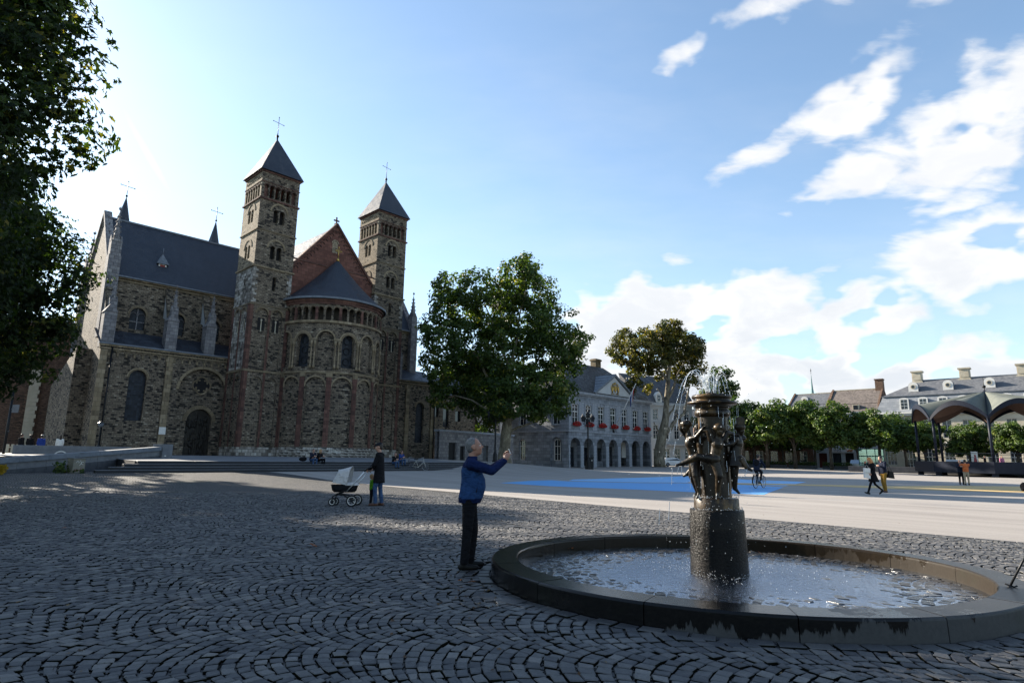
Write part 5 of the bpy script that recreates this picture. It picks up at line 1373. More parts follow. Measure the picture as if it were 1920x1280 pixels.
mb = MB(); mb.tube([(-.2, -.205, .7), (-.1, -.205, .8), (-.05, -.205, .68), (.05, -.205, .82), (.12, -.205, .62), (.24, -.205, .6)], .014, 4); mb.build('graffiti', M['white'], cab)
mb = MB(); mb.tube([(.02, -.205, .55), (.14, -.205, .72), (.26, -.205, .72)], .014, 4); mb.build('graffiti', M['white'], cab)
mb = MB(); mb.box(-.4, .4, -.24, .24, .92, .96); mb.build('lid', M['concrete'], cab)
# flat grate set in the setts
gA = px_at(190, 927, 23.5, 0)
mb = MB(); mb.box(-.0, 3.6, 0, .55, 0, .035); gr = thing('floor_grate', 'long flat metal grate lying in the cobbles at the left', 'grate', (gp(130, 927).x, gp(130, 927).y, 0), R(4))
for i in range(24): mb = MB(); mb.box(i * .155, i * .155 + .11, 0, .5, .012, .04); mb.build('bar', M['concrete_dark'], gr)
# far left: old house with timber bays and a sunlit corner pier
hA = px_at(-60, 850, 62, 0); oh = thing('timber_house', 'old house with timber bays at the far left behind the pole', 'building', (hA.x, hA.y, 0), R(20))
mb = MB(); ops = [(1.5 + 2.1 * i, 1.2, 4.2, 6.4, 'rect') for i in range(3)] + [(1.5 + 2.1 * i, 1.4, 1.0, 3.2, 'rect') for i in range(3)]
wall(mb, 0, 6.6, 0, 3.6, [(1.5 + 2.1 * i, 1.4, 1.0, 3.2, 'rect') for i in range(3)], 0, .2); wall(mb, 0, 6.6, 3.6, 12, [(1.5 + 2.1 * i, 1.2, 4.2, 6.4, 'rect') for i in range(3)], 0, .2); mb.box(0, 6.6, .5, 6, 0, 12); mb.build('wall', M['tan'], oh)  # walls and roof raised to keep sun off the church annexe
for o in ops: make_window(oh, o, .2)
mb = MB()
for x in (.3, 2.5, 4.6, 6.4): mb.box(x - .1, x + .1, -.08, .02, 0, 12)
for z in (3.5, 6.8, 10): mb.box(0, 6.6, -.1, .02, z, z + .25)
pieces(mb, 'timber', pm('dark_timber', (.06, .03, .02), rough=.8), oh)
mb = MB(); mb.add([(-.5, -.5, 12), (7.1, -.5, 12), (7.1, 3, 15.5), (-.5, 3, 15.5), (-.5, 6.5, 12), (7.1, 6.5, 12)], ((0, 1, 2, 3), (3, 2, 5, 4), (0, 3, 4), (1, 5, 2))); mb.build('roof', M['tile'], oh)
bA = px_at(34, 848, 60, 0); bh = thing('corner_wall', 'brick wall with a pale sunlit corner pier between old house and church', 'wall', (bA.x, bA.y, 0), R(38))
mb = MB(); mb.box(.9, 9.5, .3, 7, .5, 14.5); mb.box(-3.0, .9, 3.5, 7, .5, 14.5); mb.build('wall', M['brick'], bh); mb = MB()  # extra height and rear block added to keep sun off the annexe
for i in range(22): mb.bbox(0, .9 - (.12 if i % 2 else 0), 0, .8, .5 + i * .4, .89 + i * .4, .015)
pieces(mb, 'pier_stone', M['cream'], bh)
mb = MB()
for i in range(7): mb.box(i * .34, i * .34 + .2, 0, .06, 0, 1.0)
fn = thing('fence', 'low pale slatted fence below the old house at the left', 'fence', px_at(10, 845, 52, .9), R(20)); pieces(mb, 'slat', M['cream'], fn)
mb = MB(); mb.box(-.1, 2.6, -.03, 0, .15, .25); mb.box(-.1, 2.6, -.03, 0, .7, .8); pieces(mb, 'rail', M['cream'], fn)
# low stone yard wall between church and guard house
yA, yB = px_at(822, 862, 70, .9), px_at(962, 862, 84, .5); d = yB - yA; Ly = d.length
yw = thing('yard_wall', 'low grey stone yard wall with doors between church and guard house', 'wall', (yA.x, yA.y, 0), math.atan2(d.y, d.x))
mb = MB(); wall(mb, 0, Ly, 0, 4.2, [(2.6, 1.5, .4, 3.0, 'rect'), (4.6, 1.0, .4, 2.6, 'rect'), (9.6, 1.2, .4, 2.8, 'rect')], 0, .3); mb.box(0, Ly, .45, .6, 0, 4.2); mb.build('wall', M['ashlar'], yw)
mb = MB(); mb.box(-.1, Ly + .1, -.12, .7, 4.2, 4.42); mb.build('coping', M['blue_plain'], yw)
for x, w_, h in ((2.6, 1.5, 3.0), (4.6, 1.0, 2.6), (9.6, 1.2, 2.8)): mb = MB(); mb.box(x - w_ / 2, x + w_ / 2, .25, .4, .4, h); mb.build('door', M['iron'] if x < 5 else M['concrete_dark'], yw)
# pale building glimpsed behind it, made taller to shade the guard house flank
b3 = Vector((-9.5, 96.5, .4)); bb = thing('pale_building', 'pale building glimpsed behind the yard wall under the plane tree', 'building', b3, R(46))
mb = MB(); wall(mb, 0, 14, 0, 9.6, [(2 + 2.8 * i, 1.3, 5.0, 7.2, 'rect') for i in range(4)], 0, .2); mb.box(0, 14, .4, 8, 0, 9.6); mb.build('wall', M['plaster'], bb)
for i in range(4): make_window(bb, (2 + 2.8 * i, 1.3, 5.0, 7.2, 'rect'), .2)
mb = MB(); mb.add([(-.4, -.4, 9.6), (14.4, -.4, 9.6), (14.4, 4.2, 12.5), (-.4, 4.2, 12.5), (-.4, 8.4, 9.6), (14.4, 8.4, 9.6)], ((0, 1, 2, 3), (3, 2, 5, 4), (0, 3, 4), (1, 5, 2))); mb.build('roof', M['slate2'], bb)

# ------------------------------------------------------------------ houses on the far right side of the square
GO = Vector((67.4, 112, 0.1)); GA = R(-44)
def GW(x, y, z): return GO + Matrix.Rotation(GA, 3, 'Z') @ Vector((x, y, z))
gen = thing('long_mansion', 'long cream stone mansion with tall chimneys and round roof dormers', 'building', GO, GA)
GL = 44
mb = MB(); b_ = 2.9; nb = 15; gw_ = [(1.6 + b_ * i, 1.35, 5.6, 8.6, 'rect') for i in range(nb)]; gl0 = [(1.6 + b_ * i, 1.5, .1 if i % 3 == 1 else .9, 3.9, 'arch') for i in range(nb)]
wall(mb, 0, GL, 0, 4.7, gl0, 0, .3); wall(mb, 0, GL, 4.7, 9.9, gw_, 0, .3)
mb.extr([(0, 0, 0), (0, 12, 0), (0, 12, 9.9), (0, 0, 9.9)], (.02, 0, 0)); mb.box(0, GL, 11.9, 12, 0, 9.9); mb.build('wall', M['cream'], gen)
for o in gw_ + gl0: make_window(gen, o, .25, cols=3 if o[4] == 'arch' else 2, bars=(.25, .5, .75))
mb = MB(); mb.box(-.2, GL, -.15, .1, 4.6, 4.85); mb.box(-.3, GL, -.35, .1, 9.6, 9.9); mb.box(-.45, GL, -.55, .1, 9.9, 10.25); pieces(mb, 'cornice', M['white'], gen)
mb = MB(); mb.add([(-.2, -.3, 10.25), (GL, -.3, 10.25), (GL, 1.0, 13.2), (.9, 1.0, 13.2)], ((0, 1, 2, 3),), [(0, 0), (GL, 0), (GL, 3.2), (1, 3.2)]); mb.add([(-.2, -.3, 10.25), (.9, 1.0, 13.2), (.9, 11, 13.2), (-.2, 12.3, 10.25)], ((0, 1, 2, 3),), [(0, 0), (1.3, 3.2), (11, 3.2), (12.6, 0)])
low_ = mb.build('mansard_slope', M['lead'], gen)
M['mslate'] = slate('mansion_slate', (.075, .08, .09), (.12, .125, .135), .3, .3, .7); low_.data.materials[0] = slate('mansard_lead', (.17, .185, .205), (.23, .245, .265), .5, .6, .6)
mb = MB(); mb.add([(.75, .85, 13.2), (GL, .85, 13.2), (GL, 6, 16.3), (6.2, 6, 16.3)], ((0, 1, 2, 3),), [(0, 0), (GL, 0), (GL, 6), (6, 6)]); mb.add([(.75, .85, 13.2), (6.2, 6, 16.3), (.75, 11.2, 13.2)], ((0, 1, 2),), [(0, 0), (5, 6), (10, 0)]); mb.add([(.75, 11.2, 13.2), (6.2, 6, 16.3), (GL, 6, 16.3), (GL, 11.2, 13.2)], ((0, 1, 2, 3),), [(0, 0), (6, 6), (GL, 6), (GL, 0)]); mb.build('roof', M['mslate'], gen)
mb = MB(); mb.box(6.0, GL, 5.9, 6.1, 16.25, 16.42); mb.box(.7, GL, .7, .9, 13.08, 13.22); pieces(mb, 'lead_ridge', M['lead'], gen)
for k, x in enumerate((5.7, 12.9, 20.9, 29, 37)):
    mb = MB(); mb.box(x - .75, x + .75, 5.5, 6.9, 15.2, 18.0); mb.box(x - .62, x + .62, 5.44, 5.5, 16.4, 17.6); mb.box(x - .92, x + .92, 5.3, 7.1, 17.85, 18.1); mb.box(x - .9, x + .9, 5.35, 7.05, 15.9, 16.1); mb.build('chimney', M['cream'], gen)
def arch_dormer(parent, x, y, z, w, h, ln, wind=True, oval=False):
    mb = MB(); op = (x, w * .62, z + .15, z + h - .2, 'arch' if oval else 'rect')
    full = (x, w, z, z + h, 'seg', w * (.5 if oval else .22)); xs_ = op_xs(full, 10)
    pts = [(a, y, arch_z(full, a)) for a in xs_]; poly = [(x - w / 2, y, z), (x + w / 2, y, z)] + pts[::-1]
    mb.extr(poly, (0, .15, 0)); o = mb.build('dormer', M['white'], parent)
    mb = MB(); mb.extr([(q_[0], y + .12, q_[2] - .03) for q_ in poly], (0, ln, 0)); mb.build('dormer_cheek', M['lead'], o)
    if oval:
        mb = MB(); mb.lathe([(w * .27, 0), (w * .27, .05), (w * .19, .05), (w * .19, 0)], 18); q_ = mb.build('round_frame', M['cream'], o, (x, y - .0, z + h * .5)); q_.rotation_euler = (R(90), 0, 0)
        mb = MB(); mb.lathe([(0.001, .02), (w * .19, .02)], 18); q_ = mb.build('pane', M['glass'], o, (x, y - .0, z + h * .5)); q_.rotation_euler = (R(90), 0, 0)
    else:
        mb = MB()
        for i in range(2):
            for j in range(3):
                cw_, ch_ = w * .3, (h - .55) / 3.3; xx = x + (-.5 + i) * w * .36; zz = z + .22 + j * (h - .5) / 3
                mb.box(xx - cw_ / 2, xx + cw_ / 2, y - .01, y, zz, zz + ch_)
        pieces(mb, 'pane', M['glass'], o)
for i in range(13): arch_dormer(gen, 4.35 + 2.88 * i, -.15, 10.5, 1.45, 2.25, 1.5)
for x in (5.6, 10.8, 16.6, 22.5, 28.5): arch_dormer(gen, x, 2.0, 13.95, 1.5, 1.75, 1.6, oval=True)
# two gabled houses
def town_house(name, label, x0, x1, ze, zr, mwall, mroof, floors, dormer=None, shop=None, brk=True):
    t = thing(name, label, 'house', GW(x0, 0, 0), GA); L = x1 - x0
    mb = MB(); n = max(2, round(L / 2.3)); ops_all = []
    bands = [0, 3.6] + [3.6 + (ze - 3.6) * (k + 1) / (floors - 1) for k in range(floors - 1)]
    for k in range(floors):
        z0, z1 = bands[k], bands[k + 1]
        ops = [((i + .5) * L / n, 1.25 if k else 1.5, z0 + (.9 if k else .15), z1 - (.55 if k else .7), 'rect') for i in range(n)]
        wall(mb, 0, L, z0, z1, ops, 0, .25); ops_all += [(o, k) for o in ops]
    mb.box(0, L, .5, 10, 0, ze); mb.build('wall', mwall, t)
    for o, k in ops_all:
        if k == 0 and shop: m_ = MB(); pane(m_, o, .24); m_.build('shop_door', shop[ops_all.index((o, k)) % len(shop)], t)
        else: make_window(t, o, .22)
    mb = MB(); mb.box(-.05, L + .05, -.25, .05, ze - .3, ze); pieces(mb, 'cornice', M['white'], t)
    mb = MB(); y1, z1 = (1.2, ze + 1.6) if brk else (0, ze)
    if brk: mb.add([(0, -.3, ze), (L, -.3, ze), (L, y1, z1), (0, y1, z1)], ((0, 1, 2, 3),), [(0, 0), (L, 0), (L, 2.2), (0, 2.2)])
    mb.add([(0, y1 - .1, z1), (L, y1 - .1, z1), (L, 5, zr), (0, 5, zr)], ((0, 1, 2, 3),), [(0, 0), (L, 0), (L, 6), (0, 6)]); mb.add([(0, 10, ze), (L, 10, ze), (L, 5, zr), (0, 5, zr)], ((3, 2, 1, 0),), [(0, 0), (L, 0), (L, 6), (0, 6)])
    mb.build('roof', mroof, t)
    for x in (0, L):
        mb = MB(); mb.extr([(x - .16, -.2, ze - .2), (x - .16, y1, z1 + .25), (x - .16, 5, zr + .3), (x - .16, 10, ze + .2), (x - .16, 10, ze - .5)], (.32, 0, 0)); mb.build('gable_parapet', M['brick'], t)
    mb = MB(); mb.box(0, L, 4.85, 5.15, zr - .05, zr + .1); mb.build('ridge', M['cream'], t)
    return t
M['red_door'] = pm('dark_red_door', (.09, .015, .012), rough=.5, bmp=0); M['green_door'] = pm('grey_green_door', (.05, .075, .075), rough=.5, bmp=0)
h2 = town_house('town_house', 'white town house with a brown tiled roof and brick chimney beside the mansion', -8.6, .1, 10.6, 15.2, M['plaster'], M['tile'], 3, shop=[M['glass'], M['dark']])
mb = MB(); mb.box(7.6, 8.9, 4.4, 5.6, 14.6, 17.0); mb.box(7.5, 9.0, 4.3, 5.7, 16.8, 17.0); mb.build('chimney', M['brick'], h2)
mb = MB(); mb.box(4.5, 5.6, .0, 1.6, 10.9, 11.9); mb.build('roof_window', M['cream'], h2); mb = MB(); mb.box(4.65, 5.45, -.02, 0, 11.0, 11.8); mb.build('pane', M['glass'], h2)
h1 = town_house('town_house', 'white town house with a grey slate roof and dark red shop doors', -16.0, -8.8, 10.8, 14.9, M['plaster'], M['mslate'], 3, shop=[M['green_door'], M['red_door'], M['red_door']])
arch_dormer(h1, 2.6, 2.4, 12.6, 1.4, 1.6, 1.6, oval=True)
h0 = town_house('town_house', 'red brick town house hidden behind the trees left of the white houses', -30, -16.2, 8.6, 12.0, M['brick'], M['slate2'], 3, shop=[M['glass'], M['red_door']], brk=False)
sg = thing('shop_sign', 'white bank sign with dark blue letters and an orange lion above the shop', 'sign', GW(-8.0, -.35, 3.1), GA)
mb = MB(); mb.box(-.2, 3.6, 0, .1, 0, .75); mb.build('board', M['white'], sg); text3d('lettering', 'ING', .75, pm('sign_blue', (.01, .02, .09), rough=.5, bmp=0), sg, (.1, -.02, .1))
mb = MB(); mb.tube([(2.5, -.03, .2), (2.9, -.03, .35), (3.2, -.03, .3)], [.1, .14, .1], 6); mb.ball((3.3, -.03, .46), .15, 7, 5)
for x in (2.5, 2.75, 3.1, 3.3): mb.tube([(x, -.03, .25), (x - .05, -.03, .06)], .05, 5)
mb.tube([(2.48, -.03, .25), (2.3, -.03, .45), (2.4, -.03, .6)], .035, 5); mb.build('lion_emblem', pm('sign_orange', (.7, .17, .02), rough=.5, bmp=0), sg)
# slender far spire
sp = thing('church_spire', 'thin green copper spire far behind the town house roofs', 'spire', (89.5, 180, 0))
mb = MB(); mb.box(-2, 2, -2, 2, 0, 15); mb.build('tower', M['brick'], sp); mb = MB(); mb.lathe([(1.7, 15), (.75, 18.5), (.28, 23), (.03, 27.0)], 8); mb.build('spire', pm('green_copper', (.16, .27, .27), (.1, .18, .19), 2, .7), sp); mb = MB(); mb.tube([(0, 0, 27), (0, 0, 28.6)], .06, 5); mb.ball((0, 0, 28.0), .2, 6, 4); mb.build('finial', M['iron'], sp)
# white classical house right of the guard house
wh = thing('white_house', 'pale classical house with tall windows right of the guard house', 'house', (25.6, 112.5, .15), R(12))
mb = MB(); L = 8.6; o1 = [(1.1 + 2.1 * i, 1.0, 4.9, 7.4, 'rect') for i in range(4)]; o2 = [(1.1 + 2.1 * i, 1.0, 8.4, 10.4, 'rect') for i in range(4)]; o0 = [(1.1 + 2.1 * i, 1.15, .1, 3.2, 'rect') for i in range(4)]
wall(mb, 0, L, 0, 4.2, o0, 0, .2); wall(mb, 0, L, 4.2, 7.9, o1, 0, .2); wall(mb, 0, L, 7.9, 11.3, o2, 0, .2); mb.box(0, L, .4, 10, 0, 11.3); mb.build('wall', M['plaster'], wh)
for o in o0 + o1 + o2: make_window(wh, o, .18)
mb = MB(); mb.box(-.2, L + .2, -.4, .1, 11.0, 11.5); mb.box(3.2, L, -1.2, .05, 3.75, 4.0); mb.box(-.05, L, -.1, .02, 7.8, 7.95); pieces(mb, 'cornice', M['plaster'], wh)
mb = MB(); mb.add([(-.3, -.3, 11.5), (L + .3, -.3, 11.5), (L - 1, 3, 16.5), (-4, 5, 17.5), (-.3, 10, 11.5), (L + .3, 10, 11.5)], ((0, 1, 2, 3), (0, 3, 4), (1, 5, 2), (4, 3, 2, 5))); mb.build('roof', M['slate2'], wh)
mb = MB(); mb.extr([(1.2, -.25, 11.6), (2.4, -.25, 11.6), (2.4, -.25, 13.0), (1.8, -.25, 13.6), (1.2, -.25, 13.0)], (0, 1.5, 0)); mb.build('dormer', M['white'], wh); mb = MB(); mb.box(1.5, 2.1, -.28, -.25, 11.8, 12.9); mb.build('pane', M['glass'], wh)
b4 = thing('brick_house', 'brick house in the shade behind the fountain and the trees', 'house', (36.5, 122, .25), R(-14))
mb = MB(); ops = [(1.6 + 2.6 * i, 1.3, .9, 3.0, 'rect') for i in range(8)]; op2 = [(1.6 + 2.6 * i, 1.2, 4.6, 6.8, 'rect') for i in range(8)]
wall(mb, 0, 21.5, 0, 3.8, ops, 0, .2); wall(mb, 0, 21.5, 3.8, 8.2, op2, 0, .2); mb.box(0, 21.5, .4, 9, 0, 8.2); mb.build('wall', M['brick'], b4)
for o in ops + op2: make_window(b4, o, .18)
mb = MB(); mb.add([(-.3, -.3, 8.2), (21.8, -.3, 8.2), (21.8, 4.5, 11.4), (-.3, 4.5, 11.4), (-.3, 9.3, 8.2), (21.8, 9.3, 8.2)], ((0, 1, 2, 3), (3, 2, 5, 4), (0, 3, 4), (1, 5, 2))); mb.build('roof', M['slate2'], b4)

# ------------------------------------------------------------------ bandstand
kx, ky = 57.9, 74.0; kz = zf(kx, ky) + .05
ks = thing('bandstand', 'octagonal bandstand with dark posts and a pleated grey green shell roof', 'bandstand', (kx, ky, 0), math.atan2(-ky, -kx))
KR = 7.45
M['navy'] = pm('navy_steel', (.005, .008, .017), (.009, .013, .026), 4, .5, .0, .1, spec=.2); M['kroof'] = pm('weathered_green_roof', (.13, .138, .115), (.08, .09, .08), .7, .75, bmp=.2); M['kceil'] = pm('brown_ceiling', (.12, .07, .05), (.09, .055, .04), 2, .8)
mb = MB(); n = 8
def kp(a, r, z): return (r * math.cos(a), r * math.sin(a), z)
for i in range(8):
    a, b = i * math.pi / 4, (i + 1) * math.pi / 4; m_ = MB(); RR = KR + .55
    m_.extr([kp(a, RR, .42), kp(b, RR, .42), kp(b, RR - .25, .42), kp(a, RR - .25, .42)], (0, 0, 1.25)); m_.build('plinth_panel', M['navy'], ks)
    m_ = MB(); m_.box(-.3, .3, -.3, .3, 0, .42); q_ = m_.build('foot', M['navy'], ks, kp(a, RR - .6, 0))
    m_ = MB(); m_.tube([kp(a, KR, 1.6), kp(a, KR, 6.75)], .15, 12); m_.build('post', M['navy'], ks)
    # one shell: a cone of rising arch between two posts, apex at the crown
    m_ = MB(); m_.smooth = True; N_, K_ = 14, 10; A0, A1 = Vector(kp(a, KR + .35, 6.6)), Vector(kp(b, KR + .35, 6.6)); ap = Vector((0, 0, 10.15)); vs = []
    def shell(u, v):
        e0 = A0.lerp(A1, u); out_ = Vector((math.cos((a + b) / 2), math.sin((a + b) / 2), 0))
        rim = e0 + Vector((0, 0, 1.95 * math.sin(math.pi * u) ** .8)) + out_ * (.35 * math.sin(math.pi * u))
        p = rim.lerp(ap, v); p.z += .0 - .55 * math.sin(math.pi * v) * (1 - .9 * math.sin(math.pi * u)); return p
    for j in range(K_ + 1):
        for k in range(N_ + 1): vs.append(shell(k / N_, j / K_))
    fs = [(j * (N_ + 1) + k, j * (N_ + 1) + k + 1, (j + 1) * (N_ + 1) + k + 1, (j + 1) * (N_ + 1) + k) for j in range(K_) for k in range(N_)]
    m_.add(vs, fs); sh = m_.build('roof_shell', M['kroof'], ks)
    m_ = MB(); m_.smooth = True; m_.add([(v.x, v.y, v.z - .12) for v in vs], [f[::-1] for f in fs]); m_.build('shell_lining', M['kceil'], sh)
    m_ = MB(); r0_ = [shell(k / 20, 0) for k in range(21)]; ou = Vector((math.cos((a + b) / 2), math.sin((a + b) / 2), 0)) * .06
    vv = []
    for p in r0_: h = .5 * (1 - .45 * abs(2 * r0_.index(p) / 20 - 1) ** 3); vv += [p + ou + Vector((0, 0, .08)), p + ou - Vector((0, 0, h)), p - ou - Vector((0, 0, h)), p - ou + Vector((0, 0, .08))]
    m_.add(vv, [(4 * k + x, 4 * k + (x + 1) % 4, 4 * k + 4 + (x + 1) % 4, 4 * k + 4 + x) for k in range(20) for x in range(4)]); m_.build('arched_fascia', M['navy'], ks)
    m_ = MB(); m_.tube([kp(a, KR + .3, 6.7)] + [shell(0, j / 8) + Vector((0, 0, .05)) for j in range(1, 9)], .07, 6); m_.build('valley_rib', M['navy'], ks)
    m_ = MB(); m_.tube([kp(a, KR + .4, 2.6), kp(b, KR + .4, 2.6)], .025, 5); m_.tube([kp(a, KR + .4, 2.15), kp(b, KR + .4, 2.15)], .02, 5); q_ = pieces(m_, 'rail', M['navy'], ks)
mb = MB(); mb.add([kp(i * math.pi / 4, KR + .5, 1.66) for i in range(8)], [tuple(range(8))]); mb.build('floor', M['concrete'], ks)
mb = MB(); mb.lathe([(KR - .6, .42), (KR - .6, 1.6)], 24); mb.build('under_structure', M['dark'], ks)
mb = MB(); mb.tube([(0, 0, 10), (0, 0, 10.7)], .06, 6); mb.ball((0, 0, 10.75), .2, 8, 6); mb.tube([(0, 0, 10.8), (0, 0, 11.9)], .03, 5); mb.build('finial', M['iron'], ks)
# glass lift shelter, cars and clutter under the trees
tp = px_at(1638, 875, 97); te = thing('glass_shelter', 'teal steel and glass lift shelter under the trees', 'shelter', tp, GA)
M['teal'] = pm('teal_steel', (.03, .16, .17), (.04, .2, .2), 5, .4, .1)
mb = MB()
for x in (-1.7, -.55, .6, 1.75):
    for y in (-.9, .9): mb.bar((x, y, 0), (x, y, 3.3), .1)
for z in (.2, 1.15, 2.2, 3.3):
    for y in (-.9, .9): mb.bar((-1.75, y, z), (1.8, y, z), .09)
    for x in (-1.7, 1.75): mb.bar((x, -.9, z), (x, .9, z), .09)
pieces(mb, 'steel_bar', M['teal'], te)
m, q, b = newmat('shelter_glass'); gl = q.n('ShaderNodeBsdfGlossy', i={'Color': (.7, .85, .85, 1), 'Roughness': .05}); trn = q.n('ShaderNodeBsdfTransparent', i={'Color': (.55, .8, .8, 1)}); mx = q.n('ShaderNodeMixShader', i={0: .3}); q.put(mx.inputs[1], trn.outputs[0]); q.put(mx.inputs[2], gl.outputs[0]); q.put(q.nt.nodes['Material Output'].inputs[0], mx.outputs[0]); M['clear'] = m
mb = MB()
for x0, x1 in ((-1.65, -.6), (-.5, .55), (.65, 1.7)):
    for z0, z1 in ((.28, 1.1), (1.22, 2.12), (2.28, 3.25)): mb.box(x0, x1, -.91, -.89, z0, z1)
pieces(mb, 'pane', M['clear'], te)
def car(label, loc, rz, paint, h=1.5, L=4.3, van=False):
    t = thing('parked_car', label, 'car', loc, rz, 'cars parked under the trees'); w = .88
    prof = [(-L / 2, .45), (-L / 2 + .05, .85), (-L / 2 + .95, .98), (-L / 2 + 1.55, h - .08), (-L / 2 + 2.0, h), (L / 2 - .9, h), (L / 2 - .25, .98), (L / 2, .9), (L / 2, .4), (L / 2 - .3, .28), (-L / 2 + .3, .28)]
    mb = MB(); n = len(prof); vs = []
    for sy, k in ((-w, 1), (-w * .95, 0), (w * .95, 0), (w, 1)): vs += [(x, sy * (1 if z < 1.0 else .86), z) for x, z in prof]
    fs = [tuple(range(n))[::-1], tuple(range(3 * n, 4 * n))] + [(r * n + i, r * n + (i + 1) % n, (r + 1) * n + (i + 1) % n, (r + 1) * n + i) for r in range(3) for i in range(n)]
    mb.smooth = False; mb.add(vs, fs); mb.build('body', paint, t)
    mb = MB()
    for sy in (-1, 1):
        yy = sy * w * .872; mb.add([(-L / 2 + 1.15, sy * w * .99, 1.01), (-L / 2 + 1.65, yy, h - .14), (L / 2 - 1.0, yy, h - .12), (L / 2 - .5, sy * w * .99, 1.01)], ((0, 1, 2, 3),))
    mb.add([(-L / 2 + .98, -w * .8, 1.0), (-L / 2 + .98, w * .8, 1.0), (-L / 2 + 1.5, w * .72, h - .14), (-L / 2 + 1.5, -w * .72, h - .14)], ((0, 1, 2, 3),))
    for v in range(0): pass
    pieces(mb, 'window', M['glass'], t)
    for x in (-L / 2 + .8, L / 2 - .85):
        for sy in (-1, 1):
            mb = MB(); mb.lathe([(.05, -.09), (.31, -.09), (.33, -.04), (.33, .06), (.29, .1), (.05, .1)], 18); wh_ = mb.build('wheel', M['iron'], t, (x, sy * w * .93, .33)); wh_.rotation_euler = (R(90) * -sy, 0, 0)
            mb = MB(); mb.lathe([(.0, .112), (.19, .108), (.2, .09)], 14); mb.build('rim', M['lead'], wh_)
    for sy in (-1, 1):
        mb = MB(); mb.ball((-L / 2 + .06, sy * .6, .76), (.08, .2, .09), 8, 5); mb.build('headlight', M['white'], t)
    mb = MB(); mb.box(-L / 2 - .02, -L / 2 + .02, -.26, .26, .48, .6); mb.build('number_plate', M['white'], t)
    return t
M['car_silver'] = pm('silver_car_paint', (.42, .46, .5), rough=.25, metal=.5, bmp=0, coat=.6); M['car_white'] = pm('white_car_paint', (.7, .7, .7), rough=.3, bmp=0, coat=.6); M['car_blue'] = pm('pale_blue_car_paint', (.25, .33, .42), rough=.3, metal=.3, bmp=0, coat=.6)
car('silver estate car facing the square beside the teal shelter', px_at(1608, 876, 103), R(235), M['car_silver'], 1.55)
car('pale blue car half hidden behind the left posts of the bandstand', px_at(1745, 880, 92), R(200), M['car_blue'], 1.5)
car('white car parked at the foot of the leaning plane trunk', px_at(1262, 873, 104), R(190), M['car_white'], 1.45)
car('white van behind the bandstand floor', px_at(1795, 872, 93), R(214), M['car_white'], 1.9, 4.8)
car('silver car behind the right side of the bandstand', px_at(1900, 876, 88), R(210), M['car_silver'], 1.5)

# ------------------------------------------------------------------ the fountain
ft = thing('fountain', 'round stone fountain with dancing bronze children round a wet column', 'fountain', (FC[0], FC[1], 0), math.atan2(-FC[0], FC[1]))
RH = .225; FTI = (Matrix.Translation(ft.location) @ Matrix.Rotation(math.atan2(-FC[0], FC[1]), 4, 'Z')).inverted()
def in_basin(o): o.parent = ft; o.matrix_parent_inverse = FTI; return o
def rim_mat():
    m, q, b = newmat('wet_basin_stone'); pos = q.n('ShaderNodeNewGeometry').outputs['Position']; x, y, z = q.xyz(pos)
    n1 = q.noise(q.vm('MULTIPLY', pos, (1, 1, .35)), 2.2, 6, .65); n2 = q.noise(pos, 26, 5, .7); n3 = q.noise(q.vm('MULTIPLY', pos, (3.2, 3.2, .5)), 2.0, 5, .7)
    dry = q.mr(q.m('ADD', q.m('ADD', q.m('MULTIPLY', n1, .9), q.m('MULTIPLY', n3, .55)), q.m('ADD', q.m('MULTIPLY', q.m('SUBTRACT', x, 2.4), .17), q.m('ADD', q.m('MULTIPLY', q.m('SUBTRACT', y, 6.2), -.10), q.m('MULTIPLY', q.m('SUBTRACT', .11, z), 1.3)))), .80, .85)
    topw = q.mr(z, RH - .02, RH - .006); dry = q.m('MULTIPLY', dry, q.m('SUBTRACT', 1.0, q.m('MULTIPLY', topw, .55)))
    col = q.mix(dry, q.mix(n2, (.003, .003, .0035, 1), (.011, .0105, .010, 1)), q.mix(n2, (.034, .034, .035, 1), (.075, .074, .072, 1)))
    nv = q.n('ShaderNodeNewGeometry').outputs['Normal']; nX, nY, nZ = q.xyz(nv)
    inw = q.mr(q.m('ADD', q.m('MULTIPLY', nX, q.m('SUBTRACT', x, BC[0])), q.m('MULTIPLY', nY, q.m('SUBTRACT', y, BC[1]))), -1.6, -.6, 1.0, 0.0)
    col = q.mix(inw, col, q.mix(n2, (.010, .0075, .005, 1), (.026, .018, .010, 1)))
    algae = q.mr(q.noise(pos, 1.2, 5, .7), .55, .7); col = q.mix(q.m('MULTIPLY', algae, .3), col, (.012, .015, .007, 1))
    q.put(b.inputs['Base Color'], col); q.put(b.inputs['Roughness'], q.mix(dry, q.mix(n2, (.06, .06, .06, 1), (.22, .22, .22, 1)), (.65, .65, .65, 1))); b.inputs['Specular IOR Level'].default_value = .18; bump(q, b, n2, .35, .006); return m
M['rim'] = rim_mat()
NR = 15
for k in range(NR):
    mb = MB(); dz_ = random.uniform(-.002, .002); n_ = 8; prof = [(-.01, -.06), (0, RH - .03 + dz_), (.006, RH - .016 + dz_), (.022, RH - .005 + dz_), (BW - .018, RH + dz_), (BW - .004, RH - .014 + dz_), (BW, RH - .03 + dz_), (BW + .004, .0)]; L = len(prof)
    vs = [(*basin(d, 2 * math.pi * (k + .004 + .992 * i / n_) / NR + .1), z) for i in range(n_ + 1) for d, z in prof]
    mb.add(vs, [(i * L + j, (i + 1) * L + j, (i + 1) * L + j + 1, i * L + j + 1) for i in range(n_) for j in range(L - 1)] + [tuple(range(L)), tuple(range(n_ * L, n_ * L + L))[::-1]])
    in_basin(mb.build('rim_stone', M['rim']))
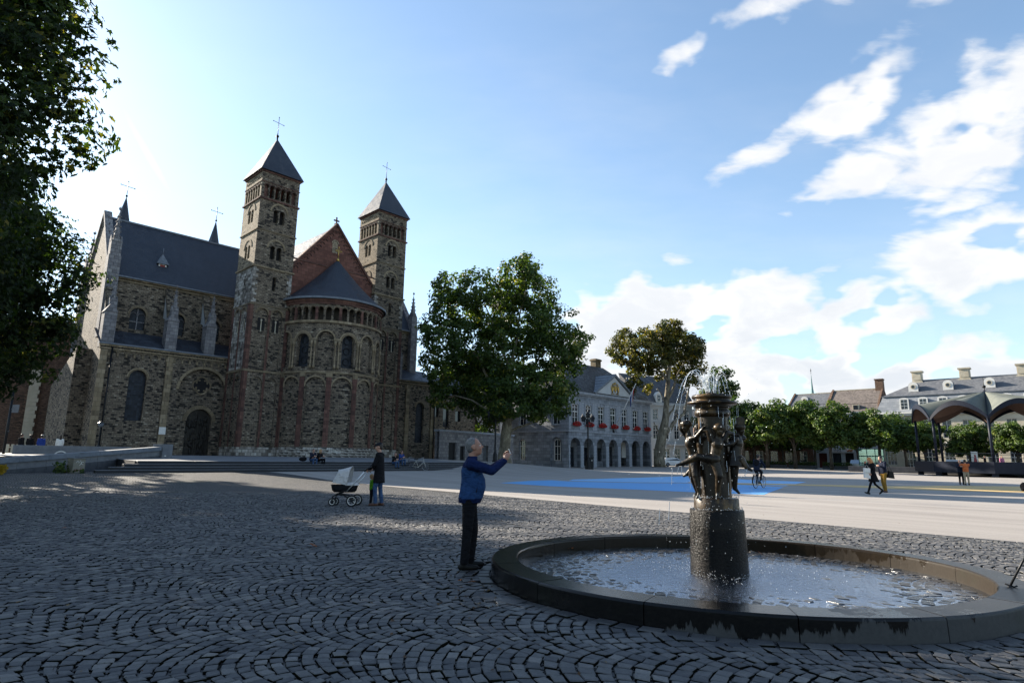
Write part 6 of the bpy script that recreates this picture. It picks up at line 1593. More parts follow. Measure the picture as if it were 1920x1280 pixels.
mb = MB(); mb.add([(*basin(BW - .05, a * math.pi / 32), .008) for a in range(64)], [tuple(range(64))]); in_basin(mb.build('basin_floor', pm('basin_mortar', (.02, .019, .018), (.035, .033, .03), 12, .4)))
ins = INS; V, fq = sett_mesh(ins, .046, .0)
ti = np.clip(RNG.normal(.45, .2, len(ins)), 0, 1); o = in_basin(link('basin_setts', npmesh('basin_setts', V.reshape(-1, 3), (fq[None] + (np.arange(len(ins)) * 12)[:, None, None]).reshape(-1, 4), M['sett_wet'], tint=np.repeat(ti, 9))))
o['kind'] = 'stuff'
# ring of setts laid round the foot
nrg = 88; ring = np.array([[basin(d, 2 * math.pi * (k + f) / nrg) for d, f in ((-.025, .06), (-.17, .06), (-.17, .94), (-.025, .94))] for k in range(nrg)]) + RNG.normal(0, .003, (nrg, 4, 2)); V, fq = sett_mesh(ring, .02)
for i in range(nrg):
    c0 = V[i][:4].mean(0).copy(); c0[2] = 0
    if c0[1] < 9.6: link('kerb_sett', npmesh('kerb_sett', V[i] - c0, fq, [M['sett'], M['sett_side']], tint=np.full(9, RNG.uniform(.3, .9)), mi=MI9), ground, loc=tuple(c0))
# pedestal, column and bowls
def wetstone(name, c1, c2, rough, scale=30, metal=0.0, b1=.8, bd=.012, lime=None):
    m, q, b = newmat(name); co = q.n('ShaderNodeTexCoord').outputs['Object']
    n1 = q.noise(co, scale, 5, .65); n2 = q.noise(q.vm('MULTIPLY', co, (5, 5, .8)), 1.0, 5, .65)
    col = q.mix(q.mr(n2, .35, .65), c1, c2)
    if lime: col = q.mix(q.mr(q.m('ADD', q.m('MULTIPLY', n2, .6), q.m('MULTIPLY', q.noise(co, 6, 5, .7), .45)), .54, .68), col, lime)
    q.put(b.inputs['Base Color'], col); q.put(b.inputs['Roughness'], q.mr(n1, .3, .7, rough * .6, rough * 1.5)); b.inputs['Metallic'].default_value = metal; b.inputs['Coat Weight'].default_value = .06; b.inputs['Coat Roughness'].default_value = .1; b.inputs['Specular IOR Level'].default_value = .12 if c1[0] < .005 else .25
    bump(q, b, q.m('ADD', n1, q.m('MULTIPLY', n2, .6)), b1, bd); return m
M['wetblack'] = wetstone('wet_black_granite', (.004, .0035, .003), (.010, .008, .0065), .3, 42, b1=.8, bd=.02)
M['wetbronze'] = wetstone('wet_bronze', (.010, .007, .004), (.03, .018, .008), .38, 22, .05, .6, .008, lime=(.16, .095, .036, 1))
M['wetbronze_dark'] = wetstone('dark_wet_bronze', (.010, .008, .006), (.026, .018, .010), .34, 26, .1, .6, .006, lime=(.085, .055, .026, 1))
mb = MB(); mb.smooth = True; mb.lathe([(.36, .0), (.352, .3), (.345, .6), (.338, .85), (.33, .865), (.29, .87)], 48); mb.build('lower_drum', M['wetblack'], ft)
mb = MB(); mb.smooth = True; mb.lathe([(.283, .865), (.28, 1.0), (.272, 1.01), (.0, 1.012)], 48); mb.build('upper_drum', M['wetbronze'], ft)
mb = MB(); mb.smooth = True; mb.lathe([(.195, 1.005), (.192, 1.4), (.185, 1.9), (.19, 2.06)], 40); mb.build('column', M['wetbronze'], ft)
mb = MB(); mb.smooth = True; mb.lathe([(.19, 2.05), (.225, 2.07), (.232, 2.10), (.225, 2.14), (.21, 2.15), (.205, 2.165), (.235, 2.175), (.24, 2.2), (.20, 2.215), (.315, 2.222), (.325, 2.235), (.32, 2.255), (.25, 2.262), (.235, 2.275), (.235, 2.29), (.255, 2.30), (.26, 2.325), (.25, 2.345), (.10, 2.345), (.08, 2.36), (.07, 2.375), (0, 2.38)], 56); mb.build('bowl', M['wetbronze'], ft)
for k in range(9):
    a = k * .7; r = .055 if k < 8 else 0; mb = MB(); mb.tube([(r * math.cos(a), r * math.sin(a), 2.36), (r * 1.25 * math.cos(a), r * 1.25 * math.sin(a), 2.40)], .009, 6); mb.build('nozzle', M['iron'], ft)
def child(J, hat=None, dress=False):
    g_ = lambda k: Vector(J[k]); pv, ch, hd = g_('p'), g_('c'), g_('h'); nk = ch.lerp(hd, .55)
    f = (Vector((hd.x, hd.y, 0)).normalized() * .7 + Vector((0, -.5, -.2))).normalized(); hp, fr = head_prims(hd, f, s=.62)
    pr = hp + [p_cap(pv, ch, .062, .07), p_cap(ch, nk, .06, .036), p_cap(nk, hd, .034, .034), p_ell(pv, (.075, .075, .07))]
    t_ = Vector((-ch.y, ch.x, 0)).normalized() * .075
    for s_, e, w_ in ((-1, 'e1', 'w1'), (1, 'e2', 'w2')):
        sh = ch + t_ * s_ + Vector((0, 0, .045)); e, w_ = g_(e), g_(w_)
        if (e - (ch + t_)).length < (e - (ch - t_)).length and s_ < 0: sh = ch + t_ + Vector((0, 0, .045))
        pr += [p_cap(ch + Vector((0, 0, .03)), sh, .05, .035), p_cap(sh, e, .042, .033), p_cap(e, w_, .033, .024)] + hand(w_, w_ - e, (0, 0, -1), .62, .6)
    for k, a in (('k1', 'a1'), ('k2', 'a2')):
        k, a = g_(k), g_(a); pr += [p_cap(pv, k, .07, .05), p_cap(k, a, .048, .031)]
        fd = (Vector((a.x, a.y, 0)).normalized() * .6 + (a - k).normalized() * .6 + Vector((0, 0, -.1))); fd.normalize(); pr += [p_cap(a, a + fd * .075, .026, .018)]
    pr += [p_ell(hd + Vector((-.0, 0, .03)), (.072, .072, .058)), p_ell(ch + Vector((0, 0, -.01)), (.08, .085, .09)), p_ell(pv, (.085, .085, .08))]
    if dress: pr += [p_loft([(pv + Vector((0, 0, -.1)), .12, .12), (pv, .085, .085), (ch, .075, .075)], 12)]
    o = blob('bronze_child', pr, .008, M['wetbronze_dark'], ft, None, 2)
    if hat: mb = MB(); mb.bbox(hat[0] - .052, hat[0] + .052, hat[1] - .05, hat[1] + .05, hat[2] - .05, hat[2] + .06, .015); mb.build('hat', M['wetbronze_dark'], o)
child(dict(p=(-.25, -.06, 1.50), c=(-.29, -.07, 1.72), h=(-.335, -.08, 1.93), e1=(-.405, -.06, 1.90), w1=(-.43, -.04, 2.04), e2=(-.21, -.2, 1.78), w2=(-.13, -.27, 1.88), k1=(-.24, -.14, 1.29), a1=(-.20, -.15, 1.07), k2=(-.29, .02, 1.28), a2=(-.23, .06, 1.07)))
child(dict(p=(.0, -.27, 1.50), c=(.045, -.27, 1.70), h=(.075, -.31, 1.87), e1=(-.06, -.30, 1.87), w1=(-.16, -.24, 1.86), e2=(.17, -.25, 1.84), w2=(.27, -.13, 1.82), k1=(-.20, -.34, 1.53), a1=(-.40, -.29, 1.44), k2=(.05, -.31, 1.30), a2=(.02, -.25, 1.09)))
child(dict(p=(.25, -.08, 1.52), c=(.29, -.07, 1.72), h=(.335, -.07, 1.89), e1=(.22, -.2, 1.70), w1=(.12, -.26, 1.68), e2=(.38, .04, 1.78), w2=(.33, .15, 1.86), k1=(.33, -.13, 1.50), a1=(.385, -.16, 1.41), k2=(.24, -.08, 1.33), a2=(.235, -.07, 1.14)), hat=(.345, -.07, 1.99), dress=True)
child(dict(p=(.14, .24, 1.50), c=(.15, .26, 1.71), h=(.16, .29, 1.89), e1=(.27, .2, 1.80), w1=(.33, .12, 1.84), e2=(.03, .3, 1.82), w2=(-.05, .28, 1.86), k1=(.2, .28, 1.3), a1=(.17, .25, 1.08), k2=(.06, .32, 1.32), a2=(.02, .4, 1.2)))
child(dict(p=(-.15, .22, 1.50), c=(-.16, .25, 1.72), h=(-.18, .28, 1.9), e1=(-.06, .28, 1.82), w1=(-.02, .27, 1.88), e2=(-.3, .15, 1.8), w2=(-.36, .05, 1.82), k1=(-.2, .26, 1.3), a1=(-.18, .23, 1.08), k2=(-.26, .28, 1.4), a2=(-.36, .33, 1.3)))
# water in the basin
def water_mat():
    m, q, b = newmat('rippled_water'); pos = q.n('ShaderNodeNewGeometry').outputs['Position']
    n1 = q.noise(pos, 17, 5, .6, dist=.6); n2 = q.noise(pos, 60, 4, .65); x, y, z = q.xyz(pos)
    rad = q.m('SQRT', q.m('ADD', q.m('POWER', q.m('SUBTRACT', x, FC[0]), 2.0), q.m('POWER', q.m('SUBTRACT', y, FC[1]), 2.0)))
    amp = q.mr(q.m('ADD', rad, q.m('MULTIPLY', q.m('SUBTRACT', q.noise(pos, .8, 3), .5), 1.6)), .5, 2.3, 1.0, .38)
    bp = q.n('ShaderNodeBump', i={'Strength': q.m('MULTIPLY', amp, .95), 'Distance': .02, 'Height': q.m('ADD', q.m('MULTIPLY', n1, .7), q.m('MULTIPLY', n2, .35))})
    gl = q.n('ShaderNodeBsdfGlossy', i={'Color': (.56, .60, .67, 1), 'Roughness': .06, 'Normal': bp.outputs[0]}); tr = q.n('ShaderNodeBsdfTransparent', i={'Color': (.78, .82, .82, 1)})
    fr = q.n('ShaderNodeFresnel', i={'IOR': 1.24}); mx = q.n('ShaderNodeMixShader', i={0: fr.outputs[0]}); q.put(mx.inputs[1], tr.outputs[0]); q.put(mx.inputs[2], gl.outputs[0])
    q.put(q.nt.nodes['Material Output'].inputs[0], mx.outputs[0]); return m
mb = MB(); L = 5; vs = [(*basin(d, a * math.pi / 36), z) for a in range(72) for d, z in ((BW - .004, .042), (.9, .044), (1.35, .047), (1.8, .054), (2.6, .060))]
mb.add(vs, [(i * L + j, i * L + j + 1, ((i + 1) % 72) * L + j + 1, ((i + 1) % 72) * L + j) for i in range(72) for j in range(L - 1)][::1] + [tuple(i * L + L - 1 for i in range(72))[::-1]]); wt = mb.build('water', water_mat()); props(wt, kind='structure')
# jets, streams and flying drops
m, q, b = newmat('white_water'); b.inputs['Base Color'].default_value = (.78, .83, .88, 1); b.inputs['Roughness'].default_value = .18; b.inputs['Transmission Weight'].default_value = .25; b.inputs['Specular IOR Level'].default_value = .7; M['spray'] = m
jets = MB(); drops = []
def stream(x0, y0, vx, vy, vz, T, r0=.0055, brk=.25, grow=1.0):
    n = 26; pts = []
    for i in range(n + 1):
        t = T * i / n; pts.append(Vector((x0 + vx * t, y0 + vy * t, 2.38 + vz * t - 4.9 * t * t)))
    i = 0
    while i < n:
        L = (1 if i > n * .55 else random.randint(1, 3)) if i > n * brk else random.randint(4, 8); seg_ = pts[i:min(n, i + L) + 1]
        if len(seg_) > 1 and seg_[-1].z > .07: jets.tube([p + Vector((random.gauss(0, .003), random.gauss(0, .003), 0)) for p in seg_], [r0 * random.uniform(.6, 1.15) * (1 - .4 * i / n) for _ in seg_], 5)
        i += L + (0 if i < n * brk else random.randint(0, 2) if i < n * .55 else random.randint(1, 3))
        for _ in range(2):
            p = random.choice(pts[i // 2:]) ; drops.append(p + Vector((random.gauss(0, .018), random.gauss(0, .018), random.gauss(0, .02))))
for k in range(11):
    a = random.uniform(0, 6.28); stream(.05 * math.cos(a), .05 * math.sin(a), random.gauss(0, .12), random.gauss(0, .12), random.uniform(2.0, 2.75), random.uniform(.4, .6), .0048)
stream(-.06, -.02, -.62, -.1, 2.45, 1.0, .0075, .5); stream(-.05, 0, -.78, -.05, 2.35, .92, .0062, .45); stream(-.05, .03, -.52, .1, 2.55, .62, .0055)
for vx, vy, vz in ((-.35, -.3, 2.0), (.3, -.25, 2.1), (.42, .2, 2.2), (.2, .4, 2.0), (-.25, .35, 2.2), (.34, -.05, 2.5), (-.18, -.4, 1.8), (.15, -.35, 1.7)): stream(.05 * vx / abs(vx), .0, vx, vy, vz, .75, .004, .3)
def rivulet(p0, p1, r):
    jets.tube([Vector(p0).lerp(Vector(p1), i / 5) + Vector((random.gauss(0, .008), random.gauss(0, .008), 0)) for i in range(6)], r, 5)
for k in range(34):                                       # water falling off the bowl rims
    a = random.uniform(0, 6.28); r = .325 if k % 2 else .262; z0 = 2.235 if k % 2 else 2.31; L = random.uniform(.05, .35); zz = z0 - random.uniform(0, .9)
    jets.tube([(r * math.cos(a), r * math.sin(a), zz), (r * 1.02 * math.cos(a), r * 1.02 * math.sin(a), zz - L)], random.uniform(.0012, .0028), 4)
for x, y, z, L in ((-.40, -.3, 1.42, .12), (-.44, -.3, 1.41, .1), (.385, -.2, 1.39, .1), (.02, -.3, 1.07, .06), (-.2, -.2, 1.05, .05)): rivulet((x, y, z), (x - .02, y, z - L), .004)
sw_ = jets.build('water_jets', M['spray'], None, ft.location, ft.rotation_euler.z); sw_['kind'] = 'stuff'
P_ = [tuple(d_) for d_ in drops]
for k in range(900):
    r = abs(random.gauss(0, .45)); a = random.uniform(0, 6.28); P_.append((r * math.cos(a), r * math.sin(a), random.uniform(.1, 2.6)))
for k in range(420): a = random.uniform(0, 6.28); r = .33 + abs(random.gauss(0, .16)); P_.append((r * math.cos(a), r * math.sin(a), .065 + abs(random.gauss(0, .035))))
for k in range(260): a = random.uniform(0, 6.28); r = random.uniform(.5, 1.5); P_.append((r * math.cos(a), r * math.sin(a), .065 + abs(random.gauss(0, .03))))
for k in range(150): a = random.uniform(0, 6.28); r = .285; P_.append((r * math.cos(a), r * math.sin(a), 1.015 + abs(random.gauss(0, .015)))); P_.append((r * 1.12 * math.cos(a), r * 1.12 * math.sin(a), .872 + abs(random.gauss(0, .012))))
P_ = np.array(P_); P_ = P_[P_[:, 2] > .06]; n = len(P_); sz = RNG.uniform(.0014, .0042, n)[:, None]; st_ = RNG.uniform(1, 2.6, n)[:, None]
oc = np.array([(1, 0, 0), (0, 1, 0), (-1, 0, 0), (0, -1, 0), (0, 0, 1), (0, 0, -1)], float)
V = P_[:, None] + oc[None] * sz[:, None]; V[:, 4:, 2] = P_[:, None, 2] + oc[None, 4:, 2] * (sz * st_); Fo = np.array([(0, 1, 4), (1, 2, 4), (2, 3, 4), (3, 0, 4), (1, 0, 5), (2, 1, 5), (3, 2, 5), (0, 3, 5)])
link('water_drops', npmesh('water_drops', V.reshape(-1, 3), (Fo[None] + (np.arange(n) * 6)[:, None, None]).reshape(-1, 3), M['spray'], smooth=True), None, ft.location, ft.rotation_euler.z)['kind'] = 'stuff'
# slate hatch in the setts beside the rim, fallen leaves
c = gp(935, 1122, .02); hb = thing('floor_hatch', 'dark wet stone hatch set in the cobbles beside the fountain rim', 'hatch', (c.x, c.y, .012), R(-40))
mb = MB(); mb.bbox(-.3, .3, -.11, .11, 0, .017, .004); mb.build('slab', M['sett'], hb)
M['dead_leaf'] = leafmat('fallen_leaf', [(0, (.16, .05, .012)), (.5, (.34, .10, .02)), (1, (.28, .16, .05))], .1, .45)
def fallen(px, py, z, size, label):
    c = gp(px, py, z); V_, F_, kf = leaves(np.array([[0, 0, .012]]), np.array([[0., 0, 1]]), np.array([size]), 'near', 0, .25); o = link('fallen_leaf', npmesh('fallen_leaf', V_, F_, M['dead_leaf'], tint=np.full(len(F_), random.random())), None, (c.x, c.y, z + .02), random.uniform(0, 6))
    props(o, label, 'leaf', 'fallen plane leaves')
fallen(882, 1096, .02, .17, 'large orange leaf lying on the cobbles in front of the man by the fountain')
fallen(862, 1092, .02, .10, 'small brown leaf touching the large orange one on the cobbles')
fallen(587, 1026, .02, .2, 'brown leaf alone on the cobbles left of the man by the fountain')
fallen(1474, 1021, .07, .2, 'orange leaf floating against the far inner rim of the fountain')
fallen(122, 992, .02, .2, 'dark leaf on the mossy cobbles near the left edge')
fallen(1070, 1030, .07, .14, 'small leaf in the water at the left back of the basin')
fallen(1425, 1040, .07, .12, 'small rusty leaf in the water right behind the pedestal')
lt = np.array([[*gp(RNG.normal(905, 60), RNG.normal(1112, 22), .02)] for _ in range(90)] + [[*gp(RNG.uniform(0, 1900), RNG.uniform(960, 1270), .02)] for _ in range(160)]); lt = lt[rho(lt[:, 0], lt[:, 1], -.1) > 1]; lt[:, 2] = .034
V_, F_, kf = leaves(lt, np.tile([0., 0, 1], (len(lt), 1)), RNG.uniform(.02, .055, len(lt)), 'near', 0, .4); link('leaf_litter', npmesh('leaf_litter', V_, F_, leafmat('leaf_litter', [(0, (.03, .02, .012)), (.6, (.09, .045, .018)), (1, (.2, .15, .08))], .05, .6), tint=np.repeat(RNG.uniform(0, 1, len(lt)), kf)))['kind'] = 'stuff'
# tripod leaning over the rim at the right edge
c = gp(1893, 1100, RH); tpd = thing('tripod', 'black folding tripod standing with one foot on the fountain rim', 'tripod', (c.x, c.y, RH))
rx = Vector((math.cos(R(-19)), math.sin(R(-19)), 0)); apx = rx * .62 + Vector((0, 0, 1.15))
for k, foot in enumerate((Vector((0, 0, 0)), rx * .95 + Vector((.25, .55, -RH + .02)), rx * 1.2 + Vector((-.3, -.45, -RH + .02)))):
    mb = MB(); mid = foot.lerp(apx, .45); mb.tube([foot, mid], .011, 8); mb.tube([foot.lerp(apx, .38), apx], .017, 8); lg = mb.build('leg', M['iron'], tpd)
    mb = MB(); mb.tube([mid - (apx - foot).normalized() * .03, mid + (apx - foot).normalized() * .03], .026, 8); mb.build('clamp', M['iron'], lg)
    mb = MB(); mb.tube([foot + Vector((-.03, .02, .03)), foot + Vector((.035, -.02, .005)), foot + Vector((.06, -.03, .02))], .009, 6); mb.ball(foot, .02, 8, 5); mb.build('foot', M['iron'], lg)
mb = MB(); mb.ball(apx, .05, 8, 6); mb.tube([apx, apx + Vector((0, 0, .2))], .02, 8); mb.obox(apx + Vector((0, 0, .24)), (.06, 0, 0), (0, .04, 0), (0, 0, .04)); mb.build('tripod_head', M['iron'], tpd)

# ------------------------------------------------------------------ trees
def bark(name, c1, c2, c3, sc=3.0):
    m, q, b = newmat(name); co = q.n('ShaderNodeTexCoord').outputs['Object']
    v = q.vm('MULTIPLY', co, (1, 1, .55)); n1 = q.noise(v, sc, 5, .6, dist=.4); n2 = q.noise(v, sc * 7, 4, .6)
    col = q.ramp(q.m('ADD', q.m('MULTIPLY', n1, .8), q.m('MULTIPLY', n2, .2)), [(.36, c1), (.5, c2), (.62, c3)])
    q.put(b.inputs['Base Color'], col); b.inputs['Roughness'].default_value = .9; bump(q, b, q.m('ADD', n1, q.m('MULTIPLY', n2, .5)), .7, .03); return m
M['plane_bark'] = bark('plane_bark', (.09, .075, .05), (.17, .145, .10), (.30, .27, .19)); M['dark_bark'] = bark('dark_bark', (.03, .024, .018), (.06, .048, .035), (.10, .082, .06))
GREEN = [(0, (.016, .034, .008)), (.4, (.042, .076, .015)), (.72, (.085, .125, .024)), (.92, (.15, .17, .03)), (1, (.26, .21, .035))]
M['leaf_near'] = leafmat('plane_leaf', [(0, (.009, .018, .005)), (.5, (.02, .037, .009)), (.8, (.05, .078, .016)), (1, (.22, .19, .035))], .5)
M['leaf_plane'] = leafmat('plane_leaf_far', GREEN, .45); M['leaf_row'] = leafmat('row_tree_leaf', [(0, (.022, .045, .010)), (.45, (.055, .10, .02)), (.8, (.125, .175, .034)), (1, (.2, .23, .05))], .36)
M['leaf_gold'] = leafmat('browning_leaf', [(0, (.024, .034, .010)), (.4, (.062, .066, .016)), (.72, (.125, .108, .023)), (1, (.30, .20, .03))], .42)
def limb(a, b, r0, r1, n=7, wob=.06, sag=0.0):
    a, b = Vector(a), Vector(b); L = (b - a).length; pts, rs = [], []
    for i in range(n):
        t = i / (n - 1); p = a.lerp(b, t) + Vector((0, 0, sag * math.sin(math.pi * t) * L))
        if 0 < i < n - 1: p += Vector((random.gauss(0, wob * L * .3), random.gauss(0, wob * L * .3), random.gauss(0, wob * L * .2)))
        pts.append(p); rs.append(r0 + (r1 - r0) * t ** .8)
    return pts, rs
def crown_points(lumps, per, cl_r, cl_n, flat=.8, inner=.25):
    """leaf points in clumps over a set of ball-shaped masses (x, y, z, r)"""
    Ps, Ns, Ts = [], [], []
    for x, y, z, r in lumps:
        m = max(3, int(per * r * r)); d = RNG.normal(0, 1, (m, 3)); d /= np.linalg.norm(d, axis=1, keepdims=True)
        rad = r * np.where(RNG.random(m) < inner, RNG.uniform(.35, .8, m), RNG.uniform(.8, 1.06, m))
        c = np.array([x, y, z]) + d * rad[:, None] * (1, 1, flat)
        tone = RNG.normal(.45, .17, m)
        k = cl_n; dd = RNG.normal(0, 1, (m, k, 3)); dd /= np.linalg.norm(dd, axis=2, keepdims=True); dd[..., 2] = dd[..., 2] * .7 + .12
        rr_ = cl_r * RNG.uniform(.75, 1.3, (m, 1, 1)) * RNG.uniform(.25, 1.0, (m, k, 1)) ** .5
        p = c[:, None] + dd * rr_; nn = dd + d[:, None] * .5 + np.array([0, 0, .45])
        Ps.append(p.reshape(-1, 3)); Ns.append(nn.reshape(-1, 3)); Ts.append(np.repeat(tone, k) + RNG.normal(0, .16, m * k))
    return np.concatenate(Ps), np.concatenate(Ns), np.clip(np.concatenate(Ts), 0, 1)
def tree(label, loc, trunk, limbs, lumps, per, cl_r, cl_n, lsize, mleaf, mbark, group, kind='far', flat=.8, inner=.25, singles=0, cat='tree', name='plane_tree'):
    t = thing(name, label, cat, loc, 0.0, group)
    mb = MB(); mb.tube(trunk[0], trunk[1], 12); mb.build('trunk', mbark, t)
    for a, b, r0, r1 in limbs:
        mb = MB(); pts, rs = limb(a, b, r0, r1, sag=.05); mb.tube(pts, rs, 7); mb.build('branch', mbark, t)
    P_, N_, T_ = crown_points(lumps, per, cl_r, cl_n, flat, inner)
    if singles:
        wp = P_ + np.array(loc); dd = np.linalg.norm(wp - np.array([0, 0, EYE]), axis=1); pxx = 960 + FPX * wp[:, 0] / wp[:, 1]
        elv = (wp[:, 2] - EYE) / wp[:, 1]
        ok = (pxx > 0) & (wp[:, 1] > 1) & (elv < .72); o_ = np.argsort(np.where(ok, dd, 1e9))[:singles]; sel = np.zeros(len(P_), bool); sel[o_] = True
    else: sel = np.zeros(len(P_), bool)
    V_, F_, kf = leaves(P_[~sel], N_[~sel], np.full((~sel).sum(), lsize), kind)
    cr = link('crown', npmesh('crown', V_, F_, mleaf, tint=np.repeat(T_[~sel], kf)), t); cr['kind'] = 'stuff'
    if singles:
        protos = []
        for i in range(6):
            v, f, kf = leaves(np.zeros((1, 3)), np.array([[0., 0, 1]]), np.array([1.0]), 'near', 0, .15); protos.append(npmesh('leaf', v, f, mleaf, tint=np.full(len(f), i / 5)))
        for i in np.flatnonzero(sel):
            o = link('leaf', random.choice(protos), t, tuple(P_[i])); n_ = Vector(N_[i]) + Vector(RNG.normal(0, .5, 3)); o.rotation_euler = (n_.to_track_quat('Z', 'Y') @ Matrix.Rotation(random.uniform(0, 6.28), 3, 'Z').to_quaternion()).to_euler(); s_ = lsize * random.uniform(.7, 1.2); o.scale = (s_, s_, s_)
    return t
# two near planes whose trunks stand outside the left edge; one more of the row, and three unseen ones added to shade the foreground
def ball_lumps(cx, cy, cz, R_, H_, n, r0, r1, seed):
    q = random.Random(seed); out_ = []
    for i in range(n):
        a, zz = q.uniform(0, 6.283), q.uniform(-1, 1); k = math.sqrt(1 - zz * zz * .8); rr_ = q.uniform(.55, 1.0)
        out_.append((cx + R_ * k * rr_ * math.cos(a), cy + R_ * k * rr_ * math.sin(a), cz + H_ * zz, q.uniform(r0, r1)))
    return out_
LA = [(x - (.55 if x > .5 else .2), y, z, r * (.9 if x > .5 else 1)) for x, y, z, r in [(-.2, -.2, 6.3, 1.3), (1.0, .2, 6.8, 1.2), (-1.8, .6, 6.8, 1.7), (2.0, -.4, 7.6, 1.15), (1.9, .6, 8.4, 1.25), (.6, -.9, 8.2, 1.7), (2.1, .2, 9.6, 1.25), (1.0, .5, 10.4, 1.6), (-1.2, -.5, 8.9, 2.0), (-2.5, 0, 9.0, 1.8), (.2, 0, 12.0, 1.9), (1.4, .3, 11.8, 1.2), (-1.5, .4, 11.8, 1.9), (0, .2, 13.6, 1.7), (-3.0, 0, 7.2, 1.5)]]
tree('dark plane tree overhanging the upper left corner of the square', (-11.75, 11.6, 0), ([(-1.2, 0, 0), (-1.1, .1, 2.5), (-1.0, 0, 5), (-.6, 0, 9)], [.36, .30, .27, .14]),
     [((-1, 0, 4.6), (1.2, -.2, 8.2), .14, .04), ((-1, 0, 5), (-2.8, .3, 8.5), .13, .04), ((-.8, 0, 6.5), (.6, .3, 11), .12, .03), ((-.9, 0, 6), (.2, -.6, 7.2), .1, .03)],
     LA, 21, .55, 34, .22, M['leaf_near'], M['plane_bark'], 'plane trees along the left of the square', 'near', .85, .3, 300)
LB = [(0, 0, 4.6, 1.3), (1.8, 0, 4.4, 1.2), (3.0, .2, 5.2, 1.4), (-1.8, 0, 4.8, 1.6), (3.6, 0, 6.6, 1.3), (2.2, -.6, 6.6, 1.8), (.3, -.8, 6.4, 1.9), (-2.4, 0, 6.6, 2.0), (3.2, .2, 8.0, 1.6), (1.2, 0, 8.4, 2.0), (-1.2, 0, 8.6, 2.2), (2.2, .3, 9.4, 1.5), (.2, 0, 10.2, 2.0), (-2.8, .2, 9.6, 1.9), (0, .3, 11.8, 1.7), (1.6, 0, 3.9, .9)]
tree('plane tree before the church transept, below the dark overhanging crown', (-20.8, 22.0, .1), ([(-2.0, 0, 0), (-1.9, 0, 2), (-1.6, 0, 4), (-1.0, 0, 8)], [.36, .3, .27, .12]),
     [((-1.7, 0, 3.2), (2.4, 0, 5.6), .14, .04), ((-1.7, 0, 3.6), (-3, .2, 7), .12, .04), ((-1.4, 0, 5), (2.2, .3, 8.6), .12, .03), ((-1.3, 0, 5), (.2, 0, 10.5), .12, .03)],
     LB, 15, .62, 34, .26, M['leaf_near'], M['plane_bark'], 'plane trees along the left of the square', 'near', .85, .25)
for lx, ly, zc_, rc_, lab_ in ((-39.5, 44.0, 13.0, 4.3, 'tall third plane tree of the row, mostly behind the two nearer crowns'), (-30.5, 29.5, 8.6, 4.3, 'broad unseen plane tree added for its shade left of the picture'), (-17.4, 16.2, 8.4, 2.7, 'small plane tree added for its shade behind the dark overhanging crown'), (-26.5, 19.5, 8.2, 3.8, 'unseen plane tree added for its shade further left of the picture')):
    LC = ball_lumps(0, 0, zc_, rc_ - .6, rc_ * (1.25 if zc_ > 10 else .95), 22, 1.4, 2.1, 3)
    tree(lab_, (lx, ly, .1), ([(0, 0, 0), (.1, 0, 3), (0, .1, 8)], [.36, .3, .1]), [((0, 0, 3.5), (2.4, 0, 7.5), .14, .04), ((0, 0, 3.8), (-2.4, .5, 7.5), .14, .04)], LC, 9 if ly > 20 else 14, .75, 30, .36 if ly > 20 else .24, M['leaf_near'], M['plane_bark'], 'plane trees along the left of the square', 'far' if ly > 20 else 'near')
LC = ball_lumps(0, 0, 10.6, 4.6, 5.0, 32, 1.5, 2.3, 8)  # crown added to keep the sun off the guard house flank
tree('dark tree added behind the yard wall to shade the guard house flank', (-5.5, 92.5, .6), ([(0, 0, 0), (.1, 0, 4), (0, .1, 10)], [.4, .32, .1]), [((0, 0, 4), (2.4, 0, 8.5), .14, .04), ((0, 0, 4.5), (-2.4, .5, 8.5), .14, .04)], LC, 7, .85, 28, .42, M['leaf_plane'], M['dark_bark'], None)
# the great plane tree before the guard house
def pl(pxl, D0, zoff=0.0, seed=1, flat=1.0):
    q = random.Random(seed); o0 = at(945, 868, D0); o0.z = zf(o0.x, o0.y); out_ = []
    for x, y, r in pxl:
        p = at(x, y, D0 + q.uniform(-4, 4)) - o0; out_.append((p.x, p.y, p.z, r * D0 / FPX))
    return o0, out_
PX = [(978, 520, 40), (955, 548, 38), (1003, 556, 46), (900, 545, 42), (846, 540, 34), (858, 580, 40), (918, 590, 55), (980, 610, 62), (1035, 610, 42), (838, 630, 45), (890, 650, 58), (950, 668, 64), (1010, 672, 52), (1058, 640, 36), (1088, 640, 22), (1068, 680, 30), (818, 680, 28), (850, 705, 46), (912, 725, 60), (970, 735, 52), (1020, 735, 40), (835, 745, 30), (885, 755, 30), (930, 765, 26), (1000, 762, 26), (1045, 765, 20), (985, 500, 22), (1055, 735, 26), (1020, 772, 20), (812, 610, 22), (830, 570, 24)]
o0, LP = pl(PX, 68)
def LPp(x, y, D=68): p = at(x, y, D) - o0; return (p.x, p.y, p.z)
tree('large green plane tree standing between the church and the guard house', o0, ([LPp(946, 869), LPp(945, 855), LPp(947, 835), LPp(949, 812), LPp(952, 785), LPp(955, 740), LPp(958, 680)], [.85, .68, .62, .60, .5, .4, .22]),
     [(LPp(951, 800), LPp(900, 730), .3, .08), (LPp(953, 790), LPp(1015, 760), .26, .07), (LPp(950, 812), LPp(1010, 790), .2, .06), (LPp(953, 770), LPp(870, 640), .28, .06), (LPp(955, 750), LPp(1040, 640), .26, .06), (LPp(957, 700), LPp(985, 540), .2, .05), (LPp(957, 710), LPp(905, 560), .2, .05), (LPp(952, 790), LPp(850, 740), .2, .05)],
     LP, 8.5, .74, 38, .32, M['leaf_plane'], M['plane_bark'], None, 'far', .9, .2)
